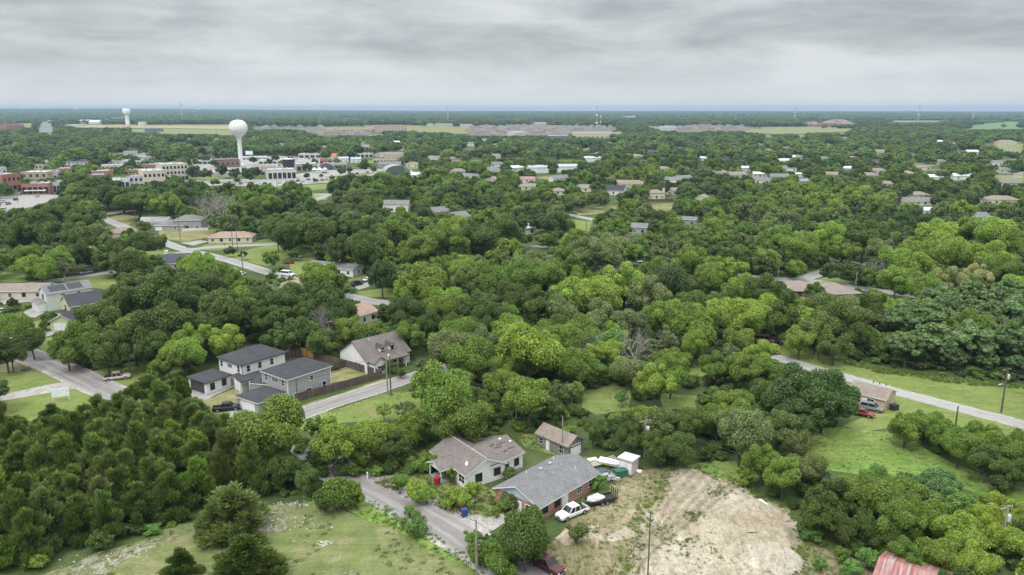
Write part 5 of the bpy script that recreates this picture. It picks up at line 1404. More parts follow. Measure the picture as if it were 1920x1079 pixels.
q = t.matrix_basis @ Vector((.9,0,1.0)); o.location = q; o.rotation_euler = (0,0,t.rotation_euler.z); tag(o, 'silver tarpaulin bundle loaded on the dark flatbed trailer', 'tarp')
keep([(1098,950),(1150,938),(1152,915),(1100,930)], m.length+3)
# the junk by the small shed
def junk(name, label, cat, px, fn, mat, rz=0, z=0):
    p = G(*px); b = bmesh.new(); fn(b); o = mesh_obj(name, b, mat); o.location = (p.x, p.y, z); o.rotation_euler = (0,0,rz); tag(o, label, cat); return o
def boat(b):
    n = 14; rows = []
    for i in range(n+1):
        x = -2.6+5.2*i/n; w = 1.0*(1-max(0, (i/n-.45)/.55)**2.2)+.02; k = .25*max(0, i/n-.5)
        rows.append([b.verts.new((x, y, z)) for y, z in ((-w,.85+k),(-w*.75,.3),(0,.12+k),(w*.75,.3),(w,.85+k),(w*.8,.83+k),(0,.6+k),(-w*.8,.83+k))])
    for r, s in zip(rows, rows[1:]):
        for q in range(8): b.faces.new((r[q], s[q], s[(q+1)%8], r[(q+1)%8]))
    b.faces.new(rows[0][::-1]); b.faces.new(rows[-1])
junk('old_boat', 'old white boat with upturned hull on the junk pile beside the small shed', 'boat', (1147,878), boat, plain('boat_white', (.66,.65,.60), .5, .2), -.5, .4)
junk('green_crate', 'dark green crate in the junk pile under the old boat', 'crate', (1163,893), lambda b: (box(b,(0,0,.6),(2.2,1.4,1.2)), box(b,(0,0,1.23),(2.3,1.5,.08))), plain('green_plastic', (.04,.11,.08)), .3)
junk('tarp_sheet', 'dark blue crumpled tarpaulin at the left of the junk pile', 'tarp', (1128,890), lambda b: lumpy(b,(0,0,.35),(1.5,1.0,.5),5,3,.5), plain('blue_tarp', (.06,.10,.14)))
junk('scrap_heap', 'heap of grey and white scrap at the near side of the junk pile', 'scrap', (1140,900), lambda b: [box(b,(rng.uniform(-1.8,1.8),rng.uniform(-1,1),rng.uniform(.2,.8)),(rng.uniform(.3,1.2),rng.uniform(.2,.8),rng.uniform(.2,.7)),rng.uniform(0,3)) for _ in range(22)], plain('scrap', (.34,.33,.32), .7, .7, 1.2))['kind'] = 'stuff'
junk('loose_boards', 'long pale boards leaning across the junk pile', 'boards', (1133,875), lambda b: [box(b,(0,-.5+.4*i,.9+.05*i),(5.5,.22,.06),.05*i) for i in range(4)], plain('board_wood', (.45,.40,.35)), .45)
junk('mattress', 'pale flat mattress lying on the lawn behind the brick bungalow', 'mattress', (1111,864), lambda b: (box(b,(0,0,.18),(1.9,1.2,.24)), box(b,(0,0,.32),(1.8,1.1,.06))), plain('mattress', (.58,.57,.54)), .4)
junk('white_bag', 'white plastic bag at the edge of the sandy lot by the shed', 'bag', (1198,886), lambda b: lumpy(b,(0,0,.25),(.6,.4,.3),9,2,.4), plain('white_plastic', (.75,.75,.76)))
keep([(1110,905),(1180,905),(1200,880),(1196,845),(1155,845),(1105,880)], 1e3) if False else keep([(1110,905),(1180,905),(1198,888),(1196,846),(1158,846),(1108,882)], G(1150,890).length+3)
# wheelie bins
def bin_(px, col, label, rz):
    p = G(*px); o = thing('wheelie_bin', label, 'bin', p, rz)
    b = bmesh.new(); frustum(b, -.27,.27,.27,.12,-.34,.34,.33,1.05); mesh_obj('body', b, col, o)
    b = bmesh.new(); box(b, (0,0,1.09),(.74,.72,.07)); box(b, (-.36,0,1.04),(.08,.6,.06)); mesh_obj('lid', b, col, o)
    for s in (-.26,.26):
        q = bmesh.new(); lathe(q, [(.04,-.04),(.13,-.04),(.13,.04),(.04,.04)], 12); q.transform(Matrix.Translation((-.28,s,.13)) @ Matrix.Rotation(PI/2,4,'X')); mesh_obj('wheel', q, M_tyre, o)
    o.scale = (1.25,1.25,1.2)
    q = proj(p); keep([(q[0]-7,q[1]+2),(q[0]+7,q[1]+2),(q[0]+7,q[1]-18),(q[0]-7,q[1]-18)], p.length+2)
M_binr = plain('red_plastic', (.36,.022,.03), .5); M_binb = plain('blue_plastic', (.02,.06,.20), .5)
bin_((866,957), M_binr, 'red wheelie bin behind the blue bin at the roadside', .4)
bin_((871,969), M_binb, 'blue wheelie bin standing at the edge of the road', .4)
bin_((820,909), M_binr, 'red wheelie bin by the porch of the old white house', 1.0)
junk('utility_box', 'pale grey utility box on the grass left of the brick bungalow', 'utility box', (890,941), lambda b: (box(b,(0,0,.5),(.7,.6,1.0)), box(b,(0,0,1.03),(.8,.7,.08))), plain('utility_grey', (.5,.55,.52)), .4)
junk('concrete_post', 'short white concrete post beside the driveway', 'post', (689,899), lambda b: (box(b,(0,0,.6),(.22,.22,1.2)), box(b,(0,0,1.24),(.28,.28,.08))), M_gable, .3)
junk('dark_tank', 'round dark cistern lid in the mown grass left', 'lid', (49,694), lambda b: lathe(b,[(1.1,0),(1.15,.25),(.9,.4),(.02,.45)],16), plain('dark_earth', (.07,.06,.05)))
junk('black_bin', 'black bin outside the end wall of the tan house', 'bin', (1676,769), lambda b: (box(b,(0,0,.6),(1.5,1.1,1.1)), box(b,(0,0,1.2),(1.6,1.2,.1))), M_black, .4)
for k, (px, lab) in enumerate([((1590,998),'white rubbish heap under the dark trees by the bare yard'),]):
    o = junk('rubbish_heap', lab, 'rubbish', px, lambda b: [box(b,(rng.uniform(-1.2,1.2),rng.uniform(-.8,.8),rng.uniform(.1,.7)),(rng.uniform(.2,.9),rng.uniform(.2,.6),rng.uniform(.1,.5)),rng.uniform(0,3)) for _ in range(16)], plain('rubbish', (.62,.56,.53), .8, .4)); o['kind'] = 'stuff'
junk('blue_barrel', 'pale blue barrel at the edge of the bare yard', 'barrel', (1619,1027), lambda b: lathe(b,[(.32,0),(.38,.15),(.38,1.0),(.3,1.1),(.02,1.1)],14), plain('barrel_blue', (.20,.30,.38)))
junk('wood_pallet', 'weathered wooden pallet leaning in the weeds near the red roof', 'pallet', (1645,1038), lambda b: [box(b,(0,-.6+.24*i,.25),(1.6,.16,.05)) for i in range(6)]+[box(b,(x,0,.15),(.1,1.4,.14)) for x in (-.7,0,.7)], plain('pallet_wood', (.33,.29,.26)), .6)
# estate agent style board at the left
p = G(115,752); o = thing('notice_board', 'blank white notice board on two posts behind the cedars', 'sign', p, .35)
b = bmesh.new(); box(b, (0,0,1.9),(3.4,.1,1.9)); mesh_obj('panel', b, plain('board_white', (.72,.76,.78)), o)
b = bmesh.new()
for x in (-1.55,1.55): box(b, (x,.12,1.4),(.14,.14,2.8))
mesh_obj('posts', b, M_trim, o); keep([(104,752),(125,752),(125,736),(104,738)], p.length+2)
# mail boxes and small street things
for k, (px, col, lab) in enumerate([((421,462),M_reddoor,'red hydrant by the drive of the orange roofed bungalow'),((351,466),M_black,'dark letter box at the street corner by the orange roof'),((383,452),M_reddoor,'small red stand at the kerb of the bare drive'),((188,402),M_redmetal,'orange road sign beside the upper left street')]):
    junk('letter_box' if k == 1 else 'hydrant' if k < 1 else 'marker', lab, 'street furniture', px, lambda b: (lathe(b,[(.12,0),(.12,.9)],10), box(b,(0,0,1.1),(.7,.4,.4))), col)
# ------------------------------------------------------------------ board fences
def fence(label, pts, h, mat, name='board_fence', vis=True, px=True):
    P = [G(*p) for p in pts] if px else pts
    o = thing(name, label, 'fence', P[0]); o0 = P[0]
    b = bmesh.new(); r = bmesh.new()
    for a, c in zip(P, P[1:]):
        d = c-a; L = d.length; yaw = math.atan2(d.y, d.x); n = max(1, int(L/.16))
        for i in range(n):
            q = a.lerp(c, (i+.5)/n)-o0; hh = h+rng.uniform(-.03,.03)
            box(b, (q.x, q.y, hh/2), (.145,.025,hh), yaw)
        for z in (.4, h*.55, h-.25):
            q = (a+c)/2-o0; nn = Vector((-math.sin(yaw), math.cos(yaw), 0))*.04; box(r, (q.x+nn.x, q.y+nn.y, z), (L,.045,.09), yaw)
    mesh_obj('boards', b, mat, o); mesh_obj('rails', r, mat, o)
    m = max(1, int(sum((c-a).length for a, c in zip(P, P[1:]))/2.6)); pb = bmesh.new()
    for a, c in zip(P, P[1:]):
        n = max(1, int((c-a).length/2.5))
        for i in range(n+1):
            q = a.lerp(c, i/n)-o0; d = (c-a).normalized(); box(pb, (q.x-d.y*.09, q.y+d.x*.09, (h+.05)/2), (.1,.1,h+.05))
    mesh_obj('posts', pb, mat, o)
    if vis:
        for a, c in zip(P, P[1:]):
            q = [proj(a), proj(c), proj(c+Vector((0,0,h))), proj(a+Vector((0,0,h)))]; keep([v[:2] for v in q], min(a.length, c.length)+1)
fence('long brown board fence along the roadside grass beside the grey two-storey house', [(542.5,757.5),(600,742),(660,725),(717,709)], 1.9, M_fence)
fence('brown board fence between the fenced lawn and the brown gabled house', [(717,709),(690,701),(647,688.5),(620,681.5),(588,672)], 1.9, M_fence)
fence('new orange wood fence panels behind the grey two-storey house', [(588,672),(565,667)], 2.1, M_newfence, 'new_fence_section')
fence('dark board fence running along the trees behind the white two-storey house', [(565,667),(535,658),(500,645),(481,637),(455,648)], 1.9, M_fence)
fence('short inner board fence from the orange panels to the white two-storey house', [(565,668),(538,674)], 1.9, M_fence)
fence('short inner board fence across the back of the fenced lawn', [(647,689),(620,698)], 1.9, M_fence)
fence('grey board fence behind the white pickup drive of the blue grey house', [(255,425),(273,430)], 2.0, M_fence)
fence('white board fence in front of the blue grey two-level house', [(342,434),(390,432)], 1.4, M_trim, 'white_fence')
fence('brown board fence below the pink beige house with chimney', [(1208,377),(1225,379),(1262,378)], 1.9, M_fence)
# ------------------------------------------------------------------ poles and wires
M_pole = planks('pole_wood', (.105,.085,.072), .1); M_polel = planks('pale_pole_wood', (.27,.24,.215), .1); M_wire = plain('wire', (.03,.03,.032), .5); M_ins = plain('insulator', (.5,.5,.52), .4)
POLES = {}
def pole(key, label, px, topy, arms=1, trafo=False, mat=None, r=.15, rz=.4, lamp=False):
    p = G(*px); h = height_at(p, topy); o = thing('utility_pole', label, 'utility pole', p, rz, None)
    b = bmesh.new(); tube(b, [(0,0,-.3),(0,0,h)], [r*1.15, r*.78], 10); mesh_obj('shaft', b, mat or M_pole, o)
    if arms:
        b = bmesh.new(); box(b, (0,.16,h-.5),(2.4,.1,.13))
        for s in (-.55,.55): tube(b, [(s,.14,h-.52),(0,.14,h-1.3)], .025, 5)
        mesh_obj('crossarm', b, mat or M_pole, o)
        for x in (-1.1,-.5,.5,1.1):
            b = bmesh.new(); lathe(b, [(.05,0),(.07,.08),(.04,.18)], 8, (x,.16,h-.43)); mesh_obj('insulator', b, M_ins, o)
    if trafo:
        b = bmesh.new(); lathe(b, [(.02,0),(.3,.02),(.32,.1),(.32,.95),(.28,1.05),(.05,1.15)], 16, (.52,0,h-2.6)); mesh_obj('transformer', b, M_ins, o, True)
    if lamp:
        b = bmesh.new(); tube(b, [(0,0,h*.62),(-.8,0,h*.66),(-1.5,0,h*.66)], .04, 6); box(b, (-1.7,0,h*.655),(.6,.25,.12)); mesh_obj('lamp_arm', b, M_ins, o)
    q0, q1 = proj(p), proj(p+Vector((0,0,h)))
    keep([(q0[0]-3,q0[1]-abs(q0[1]-q1[1])*.25),(q0[0]+3,q0[1]-abs(q0[1]-q1[1])*.25),(q1[0]+3,q1[1]),(q1[0]-3,q1[1])], p.length+1)
    POLES[key] = (p, h, rz); return o
pole('a', 'dark bare wooden pole standing before the grey two-storey house', (560,788), 710, 0, r=.13)
pole('b', 'left pole of the close pair at the corner of the board fence', (727,741), 653, 1, True, M_polel)
pole('b2', 'right pole of the close pair at the corner of the board fence', (733,742), 668, 0, False, None)
pole('c', 'tall bare grey pole between the wooden garage and the brick bungalow', (1054,856), 782, 0, mat=M_polel, r=.12)
pole('d', 'pole with crossarm and transformer behind the sandy lot', (1208,858), 786, 1, True, M_polel)
pole('e', 'slim dark pole standing in the near sandy lot', (1214,1092), 963, 0, r=.1)
pole('f', 'leaning pale wooden pole in front of the big dark tree at the road', (894,1098), 974, 0, mat=M_polel, r=.14)
pole('g', 'pale pole with white transformer among yellow green trees near the right edge', (1874,1052), 948, 1, True, M_polel)
pole('h', 'brown pole with transformer and lamp on the mown field at right', (1877,774), 690, 1, True, None, .16, .4, True)
pole('i', 'dark pole left of two beside the pale road behind the big round tree', (1534,676), 644, 0)
pole('j', 'taller dark pole right of two beside the pale road behind the big round tree', (1557,687), 636, 1)
pole('k', 'short vine covered post standing on the lawn by the bushy trees', (1791,803), 762, 0, mat=planks('vine_bark', (.09,.12,.03), .1), r=.16)
pole('l', 'brown pole with white transformer at the left edge above the mown lawn', (26,700), 622, 1, True)
pole('m', 'pale leaning pole behind the tan pickup', (243,696), 652, 0, mat=M_polel, r=.13)
pole('n', 'tall dark pole in the yard of the blue grey house', (338,451), 404, 1)
pole('o', 'pole with white transformer at the crossing of the left streets', (456,514), 470, 1, True)
pole('p', 'left of two poles before the orange roofed bungalow', (438,478), 424, 0)
pole('q', 'right of two poles before the orange roofed bungalow', (446,477), 424, 1)
pole('r', 'pole by the upper left street below the dark trees', (198,411), 372, 1, False, None, .15, .4, True)
pole('s', 'pole in front of the street bend near the far dark fence', (256,432), 392, 0)
pole('t', 'grey pole at the pale street crossing right of centre', (1458,530), 493, 0, mat=M_polel)
pole('u', 'grey pole between the two brown hip roofs at right', (1603,550), 511, 0, mat=M_polel)
pole('v', 'pole with pale double crossarms rising from dark trees right of centre', (1692,474), 442, 1, True, M_polel)
pole('w', 'pole with crossarm among trees near the right edge', (1880,425), 402, 1, False, M_polel)
pole('x', 'pole with transformer above pale blossom trees at the right edge', (1910,505), 480, 1, True, M_polel)
pole('y', 'pole with crossarm near the bright trees right of middle', (1434,525), 496, 1, False, M_polel)
pole('z', 'dark pole left of the mobile home among small trees', (535,512), 488, 0)
pole('aa', 'pale pole by the town stage canopy', (758,316), 290, 0, mat=M_polel, r=.2)
pole('bb', 'dark lamp post in front of the parked town cars', (520,356), 322, 0, r=.16)
pole('cc', 'dark lamp post right of the tall pale hotel', (367,345), 316, 0, r=.2)
pole('dd', 'pole rising beside the town street trees', (398,347), 318, 1, r=.2)
pole('ee', 'tall pole behind the shop roofs of the town', (294,312), 284, 1, r=.22)
pole('ff', 'pole at the left edge on the pale street', (34,382), 355, 0, mat=M_polel, r=.2)
pole('gg', 'thin pole by the central side street lawn', (1099,432), 414, 0)
pole('hh', 'pole among dark trees in the far middle', (1075,300), 275, 1, r=.25)
pole('ii', 'short pole in the dark wood left of the white farmhouse', (628,372), 350, 0, mat=M_polel)
def wire(label, a, b, sag=.8, x=0., za=.35, zb=.35):
    (pa, ha, ra), (pb, hb, rb) = POLES[a], POLES[b]
    A = pa+Vector((x*math.cos(ra), x*math.sin(ra), ha-za)); B = pb+Vector((x*math.cos(rb), x*math.sin(rb), hb-zb))
    bm = bmesh.new(); n = 14
    tube(bm, [(A.lerp(B, i/n)-A)-Vector((0,0,sag*4*(i/n)*(1-i/n))) for i in range(n+1)], .032, 4)
    o = mesh_obj('power_line', bm, M_wire); o.location = A; tag(o, label, 'wire', 'power lines between the poles')
def farpole(key, px, topy): p = G(*px); POLES[key] = (p, height_at(p, topy), .4)
farpole('X1', (1990,1010), 880); farpole('X2', (2010,800), 705); farpole('X3', (-60,660), 590); farpole('X4', (1400,622), 592); farpole('X5', (1060,1180), 1040); farpole('X6', (700,870), 800)
wire('power line from the left edge pole toward the left side', 'l', 'X3', 1.)
wire('power line from the transformer pole behind the sand toward the fence corner poles', 'd', 'b', 2.2)
wire('power line from the sand lot pole across the right trees to the right edge pole', 'd', 'g', 2.4, .5)
wire('power line leaving the right edge pole past the trees', 'g', 'X1', 1.)
wire('upper power line along the pale road between the dark pole and the field pole', 'j', 'h', 2.2, .5)
wire('lower power line along the pale road between the dark pole and the field pole', 'j', 'h', 2.8, -.5, 1.4, 1.4)
wire('power line from the field pole to beyond the right edge', 'h', 'X2', 1., .5)
wire('power line from the pole pair by the pale road into the trees', 'i', 'X4', 1.)
wire('service wire from the leaning pale pole down to the red pickup', 'f', 'X5', .7)
wire('service wire from the leaning pale pole along the road', 'f', 'X6', 2.5)
wire('power line between the bare house pole and the fence corner pole', 'a', 'b', 1.2)
wire('power line between the two crossing poles by the brown hip roofs', 't', 'u', 1.2)
wire('power line from the crossing pole into the bright trees', 'u', 'v', 1.5)
wire('power line between the left edge pole and the leaning pole', 'l', 'm', 1.)
wire('power line between the street crossing pole and the yard pole', 'o', 'n', 1.2)
# ================================================================== trees
nr = np.random.RandomState(5)
def leaf_mat(name, attr, dark=.66, light=1.38):
    m, nt, b = new_mat(name)
    at = nt.nodes.new('ShaderNodeAttribute'); at.attribute_type = attr; at.attribute_name = 'tint'
    g = nt.nodes.new('ShaderNodeNewGeometry'); o = objc(nt)
    v = ramp(nt, g.outputs['Random Per Island'], [(0, (dark,dark,dark*.95)), (.6, (1,1,1)), (1, (light,light*.98,light*.8))])
    n = noise_n(nt, o, .55, 3, .6)
    w = ramp(nt, n, [(.30, (.74,.76,.78)), (.5, (1,1,1)), (.70, (1.20,1.19,1.0))])
    c = mixc(nt, 1.0, mixc(nt, 1.0, at.outputs['Color'], v, 'MULTIPLY'), w, 'MULTIPLY')
    nt.links.new(c, b.inputs['Base Color']); b.inputs['Roughness'].default_value = .5; b.inputs['Specular IOR Level'].default_value = .3
    tr = nt.nodes.new('ShaderNodeBsdfTranslucent'); nt.links.new(mixc(nt, 1.0, c, (1.0,1.12,.55), 'MULTIPLY'), tr.inputs[0])
    mx = nt.nodes.new('ShaderNodeMixShader'); mx.inputs[0].default_value = .36
    nt.links.new(b.outputs[0], mx.inputs[1]); nt.links.new(tr.outputs[0], mx.inputs[2])
    nt.links.new(mx.outputs[0], nt.nodes['Material Output'].inputs[0])
    return m
M_leaf = leaf_mat('leaves', 'OBJECT'); M_leafi = leaf_mat('woodland_leaves', 'INSTANCER', .60, 1.30)
M_bark = plain('bark', (.10,.085,.07), .95, .35, 2); M_deadbark = plain('dead_bark', (.30,.27,.25), .95, .3, 2)
def quads_mesh(name, P, U, V, mat):
    """leaf cards: centre P, half axes U and V, slightly pointed"""
    n = len(P)
    co = np.empty((n, 4, 3), np.float32)
    co[:,0] = P-U; co[:,1] = P-V*.9; co[:,2] = P+U; co[:,3] = P+V*.9
    me = bpy.data.meshes.new(name)
    me.vertices.add(4*n); me.loops.add(4*n); me.polygons.add(n)
    me.vertices.foreach_set('co', co.reshape(-1)); me.loops.foreach_set('vertex_index', np.arange(4*n, dtype=np.int32))
    me.polygons.foreach_set('loop_start', np.arange(0, 4*n, 4, dtype=np.int32)); me.polygons.foreach_set('loop_total', np.full(n, 4, np.int32))
    me.materials.append(mat); me.update(); me.validate(); return me
def unit(a): return a/np.maximum(1e-6, np.linalg.norm(a, axis=1, keepdims=True))
def crown(name, seed, n, leaf, mat, nl=34, lobe=(.26,.40), flat=.78, zc=5.9, zr=3.9, Rr=5.0, gap=.0, up=.25, elong=1.0, core=0, lflat=.85):
    r = np.random.RandomState(seed)
    d = unit(r.normal(size=(nl, 3))); d[:,2] = d[:,2]*.8+.12
    rad = (.36+.60*r.rand(nl)**.9)
    LC = d*rad[:,None]*np.array([Rr, Rr, zr])+np.array([0,0,zc])
    LC[:4] = np.array([0,0,zc])+r.normal(size=(4,3))*np.array([1.2,1.2,.8])
    LR = (lobe[0]*.7+(lobe[1]*1.08-lobe[0]*.7)*r.rand(nl)**1.2)*Rr; LS = r.uniform(.75, 1.25, (nl,3))
    sk = r.normal(size=2)*.10
    if gap:
        keepm = r.rand(nl) > gap; LC, LR, LS = LC[keepm], LR[keepm], LS[keepm]; nl = len(LC)
    P = np.zeros((0,3)); D = np.zeros((0,3))
    while len(P) < n:
        k = r.choice(nl, n*2, p=LR**2/np.sum(LR**2))
        dd = unit(r.normal(size=(n*2,3))+np.array([0,0,.35]))
        rr = LR[k]*(.48+.64*r.rand(n*2)**.75)
        p = LC[k]+dd*rr[:,None]*np.array([1,1,lflat])*LS[k]
        q = np.linalg.norm((p[:,None,:]-LC[None,:,:])/np.array([1,1,lflat]), axis=2)/LR[None]
        q[np.arange(n*2), k] = 9
        ok = q.min(axis=1) > .5
        P = np.vstack([P, p[ok]]); D = np.vstack([D, dd[ok]])
    P, D = P[:n], D[:n]
    P[:,0] += (P[:,2]-zc)*sk[0]; P[:,1] += (P[:,2]-zc)*sk[1]
    N = unit(D*.8+r.normal(size=(n,3))*.55+np.array([0,0,up]))
    T = unit(np.cross(N, r.normal(size=(n,3)))); B = np.cross(N, T)
    s = leaf*r.uniform(.6, 1.35, n)[:,None]*.5
    P[:,2] = np.maximum(P[:,2], .15)
    me = quads_mesh(name, P, T*s*elong*1.25, B*s, mat)
    return me, LC, LR
def limb_bm(bm, p, d, L, r, depth, rs, tw=.35, nseg=3, split=(2,3), up=.12):
    pts = [p]; q = p.copy(); dd = d.copy()
    for i in range(nseg):
        dd = (dd+Vector((rs.uniform(-1,1), rs.uniform(-1,1), rs.uniform(-.6,1)))*tw*.45+Vector((0,0,up*.5))).normalized(); q = q+dd*(L/nseg); pts.append(q.copy())
    tube(bm, pts, [r*(1-.45*i/nseg) for i in range(nseg+1)], 6 if r > .12 else 4 if r > .04 else 3, False)
    if depth <= 0: return
    for k in range(rs.randint(*split)):
        a = rs.uniform(0, 2*PI); s = rs.uniform(.45, .95)
        x = dd.orthogonal().normalized(); y = dd.cross(x)
        nd = (dd+(x*math.cos(a)+y*math.sin(a))*s).normalized()
        limb_bm(bm, q if k else pts[-1], nd, L*rs.uniform(.62,.85), r*.55, depth-1, rs, tw, nseg, split, up)
    if depth > 1:
        a = rs.uniform(0, 2*PI); x = dd.orthogonal().normalized(); y = dd.cross(x)
        limb_bm(bm, pts[len(pts)//2], (dd*.5+(x*math.cos(a)+y*math.sin(a))).normalized(), L*.6, r*.4, depth-2, rs, tw, nseg, split, up)
def trunk_mesh(seed, LC, mat=M_bark, h=5.6, r=.26):
    rs = random.Random(seed); bm = bmesh.new()
    top = Vector((rs.uniform(-.3,.3), rs.uniform(-.3,.3), h*.5))
    tube(bm, [(0,0,-.3), (0,0,.15), top*.5, top], [r*1.5, r*1.1, r*.95, r*.8], 9)
    idx = rs.sample(range(len(LC)), min(10, len(LC)))
    for i in idx:
        e = Vector(LC[i]); m = top.lerp(e, .5)+Vector((rs.uniform(-.4,.4), rs.uniform(-.4,.4), -.3))
        tube(bm, [top*.96, m, e], [r*.5, r*.3, r*.1], 5)
    return to_mesh('trunk', bm, mat)
# species: (crown mesh, trunk mesh)
BROAD = []
for s in range(9):
    me, LC, LR = crown('leafy_crown', 20+s, 26000, .275, M_leaf, nl=[30,38,46,34,40,30,44,36,26][s], lobe=[(.26,.40),(.20,.34),(.18,.30),(.25,.42),(.2,.36),(.28,.42),(.17,.32),(.22,.36),(.26,.40)][s], zr=[3.9,3.7,4.0,3.4,4.1,3.8,3.8,3.5,3.9][s], gap=[0,0,.1,0,.05,0,.12,0,.15][s])
    BROAD.append((me, trunk_mesh(40+s, LC)))
LOOSE = []
for s in range(3):
    me, LC, LR = crown('loose_crown', 60+s, 9000, .28, M_leaf, nl=34, lobe=(.16,.26), gap=.25, zr=3.9)
    bm_ = bmesh.new(); rs = random.Random(70+s)
    tube(bm_, [(0,0,-.3),(.1,0,1.6),(.2,.1,3)], [.34,.26,.22], 8)
    for k in range(5):
        a = k*1.26+rs.uniform(-.3,.3); limb_bm(bm_, Vector((.2,.1,2.6+.1*k)), Vector((math.cos(a)*.8, math.sin(a)*.8, .8)).normalized(), 2.6, .15, 3, rs)
    LOOSE.append((me, to_mesh('trunk', bm_, M_deadbark)))
LAYER = []
for s in range(3):
    r_ = np.random.RandomState(90+s); n = 15000
    me, LC, LR = crown('layered_crown', 80+s, n, .5, M_leaf, nl=90, lobe=(.11,.20), zr=3.7, up=.6, elong=1.0, lflat=.72)
    LAYER.append((me, trunk_mesh(95+s, LC)))
OVAL = []
me, LC, LR = crown('oval_crown', 101, 24000, .26, M_leaf, nl=60, lobe=(.14,.22), zr=4.2, lflat=1.2)
OVAL.append((me, trunk_mesh(102, LC)))
def cedar(name, seed, n, mat, spray=.85):
    r = np.random.RandomState(seed); h = 10.0
    nb = 46
    zb = 0.8+8.4*r.rand(nb)**1.1; ab = r.rand(nb)*2*PI
    prof = lambda z: 3.6*np.power(np.clip(1-(z-.4)/10.4, 0, 1), .80)*np.clip(.5+z*.4, 0, 1)*1.12
    rb = prof(zb)*r.uniform(.35,1.08,nb)
    C = np.stack([rb*np.cos(ab), rb*np.sin(ab), zb], 1); LRb = r.uniform(.75,1.35,nb)*(1.1-.05*zb)
    C = np.vstack([C, np.stack([r.normal(size=8)*.2, r.normal(size=8)*.2, np.linspace(5, 9.6, 8)], 1)]); LRb = np.append(LRb, np.linspace(1.2,.45,8))
    k = r.choice(len(C), n, p=LRb**2/np.sum(LRb**2))
    d = unit(r.normal(size=(n,3))+np.array([0,0,.25]))
    P = C[k]+d*(LRb[k]*(.55+.5*r.rand(n)))[:,None]
    out = unit(np.stack([P[:,0], P[:,1], np.zeros(n)], 1)+1e-3)
    A = unit(d*.5+out*.55+np.array([0,0,1.05])+r.normal(size=(n,3))*.28)
    B = unit(np.cross(A, r.normal(size=(n,3))))
    L = spray*r.uniform(.55,1.3,n)[:,None]*.5
    P[:,2] = np.maximum(P[:,2], .3)
    return quads_mesh(name, P, A*L, B*L*.24, mat)
CEDAR = []
for s in range(5):
    bm_ = bmesh.new(); tube(bm_, [(0,0,-.3),(.05,0,3),(0,0,8)], [.22,.16,.05], 7)
    CEDAR.append((cedar('cedar_foliage', 120+s, 9500, M_leaf, .95), to_mesh('trunk', bm_, M_bark)))
BARE = []
for s in range(3):
    bm_ = bmesh.new(); rs = random.Random(150+s)
    tube(bm_, [(0,0,-.3),(0,0,1.5),(.15,.1,3.0)], [.34,.26,.2], 8)
    for k in range(6):
        a = k*1.05+rs.uniform(-.3,.3); limb_bm(bm_, Vector((.15,.1,2.2+.15*k)), Vector((math.cos(a)*.8, math.sin(a)*.8, .9)).normalized(), 2.5, .13, 5, rs, .4, 2, (2,3))
    BARE.append((to_mesh('branches', bm_, M_deadbark), None))
SHRUB = []
for s in range(4):
    me, LC, LR = crown('shrub_foliage', 170+s, 7000, .44, M_leaf, nl=26, lobe=(.24,.38), zc=4.4, zr=3.8)
    bm_ = bmesh.new(); rs = random.Random(180+s)
    for k in range(6):
        e = Vector(LC[k]); tube(bm_, [(0,0,-.2), e*.5, e], [.25,.16,.05], 5)
    SHRUB.append((me, to_mesh('stems', bm_, M_bark)))
TONE = {'d':(.092,.142,.034),'m':(.152,.232,.044),'l':(.215,.312,.056),'y':(.245,.325,.056),'o':(.138,.194,.056),'g':(.170,.216,.088),'b':(.078,.134,.042),'c':(.120,.192,.074),'p':(.31,.34,.16),'k':(.136,.178,.060),'e':(.145,.260,.066),'r':(.28,.15,.13)}
TNAME = {'d':'dark green','m':'mid green','l':'fresh green','y':'yellow green','o':'olive green','g':'grey green','b':'deep green','c':'blue green','p':'pale cream green','k':'brownish green','e':'emerald green','r':'dull red'}
SPEC = {'B':(BROAD,'broadleaf_tree','tree','tree',1.85,.58),'L':(LOOSE,'open_tree','open tree','tree',1.9,.58),'S':(LAYER,'spreading_tree','layered tree','tree',1.6,.58),'O':(OVAL,'oval_tree','neat oval tree','tree',2.3,.55),
        'C':(CEDAR,'cedar_tree','cedar','tree',2.6,.5),'X':(BARE,'bare_tree','leafless tree','tree',1.9,.55),'H':(SHRUB,'shrub','bush','shrub',1.75,.48)}
T = []       # every tree: species, x, y, r, h, tone, seed
def put(cx, cy, rp, tone='m', sp='B', hk=1.0):
    zr, rw = 5, 4
    asp, cz = SPEC[sp][4], SPEC[sp][5]
    for _ in range(6):
        p = G(cx, cy, zr); f = proj(p)[2]
        rw = rp*f/F; h = rw*asp*hk
        if sp != 'H': h = min(max(h, 2.2), 17)
        zr = min(h*cz, 50)
    T.append([sp, p.x, p.y, rw, h, tone, True])
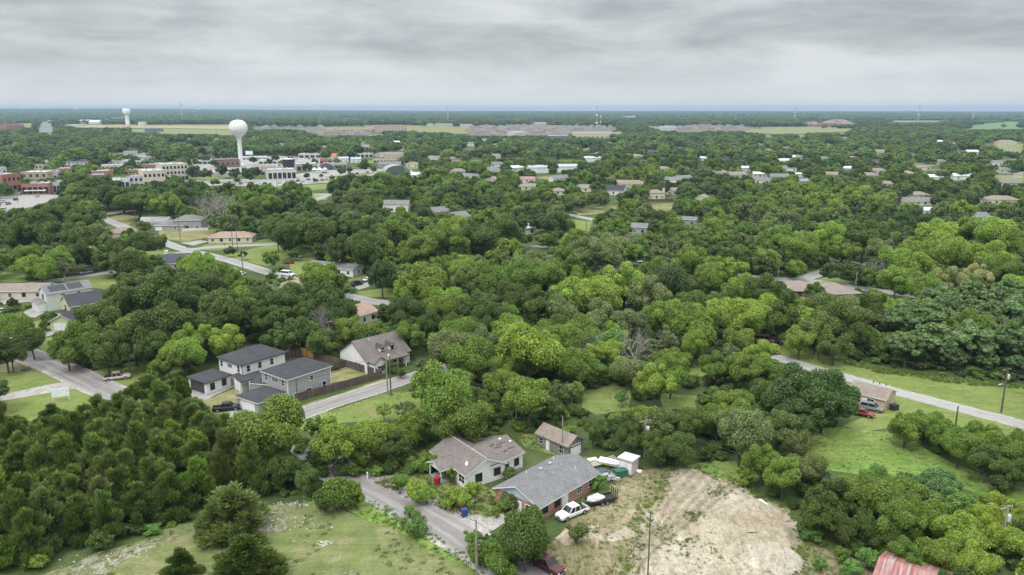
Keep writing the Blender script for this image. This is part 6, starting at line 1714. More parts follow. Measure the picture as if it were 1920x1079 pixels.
EXPL = """935,722,26,k X|968,762,24,k X|1098,655,24,k X|475,300,9,d|505,303,8,d|530,305,8,m|430,300,10,d|402,306,9,d|366,303,8,m|545,300,9,d|590,303,8,m|575,330,7,d|590,338,5,d|622,333,6,m|655,318,7,d|700,318,8,m|730,330,6,d|470,333,9,d|445,338,8,m|520,331,5,d|402,341,9,m|30,402,16,m|78,396,18,d|112,378,12,d|8,412,18,m|655,330,5,m|141,340,30,d|187,362,28,d|212,350,20,d|250,372,30,d|312,352,18,d|315,385,32,m|362,322,15,d|385,325,13,d|415,320,14,d|440,325,14,d|462,325,16,d|480,322,14,d|246,310,14,d|430,352,16,d|462,370,25,m|476,355,18,m|397,367,14,l|8,352,14,d|297,288,20,m|335,287,18,m|356,287,16,d|148,288,22,m|187,294,18,d|635,350,28,d|660,342,22,d|717,340,24,m|760,332,14,m|542,352,18,m|570,362,20,m|795,313,20,m|812,330,30,m|640,319,12,k|685,310,14,d|577,312,10,d|602,330,5,d|517,296,10,d|612,290,14,m|505,385,34,m|540,380,30,d|575,395,30,d|500,360,24,m|1530,545,22,m|1475,560,24,g|1560,575,20,l|1600,570,22,m|1525,575,18,l|1490,575,16,l|
985,1006,70,d|505,815,80,m|595,800,28,m|622,805,30,l|697,825,46,y|672,850,26,y|560,880,30,d|575,900,34,d|530,880,40,d|745,838,38,d|775,800,42,m|760,770,26,o L|720,770,20,l L
790,735,30,o L|835,745,80,m|870,790,60,m|990,745,58,m|1040,772,28,d|1072,730,24,l L|1112,806,34,d|1165,808,32,d|842,658,50,g|800,690,26,g|865,630,44,m|880,680,55,m|930,690,42,m|990,655,72,y|960,625,50,l|1035,680,36,m|1105,672,34,y|1142,662,38,y|1172,690,26,d
1165,745,18,e L|1262,678,36,m|1212,692,26,m|1238,796,46,k|1180,820,36,d|1290,800,42,d|1270,840,38,d|1230,840,36,d|1345,795,42,m|1368,762,46,m|1352,742,26,k|1395,690,46,m|1430,665,34,l|1390,640,36,m|1345,690,40,m|1490,740,70,b|1545,750,62,b|1500,790,50,b|1440,745,40,d|1460,805,44,k|1490,830,38,k|1420,790,34,d
1430,865,48,m|1470,890,52,m|1405,885,26,y|1510,880,36,k|1560,940,56,d|1530,965,44,d|1605,925,42,m|1640,905,38,e|1650,940,56,m|1700,930,52,m|1690,985,56,m|1740,970,54,m|1760,920,48,c|1790,950,50,e|1800,1010,54,l|1850,990,50,y|1880,960,44,y|1850,950,40,l|1905,1020,46,y|1760,1040,48,m|1700,1045,40,m|1830,1060,48,l|1620,985,40,d|1660,1010,34,d|1580,990,38,d|1700,905,30,c
1700,800,40,m|1735,795,36,m|1770,815,36,m|1800,835,44,m|1845,820,42,m|1850,865,42,d|1885,850,42,m|1910,830,36,m|1905,885,36,d|1880,905,26,d
1690,600,44,c S|1730,590,50,c S|1785,585,52,c S|1840,590,52,c S|1895,590,52,c S|1700,650,46,c S|1755,640,54,c S|1815,640,56,c S|1875,640,56,c S|1930,640,50,c S|1720,662,28,c S|1790,670,30,c S|1850,676,28,c S|1910,682,28,c S|1668,640,26,m|1650,652,24,m|1685,668,18,l|1930,590,50,c S|1760,560,44,c S|1830,555,46,c S|1900,552,44,c S
1460,600,46,d|1440,560,50,d|1400,600,46,l|1345,590,50,l|1300,610,56,m|1250,600,50,m|1300,650,38,l|1580,605,52,o|1545,580,40,o|1530,620,44,o|1610,630,40,d|1500,640,34,y|1480,580,30,l|1510,590,28,p|1565,650,36,d|1620,580,40,d
1170,535,62,l|1120,555,56,l|1215,555,50,g|1255,535,52,b|1230,520,40,m|1290,540,32,k|1330,530,44,m|1360,510,46,l|1400,545,44,l|1300,500,46,m|1130,600,50,g|1080,560,46,l|1180,610,44,g|1095,620,44,m|1050,580,40,g|1060,620,36,d|1140,640,40,e L|1190,660,36,k X|1090,650,26,k X
1190,475,28,l|1235,480,26,g|1140,470,50,g|1095,480,44,g|1060,500,46,m|1020,520,48,m|985,530,50,m|1010,570,44,d|955,560,44,d|920,530,50,m|880,540,46,d|900,580,46,d|860,580,40,m|930,600,40,d|800,535,52,l|770,545,40,l|840,565,40,l|765,590,44,d|800,610,36,d|845,610,36,d|728,588,30,d|815,580,34,m
716,520,33,b O|610,560,58,d|600,520,44,m|640,590,46,d|655,620,40,m|580,590,36,d|570,620,34,m|600,640,34,d|625,530,30,m|540,570,44,d|510,600,44,d|550,620,40,d|520,640,36,d|490,560,40,d|470,590,40,d|612,612,34,k X|690,470,46,d|640,470,40,d
150,640,50,m|125,655,40,m|180,600,50,d|230,570,52,d|290,560,60,d|340,570,56,d|310,610,60,d|250,630,56,d|200,660,46,d|380,540,46,d|420,590,56,d|450,570,40,m|400,610,44,d|370,500,40,l|400,520,44,m|330,530,44,d|440,530,36,m|285,655,40,d|360,640,44,l|345,665,40,l|385,635,36,l|420,640,36,l|315,680,34,m|430,610,30,y
240,500,40,d|270,510,30,d|310,520,32,d|290,490,20,m|355,515,26,m|385,490,22,m|345,495,18,b|75,505,34,l|50,480,32,m|110,485,34,m|165,475,24,p|195,490,30,d|150,450,40,d|100,440,42,d|40,440,44,d|30,620,44,m|60,640,34,d|10,660,40,d|20,590,20,o|24,570,12,b O|100,590,8,m|85,610,12,d H|340,425,1,m
1500,470,40,m|1550,450,40,l|1460,450,38,m|1440,490,30,l|1495,505,22,l|1620,450,46,d|1580,475,32,m|1650,470,36,g|1560,510,24,d|1590,505,26,d|1615,515,22,d|1640,515,22,k X|1680,490,40,l|1720,500,40,l|1680,530,34,l|1760,440,46,l|1820,430,50,l|1870,440,46,l|1900,460,40,l|1790,480,44,l|1850,490,44,l|1740,530,30,d|1780,530,40,p|1830,520,34,p|1880,510,34,m|1900,540,32,l|1760,560,34,p|1730,575,28,y|1800,560,30,y|1650,600,30,k|1640,560,28,m
975,420,26,b|1040,420,34,b|1010,415,24,b|940,430,40,d|890,450,44,d|840,460,48,m|780,470,48,m|740,440,46,m|700,430,44,d|860,430,44,l|920,410,30,m|640,430,44,d|590,440,44,d|550,440,40,d|520,440,32,d|600,470,20,d|510,485,22,m|550,475,14,m|545,460,20,d
270,425,16,m|240,440,16,d|430,470,12,d|455,478,10,d|290,455,26,k|262,460,34,d|415,395,28,r X|390,400,30,r X|445,400,30,m|470,395,36,d|315,385,34,l|290,385,28,m|340,375,34,d|260,380,40,d|200,365,44,d|160,345,34,d|190,345,30,d|230,370,40,d|60,425,40,d|110,400,44,d|160,410,40,d"""
for row in [q for q in EXPL.replace('\n', '|').split('|') if q]:
    a = row.split(','); t = a[3].split()
    if float(a[2]) < 4: continue
    put(float(a[0]), float(a[1]), float(a[2]), t[0], t[1] if len(t) > 1 else 'B')
HS = """640,928,36,m|665,935,22,m|610,940,26,d|745,904,21,m|782,925,24,l|800,930,20,l|850,932,24,l|885,922,22,l|870,940,18,l|847,890,17,m|812,868,18,m|840,945,14,l|778,985,24,e|768,960,14,e|1395,905,14,y|1120,905,18,e|790,870,20,m|930,960,12,m|900,1040,28,m|885,1010,20,m|1000,1040,26,d|935,1060,34,m|315,885,15,e|320,915,12,e|40,828,18,e|405,712,7,d|415,709,7,d|424,706,7,d|432,703,7,d|1080,1000,25,k|700,690,10,d|712,688,9,d|610,655,14,m|600,395,16,m|660,380,22,k|690,395,18,k|720,402,14,k|1600,1070,22,e|1540,1060,16,e|1630,1050,24,e|1660,1030,20,m|1700,1070,26,m|560,960,1,d|390,612,10,m|98,600,10,d|82,596,7,d|630,690,6,d|500,740,1,d|1580,1040,18,m|735,690,14,d|750,700,12,d|300,700,20,e|290,690,16,e"""
for row in HS.split('|'):
    a = row.split(',')
    if float(a[2]) > 4: put(float(a[0]), float(a[1]), float(a[2]), a[3], 'H')
for a in [(440,955,62,'k'),(400,975,38,'k'),(455,1045,58,'d'),(500,1055,40,'k'),(335,1055,36,'d'),(280,730,36,'d'),(250,745,30,'d'),(320,755,30,'o'),(360,770,30,'o'),(95,780,30,'k'),(30,800,26,'d'),(1080,1000,26,'k')][:-1]:
    put(a[0], a[1], a[2], a[3], 'C', .62)
# cedar thicket
def inpx(x, y, pts): return bool(pip(np.array([[x]]), np.array([[y]]), pts)[0, 0])
thicket = [(-30,800),(60,790),(120,775),(165,760),(215,745),(270,735),(340,750),(400,790),(440,825),(470,860),(520,900),(520,935),(440,925),(380,950),(330,975),(240,1000),(150,1025),(80,1060),(-30,1090)]
tw = [G(*p) for p in thicket]; got = []
x0, x1 = min(p.x for p in tw), max(p.x for p in tw); y0, y1 = min(p.y for p in tw), max(p.y for p in tw)
for _ in range(9000):
    x, y = rng.uniform(x0, x1), rng.uniform(y0, y1)
    if not pip(np.array([[x]]), np.array([[y]]), tw)[0, 0]: continue
    if any((x-a)**2+(y-b)**2 < (2.9+1.5*rng.random())**2 for a, b in got): continue
    r = rng.uniform(2.6, 3.9); h = r*rng.uniform(2.1, 2.9)
    if blocked((x, y), r*.8, 1, h*.95, .8): continue
    got.append((x, y)); T.append(['C', x, y, r, h, rng.choice('ooookkogdom'), True])
# -- the rest of the wood
ROADS_CLEAR = VIS
cell = {}
def add_cell(t):
    cell.setdefault((int(t[1]//12), int(t[2]//12)), []).append(t)
for t in T: add_cell(t)
def crowded(x, y, r):
    i, j = int(x//12), int(y//12)
    for a in range(i-1, i+2):
        for b in range(j-1, j+2):
            for t in cell.get((a, b), ()):
                if (x-t[1])**2+(y-t[2])**2 < ((r+t[3])*.64)**2: return True
    return False
foot = [(h.loc.x, h.loc.y) for h in HOUSES]
def near_house(x, y, d):
    return any(abs(x-a) < d and abs(y-b) < d for a, b in foot)
OPEN_PX = [thicket, [(-400,780),(540,800),(560,940),(700,1400),(-400,1400)], [(660,930),(900,905),(1180,905),(1250,870),(1320,870),(1540,1000),(1500,1125),(60,1125),(240,1000),(420,930),(560,930)], [(1440,640),(1960,720),(1960,980),(1560,840),(1430,870),(1560,790),(1620,760)], [(540,760),(720,710),(860,685),(900,700),(800,780),(690,900),(560,830)], [(-40,660),(60,655),(240,745),(440,800),(430,740),(300,690),(560,650),(720,690),(720,720),(560,800),(300,770),(180,770),(-40,800)]]
def sample_fill(n, ymin, ymax, rlo, rhi, dens_tones, lim=None, sp='B', hk=(1.4, 2.2)):
    k = 0
    for _ in range(n):
        d = math.sqrt(rng.uniform(ymin**2, ymax**2)); a = rng.uniform(-.70, .70)
        x, y = d*math.sin(a), d*math.cos(a)
        r = rng.uniform(rlo, rhi)
        q = proj((x, y, 0))
        if q[0] < -120 or q[0] > 2040 or q[1] > 1200: continue
        if any(inpx(q[0], q[1], P) for P in OPEN_PX): continue
        if crowded(x, y, r): continue
        if near_house(x, y, r+3): continue
        h = r*rng.uniform(*hk)
        if blocked((x, y), r, h*.12, h, .9): continue
        # patches of one kind of tree, as a wood grows
        v = noise.noise(Vector((x*.012, y*.012, 2)))+rng.uniform(-.35, .35)
        tone = dens_tones[min(len(dens_tones)-1, max(0, int((v+.7)/1.4*len(dens_tones))))]
        t = ['L' if sp == 'B' and d < 420 and rng.random() < .13 else sp, x, y, r, h, tone, False]; T.append(t); add_cell(t); k += 1
    return k
sample_fill(9000, 95, 420, 3.4, 6.4, 'dmdmgmdmglmly')
sample_fill(16000, 400, 900, 4.0, 7.2, 'bdmgdbmdmmglml')
# which of them stand out largest: those are objects, the others one wood
for t in T:
    q = proj((t[1], t[2], t[4]*.6)); t.append(F*t[3]/q[2]); t.append(q)
T.sort(key=lambda t: -t[7])
IND, MASS = [], []
cnt = {}
for t in T:
    sp = t[0]; vis = -60 < t[8][0] < 1980 and t[8][1]-t[7] < 1085
    lim = {'B': 290, 'C': 150, 'H': 80}.get(sp, 60)
    if vis and cnt.get(sp, 0) < lim and (t[6] or t[7] > 9): cnt[sp] = cnt.get(sp, 0)+1; IND.append(t)
    elif sp in 'BSLO': MASS.append(t)
LAND = [((1214,1000),'sandy lot'),((620,930),'bend of the near road'),((975,1000),'brick bungalow front'),((890,870),'old white house'),((1045,825),'wooden garage'),((1175,865),'junk pile'),((1208,820),'crossarm pole'),((550,730),'grey two-storey house'),((440,690),'white two-storey house'),((705,650),'brown gabled house'),((640,735),'board fence corner'),
        ((225,711),'tan pickup'),((110,720),'left gravel driveway'),((130,590),'lime green house'),((120,555),'solar panel house'),((20,550),'tan bungalow'),((330,495),'white chimney house'),((345,420),'blue grey house'),((432,445),'orange roofed bungalow'),((620,495),'mobile home'),((668,535),'black car'),((741,385),'white farmhouse'),((1640,750),'tan house'),((1880,735),'field pole'),((1450,640),'pink truck'),((1550,565),'brown hip roofs'),((1460,510),'pale crossing'),((1692,460),'double crossarm pole'),((1838,410),'white porch house'),((1150,365),'white steep gable'),((1231,365),'pink beige house'),((1060,410),'central side street'),((1180,500),'half hidden cars'),((1290,415),'pale metal shed'),((452,310),'white water tower'),((310,335),'cream corner building'),((60,350),'red storefront'),((700,570),'curved grey street'),((1130,755),'small open meadow'),((1560,850),'weedy meadow'),((1877,960),'right edge pole'),((1690,1060),'red metal roof'),((1740,650),'pale road far side'),((1000,560),'middle of the wood'),((870,560),'long line of oaks'),((200,880),'thicket'),((420,1000),'mown lot corner'),((1000,640),'bright round trees'),((1300,600),'dead limbs'),((50,470),'left edge lawn'),((1780,530),'pale blossom trees')]
LAND = [l for l in LAND if l[1] not in ('middle of the wood','long line of oaks','bright round trees','dead limbs')]
def size_word(t):
    return 'large' if t[7] > 48 else 'medium' if t[7] > 28 else 'small'
def where(t):
    bx, by = t[8][0], t[8][1]
    l = min(LAND, key=lambda l: math.hypot(l[0][0]-bx, (l[0][1]-by)*1.25))
    dx, dy = bx-l[0][0], by-l[0][1]
    if math.hypot(dx, dy) < 26: rel = 'beside the'
    elif dy < -abs(dx)*.7: rel = 'behind the'
    elif dy > abs(dx)*.7: rel = 'in front of the'
    else: rel = 'left of the' if dx < 0 else 'right of the'
    return f'{rel} {l[1]}'
ORD = ordn + ['twenty-first','twenty-second','twenty-third','twenty-fourth','twenty-fifth','twenty-sixth','twenty-seventh','twenty-eighth','twenty-ninth','thirtieth','thirty-first','thirty-second','thirty-third','thirty-fourth','thirty-fifth','thirty-sixth','thirty-seventh','thirty-eighth','thirty-ninth','fortieth']
def row_word(t): return ''
byl = {}
for t in IND:
    base = f'{size_word(t)} {TNAME[t[5]]} {SPEC[t[0]][2]} {where(t)}'
    byl.setdefault(base, []).append(t)
LABEL = {}
for base, ts in byl.items():
    ts.sort(key=lambda t: t[8][0])
    for i, t in enumerate(ts):
        LABEL[id(t)] = base if len(ts) == 1 else f'{base}, {ORD[min(i, 39)]} from left'
GRP = {'B':'broadleaf trees of the wood','L':'open crowned trees','S':'layered trees on the wooded bank','O':'neat oval trees','C':'cedars of the thicket','X':'leafless trees','H':'bushes round the houses and lots'}
for i, t in enumerate(IND):
    sp, x, y, r, h, tone = t[:6]
    var, nm, _, cat, _, _ = SPEC[sp]
    o = thing(nm, LABEL[id(t)], cat, (x, y, 0), rng.uniform(0, 6.28), GRP[sp])
    me, tr = var[i*7 % len(var)]
    c = share({'C':'foliage','H':'foliage','X':'branches'}.get(sp, 'crown'), me, o)
    R0 = {'C':3.7,'B':6.2,'S':5.6,'O':5.4,'L':5.4}.get(sp, 5.4)
    c.scale = (r/R0*rng.uniform(.84,1.16), r/R0*rng.uniform(.84,1.16), h/(8.3 if sp == 'H' else 10.0))
    if sp == 'X': c.scale = (r/4.2, r/4.2, h/8.5)
    tc = TONE[tone]; j = rng.uniform(.86, 1.16); k = rng.uniform(.92, 1.08)
    j *= 1.14; c['tint'] = [tc[0]*j*k*1.03, tc[1]*j, tc[2]*j]
    if tr is not None:
        q = share('stems' if sp == 'H' else 'trunk', tr, o); q.scale = c.scale
# ------------------------------------------------------------------ woods as one mass: points that carry a whole tree each
def scatter(name, pts, variants):
    """pts: x, y, z, sx, sy, sz, rot, variant, r, g, b"""
    A = np.array(pts, np.float32); n = len(A)
    me = bpy.data.meshes.new(name); me.vertices.add(n); me.vertices.foreach_set('co', A[:,:3].reshape(-1).copy())
    for nm, ty, dat in (('size', 'FLOAT_VECTOR', A[:,3:6]), ('tint', 'FLOAT_COLOR', np.hstack([A[:,8:11], np.ones((n,1), np.float32)])), ('turn', 'FLOAT_VECTOR', np.stack([A[:,6]*0, A[:,6]*0, A[:,6]], 1))):
        at = me.attributes.new(nm, ty, 'POINT'); at.data.foreach_set('color' if ty == 'FLOAT_COLOR' else 'vector', dat.astype(np.float32).reshape(-1).copy())
    at = me.attributes.new('sort', 'INT', 'POINT'); at.data.foreach_set('value', A[:,7].astype(np.int32).copy())
    o = link(name, me); o['kind'] = 'stuff'
    ng = bpy.data.node_groups.new(name, 'GeometryNodeTree')
    ng.interface.new_socket('Geometry', in_out='INPUT', socket_type='NodeSocketGeometry'); ng.interface.new_socket('Geometry', in_out='OUTPUT', socket_type='NodeSocketGeometry')
    gi, go = ng.nodes.new('NodeGroupInput'), ng.nodes.new('NodeGroupOutput')
    jn = ng.nodes.new('GeometryNodeJoinGeometry')
    def attr(nm, ty):
        a = ng.nodes.new('GeometryNodeInputNamedAttribute'); a.data_type = ty; a.inputs[0].default_value = nm
        return a.outputs['Attribute']
    sz, tn, so = attr('size', 'FLOAT_VECTOR'), attr('turn', 'FLOAT_VECTOR'), attr('sort', 'INT')
    for i, v in enumerate(variants):
        cp = ng.nodes.new('FunctionNodeCompare'); cp.data_type = 'INT'; cp.operation = 'EQUAL'
        ng.links.new(so, cp.inputs[2]); cp.inputs[3].default_value = i
        oi = ng.nodes.new('GeometryNodeObjectInfo'); oi.inputs[0].default_value = v; oi.inputs[1].default_value = True
        ip = ng.nodes.new('GeometryNodeInstanceOnPoints')
        ng.links.new(gi.outputs[0], ip.inputs['Points']); ng.links.new(cp.outputs[0], ip.inputs['Selection']); ng.links.new(oi.outputs['Geometry'], ip.inputs['Instance'])
        ng.links.new(tn, ip.inputs['Rotation']); ng.links.new(sz, ip.inputs['Scale'])
        ng.links.new(ip.outputs[0], jn.inputs[0])
    ng.links.new(jn.outputs[0], go.inputs[0])
    m = o.modifiers.new('scatter', 'NODES'); m.node_group = ng
    return o
def loose_obj(me): return bpy.data.objects.new(me.name, me)
def with_core(me, LC, LR, k=.62):
    bm = bmesh.new(); bm.from_mesh(me)
    for c, r in zip(LC, LR):
        g = bmesh.ops.create_icosphere(bm, subdivisions=1, radius=r*k)
        for v in g['verts']: v.co += Vector(c)
    bm.to_mesh(me); bm.free(); return me
MID = []
for s in range(5):
    me, LC, LR = crown('wood_crown', 200+s, 5200, .56, M_leafi, nl=[30,36,26,34,40][s], lobe=[(.26,.40),(.2,.34),(.27,.42),(.22,.36),(.18,.32)][s])
    MID.append(loose_obj(with_core(me, LC, LR, .5)))
FAR = []
for s in range(4):
    me, LC, LR = crown('far_crown', 220+s, 700, 1.4, M_leafi, nl=20, lobe=(.28,.42), up=.5)
    FAR.append(loose_obj(with_core(me, LC, LR, .75)))
CLUMP = []
for s in range(4):
    r_ = np.random.RandomState(240+s); nl = 60
    LC = np.stack([r_.normal(size=nl)*22, r_.normal(size=nl)*13, r_.uniform(3.5,8.5,nl)], 1); LR = r_.uniform(4,7,nl)
    k = r_.choice(nl, 900); d = unit(r_.normal(size=(900,3))+np.array([0,0,.5])); P = LC[k]+d*LR[k][:,None]*.95
    N = unit(d+r_.normal(size=(900,3))*.4); Tt = unit(np.cross(N, r_.normal(size=(900,3)))); Bb = np.cross(N, Tt); P[:,2] = np.maximum(P[:,2], 1)
    me = with_core(quads_mesh('clump', P, Tt*1.9, Bb*1.7, M_leafi), LC, LR, .85); CLUMP.append(loose_obj(me))
def jit(tone):
    c = TONE[tone]; j = rng.uniform(.8, 1.2); k = rng.uniform(.92, 1.08); return (c[0]*j*k, c[1]*j, c[2]*j)
pts = [(t[1], t[2], 0, t[3]/6.0, t[3]/6.0, t[4]/10.5, rng.uniform(0, 6.28), rng.randrange(5), *jit(t[5])) for t in MASS]
scatter('woodland', pts, MID)
# undergrowth on the floor of the near wood
pts = []
for _ in range(9000):
    d = math.sqrt(rng.uniform(85**2, 330**2)); a = rng.uniform(-.68, .68); x, y = d*math.sin(a), d*math.cos(a)
    q = proj((x, y, 0))
    ix, iy = int(q[0]/VC), int(q[1]/VC)
    if not (0 <= ix < VW and 0 <= iy < VH) or near_house(x, y, 8) or any(inpx(q[0], q[1], P) for P in OPEN_PX[:1]): continue
    if blocked((x, y), 1.2, .2, 2.0, 1.0) or VIS[iy, ix] > 0: continue
    s = rng.uniform(.13, .34); pts.append((x, y, -.3, s, s, s*rng.uniform(.6, 1.0), rng.uniform(0, 6.28), rng.randrange(5), *jit(rng.choice('dmmldke'))))
scatter('undergrowth', pts, MID)
def ring_fill(n, d0, d1, spacing, rlo, rhi, tones, amax=.70, shrink=.9):
    pts = []; grid = {}
    for _ in range(n):
        d = math.sqrt(rng.uniform(d0**2, d1**2)); a = rng.uniform(-amax, amax); x, y = d*math.sin(a), d*math.cos(a)
        i, j = int(x//spacing), int(y//spacing)
        if any((x-p)**2+(y-q)**2 < (spacing*.75)**2 for u in (-1,0,1) for w in (-1,0,1) for p, q in grid.get((i+u, j+w), ())): continue
        q = proj((x, y, 0))
        if not -60 < q[0] < 1980: continue
        r = rng.uniform(rlo, rhi); h = r*rng.uniform(1.5, 2.0)
        if blocked((x, y), r, h*.1, h, shrink): continue
        grid.setdefault((i, j), []).append((x, y))
        v = noise.noise(Vector((x*.006, y*.006, 4)))+rng.uniform(-.4, .4)
        tone = tones[min(len(tones)-1, max(0, int((v+.7)/1.4*len(tones))))]
        pts.append((x, y, 0, r/5, r/5, h/10, rng.uniform(0, 6.28), rng.randrange(4), *jit(tone)))
    return pts
scatter('distant_woods', ring_fill(60000, 880, 2500, 11.5, 5.0, 8.5, 'bddbmdmbdm')+ring_fill(16000, 2400, 3600, 21, 7, 11, 'bddbdmb'), FAR)
pts = []
for _ in range(15000):
    d = math.sqrt(rng.uniform(2700**2, 14500**2)); a = rng.uniform(-.68, .68); x, y = d*math.sin(a), d*math.cos(a)
    q = proj((x, y, 0)); ix, iy = int(q[0]/VC), int(q[1]/VC)
    if 0 <= ix < VW and 0 <= iy < VH and VIS[iy, ix] > 0: continue
    s = rng.uniform(.7, 1.3)*(1+d/9000); z = 0
    if d < 12000 and blocked((x, y), 58*s, 0, 13, .9): continue
    if noise.noise(Vector((x*.0006, y*.0009, 7))) < -.32: continue
    if d > 6000: z = max(0, (d-6000)/9000*(3+14*noise.noise(Vector((x*.00022, y*.00022, 1)))) + (34 if -.62 < a < -.1 else 0)*((d-6000)/9000)*min(1, (-.1-a)/.3))-1
    pts.append((x, y, z, s*1.5, s, rng.uniform(.8, 1.3), rng.uniform(-.3, .3), rng.randrange(4), *jit(rng.choice('bdbd'))))
scatter('horizon_woods', pts, CLUMP)
# ------------------------------------------------------------------ tall grass
def tuft_mesh(seed, n=26, w=.05):
    r_ = np.random.RandomState(seed)
    P = np.stack([r_.normal(size=n)*.28, r_.normal(size=n)*.28, r_.uniform(.2,.55,n)], 1)
    A = unit(np.stack([r_.normal(size=n)*.35, r_.normal(size=n)*.35, np.ones(n)], 1)); B = unit(np.cross(A, r_.normal(size=(n,3))))
    L = r_.uniform(.22,.5,n)[:,None]
    return loose_obj(quads_mesh('tuft', P, A*L, B*w*2.2, M_leafi))
TUFT = [tuft_mesh(300+i) for i in range(3)]
WEED = []
for i in range(2):
    r_ = np.random.RandomState(310+i); n = 60
    P = np.stack([r_.normal(size=n)*.5, r_.normal(size=n)*.5, r_.uniform(.1,.7,n)], 1); N = unit(r_.normal(size=(n,3))*.6+np.array([0,0,1])); A = unit(np.cross(N, r_.normal(size=(n,3)))); B = np.cross(N, A)
    WEED.append(loose_obj(quads_mesh('weed', P, A*.17, B*.12, M_leafi)))
pts = []
for w, dens, hh in GRASS:
    xs = [p.x for p in w]; ys = [p.y for p in w]; x0, x1, y0, y1 = min(xs), max(xs), min(ys), max(ys)
    n = int(min(60000, (x1-x0)*(y1-y0)*dens))
    X = nr.uniform(x0, x1, n); Y = nr.uniform(y0, y1, n); ok = pip(X[None], Y[None], w)[0]
    for x, y in zip(X[ok], Y[ok]):
        q = proj((x, y, 0))
        if not (-20 < q[0] < 1940 and q[1] < 1110): continue
        v = noise.noise(Vector((x*.15, y*.15, 6)))
        if dens < 1 and v < -.05: continue
        s = hh*rng.uniform(.5, 1.25)*(1+.5*v)
        pts.append((x, y, .03, s*1.3, s*1.3, s*(.45 if dens < 1 else .8), rng.uniform(0, 6.28), (4 if rng.random() < .03 else rng.randrange(3)), *[v*rng.uniform(.8,1.2) for v in ((.19,.265,.072) if hh < .6 and dens > .55 or dens > 1.3 else (.20,.23,.09))]))
scatter('tall_grass', pts, TUFT+WEED)
# scrubby growth at the rim of the sandy lot
pts = []
for i in range(len(lot)):
    for _ in range(3):
        p = lot[i]; x, y = p.x+rng.gauss(0, .9), p.y+rng.gauss(0, .9); s = rng.uniform(.25, .7)
        pts.append((x, y, 0, s, s, s*.7, rng.uniform(0, 6.28), rng.randrange(5), *jit(rng.choice('lymgo'))))
for _ in range(260):
    c = rng.choice([(1330,1045,60,22),(1290,1020,40,16),(1300,970,16,8),(1420,945,30,8),(1350,925,20,9),(1245,1000,24,25)])
    p = G(rng.gauss(c[0], c[2]*.6), rng.gauss(c[1], c[3]*.6)); s = rng.uniform(.15, .4)
    pts.append((p.x, p.y, .25, s, s, s*.8, rng.uniform(0, 6.28), rng.randrange(5), *jit(rng.choice('gok'))))
for _ in range(420):
    p = rng.choice(lot); x, y = p.x+rng.gauss(0, 2.2), p.y+rng.gauss(0, 2.2); s = rng.uniform(.2, .5)
    pts.append((x, y, .1, s, s, s*.6, rng.uniform(0, 6.28), rng.randrange(3), *jit(rng.choice('lygo'))))
scatter('scrub_weeds', pts, TUFT+WEED)
# fallen stones on the sand and the mown lot
def pebbles(name, spots, mat):
    bm = bmesh.new()
    for x, y, s in spots:
        g = bmesh.ops.create_icosphere(bm, subdivisions=1, radius=s)
        for v in g['verts']: v.co = Vector((x+v.co.x*rng.uniform(.8,1.3), y+v.co.y*rng.uniform(.7,1.2), .05+v.co.z*.5))
    o = mesh_obj(name, bm, mat); o['kind'] = 'stuff'
sp_ = []
for _ in range(210):
    c = rng.choice([(505,975,22,14),(550,945,30,5),(560,980,26,10),(250,1035,60,20),(180,1060,50,14),(890,978,25,12),(870,965,18,6),(605,1020,12,4)])
    p = G(rng.gauss(c[0], c[2]*.6), rng.gauss(c[1], c[3]*.6)); sp_.append((p.x, p.y, rng.uniform(.05, .19)))
pebbles('loose_stones', sp_, plain('pale_stone_chip', (.44,.41,.36), .9, .25, 3))

sp_ = []
for _ in range(1500):
    a, b_ = lot[rng.randrange(len(lot))], lot[rng.randrange(len(lot))]; p = a.lerp(b_, rng.uniform(.05, .95)); sp_.append((p.x, p.y, rng.uniform(.04, .17)))
bm = bmesh.new()
for x, y, s in sp_:
    j, i = int(round((x-LOTX[0,0])/st)), int(round((y-LOTY[0,0])/st))
    g_ = bmesh.ops.create_icosphere(bm, subdivisions=1, radius=s)
    zz = HGT.get((i, j), .25)
    for v in g_['verts']: v.co = Vector((x+v.co.x*rng.uniform(.8,1.4), y+v.co.y*rng.uniform(.7,1.3), zz+v.co.z*.6))
o = mesh_obj('dirt_clods', bm, plain('clod', (.30,.25,.19), .95, .5, .6)); o['kind'] = 'stuff'
# ================================================================== light, sky, air
W = bpy.data.worlds.new('World'); SC.world = W; W.use_nodes = True
nt = W.node_tree; bg = nt.nodes['Background']
SUN_EL, SUN_AZ = R(58), R(215)
sky = nt.nodes.new('ShaderNodeTexSky'); sky.sky_type = 'NISHITA'; sky.sun_disc = False
sky.sun_elevation = SUN_EL; sky.sun_rotation = SUN_AZ; sky.dust_density = 2.0
tc = nt.nodes.new('ShaderNodeTexCoord'); sp = nt.nodes.new('ShaderNodeSeparateXYZ'); nt.links.new(tc.outputs['Generated'], sp.inputs[0])
z = mth(nt, 'MAXIMUM', sp.outputs[2], 0.0)
den = mth(nt, 'ADD', z, .045)
cb = nt.nodes.new('ShaderNodeCombineXYZ')
nt.links.new(mth(nt, 'DIVIDE', sp.outputs[0], den), cb.inputs[0]); nt.links.new(mth(nt, 'DIVIDE', sp.outputs[1], den), cb.inputs[1])
P_ = cb.outputs[0]
# broad sheets, heavy bellies and small ragged scraps of one cloud deck
D_ = tc.outputs['Generated']
n1 = noise_n(nt, mapped(nt, D_, (2.1, 2.1, 13)), 1.0, 5, .5, .25)
n2 = noise_n(nt, mapped(nt, D_, (6.4, 6.4, 25)), 1.0, 8, .60, .3)
n3 = noise_n(nt, mapped(nt, D_, (1.2, 1.2, 30)), 1.0, 4, .55, .3)
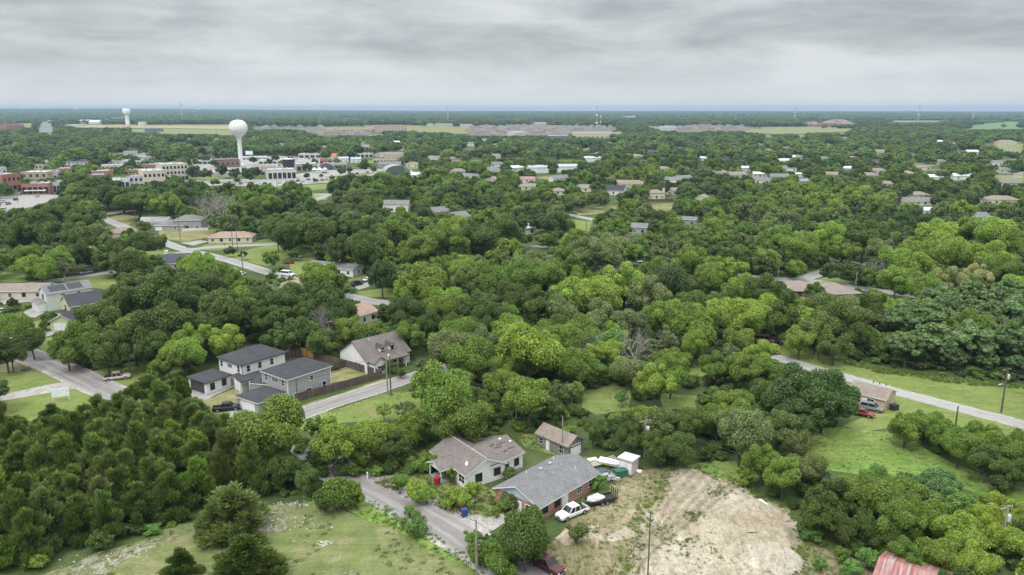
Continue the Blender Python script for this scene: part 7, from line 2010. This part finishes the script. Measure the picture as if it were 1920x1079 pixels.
# the deck is thickest in a belt a few degrees up
belt = ramp(nt, z, [(.0, (0,0,0)), (.048, (.1,.1,.1)), (.078, (.8,.8,.8)), (.11, (1,1,1)), (.15, (.25,.25,.25)), (.25, (0,0,0))])
mix = mth(nt, 'ADD', mth(nt, 'ADD', mth(nt, 'MULTIPLY', n1, .36), mth(nt, 'MULTIPLY', n2, .46)), mth(nt, 'MULTIPLY', n3, .18))
mix = mth(nt, 'SUBTRACT', mix, mth(nt, 'MULTIPLY', belt, .055))
cloud = ramp(nt, mix, [(.34, (.30,.332,.348)), (.415, (.375,.408,.425)), (.48, (.46,.492,.511)), (.57, (.57,.60,.62))])
low = ramp(nt, z, [(.0, (1,1,1)), (.018, (.95,.95,.95)), (.05, (.22,.22,.22)), (.08, (.0,.0,.0))])
cloud = mixc(nt, mth(nt, 'MULTIPLY', low, .75), cloud, (.60,.632,.655))
# an overcast sky is brightest overhead
lift = mth(nt, 'ADD', 1.0, mth(nt, 'MULTIPLY', mth(nt, 'MAXIMUM', mth(nt, 'SUBTRACT', z,   .16), 0), 4.0))
lv = nt.nodes.new('ShaderNodeVectorMath'); lv.operation = 'SCALE'; nt.links.new(cloud, lv.inputs[0]); nt.links.new(lift, lv.inputs['Scale'])
sk = nt.nodes.new('ShaderNodeVectorMath'); sk.operation = 'SCALE'; nt.links.new(sky.outputs[0], sk.inputs[0]); sk.inputs['Scale'].default_value = .10
final = mixc(nt, .965, sk.outputs[0], lv.outputs[0])
nt.links.new(final, bg.inputs[0]); bg.inputs[1].default_value = 1.0
sd = bpy.data.lights.new('sun', 'SUN'); sd.energy = 1.5; sd.angle = R(18); sd.color = (1, .965, .91)
so = link('sun', sd)
sv = Vector((math.sin(SUN_AZ)*math.cos(SUN_EL), math.cos(SUN_AZ)*math.cos(SUN_EL), math.sin(SUN_EL)))
so.rotation_euler = sv.to_track_quat('Z', 'Y').to_euler(); so.location = (0, 0, 300)
# the air: one closed box of pale even haze
bpy.context.view_layer.update()
TOP = max([H]+[(o.matrix_world @ Vector(c)).z for o in SC.objects if o.type == 'MESH' and len(o.data.polygons) for c in o.bound_box])+3
bm = bmesh.new(); box(bm, (0, 0, TOP/2-1.5), (33000, 33000, TOP+3)); print('haze top', TOP)
m = bpy.data.materials.new('haze'); m.use_nodes = True; n = m.node_tree; n.nodes.remove(n.nodes['Principled BSDF'])
pv = n.nodes.new('ShaderNodeVolumePrincipled'); pv.inputs['Color'].default_value = (.44,.60,.80,1); pv.inputs['Density'].default_value = HAZE; pv.inputs['Anisotropy'].default_value = .2
n.links.new(pv.outputs[0], n.nodes['Material Output'].inputs['Volume'])
hz = mesh_obj('haze', bm, m); hz['kind'] = 'stuff'
SC.view_settings.view_transform = 'Standard'; SC.view_settings.look = 'None'; SC.view_settings.exposure = EXPO; SC.view_settings.gamma = 1
SC.view_settings.use_curve_mapping = False
cy = SC.cycles
cy.max_bounces = 6; cy.diffuse_bounces = 3; cy.glossy_bounces = 2; cy.transmission_bounces = 4; cy.volume_bounces = 0; cy.transparent_max_bounces = 8
cy.use_denoising = True; cy.use_adaptive_sampling = False
cy.caustics_reflective = False; cy.caustics_refractive = False
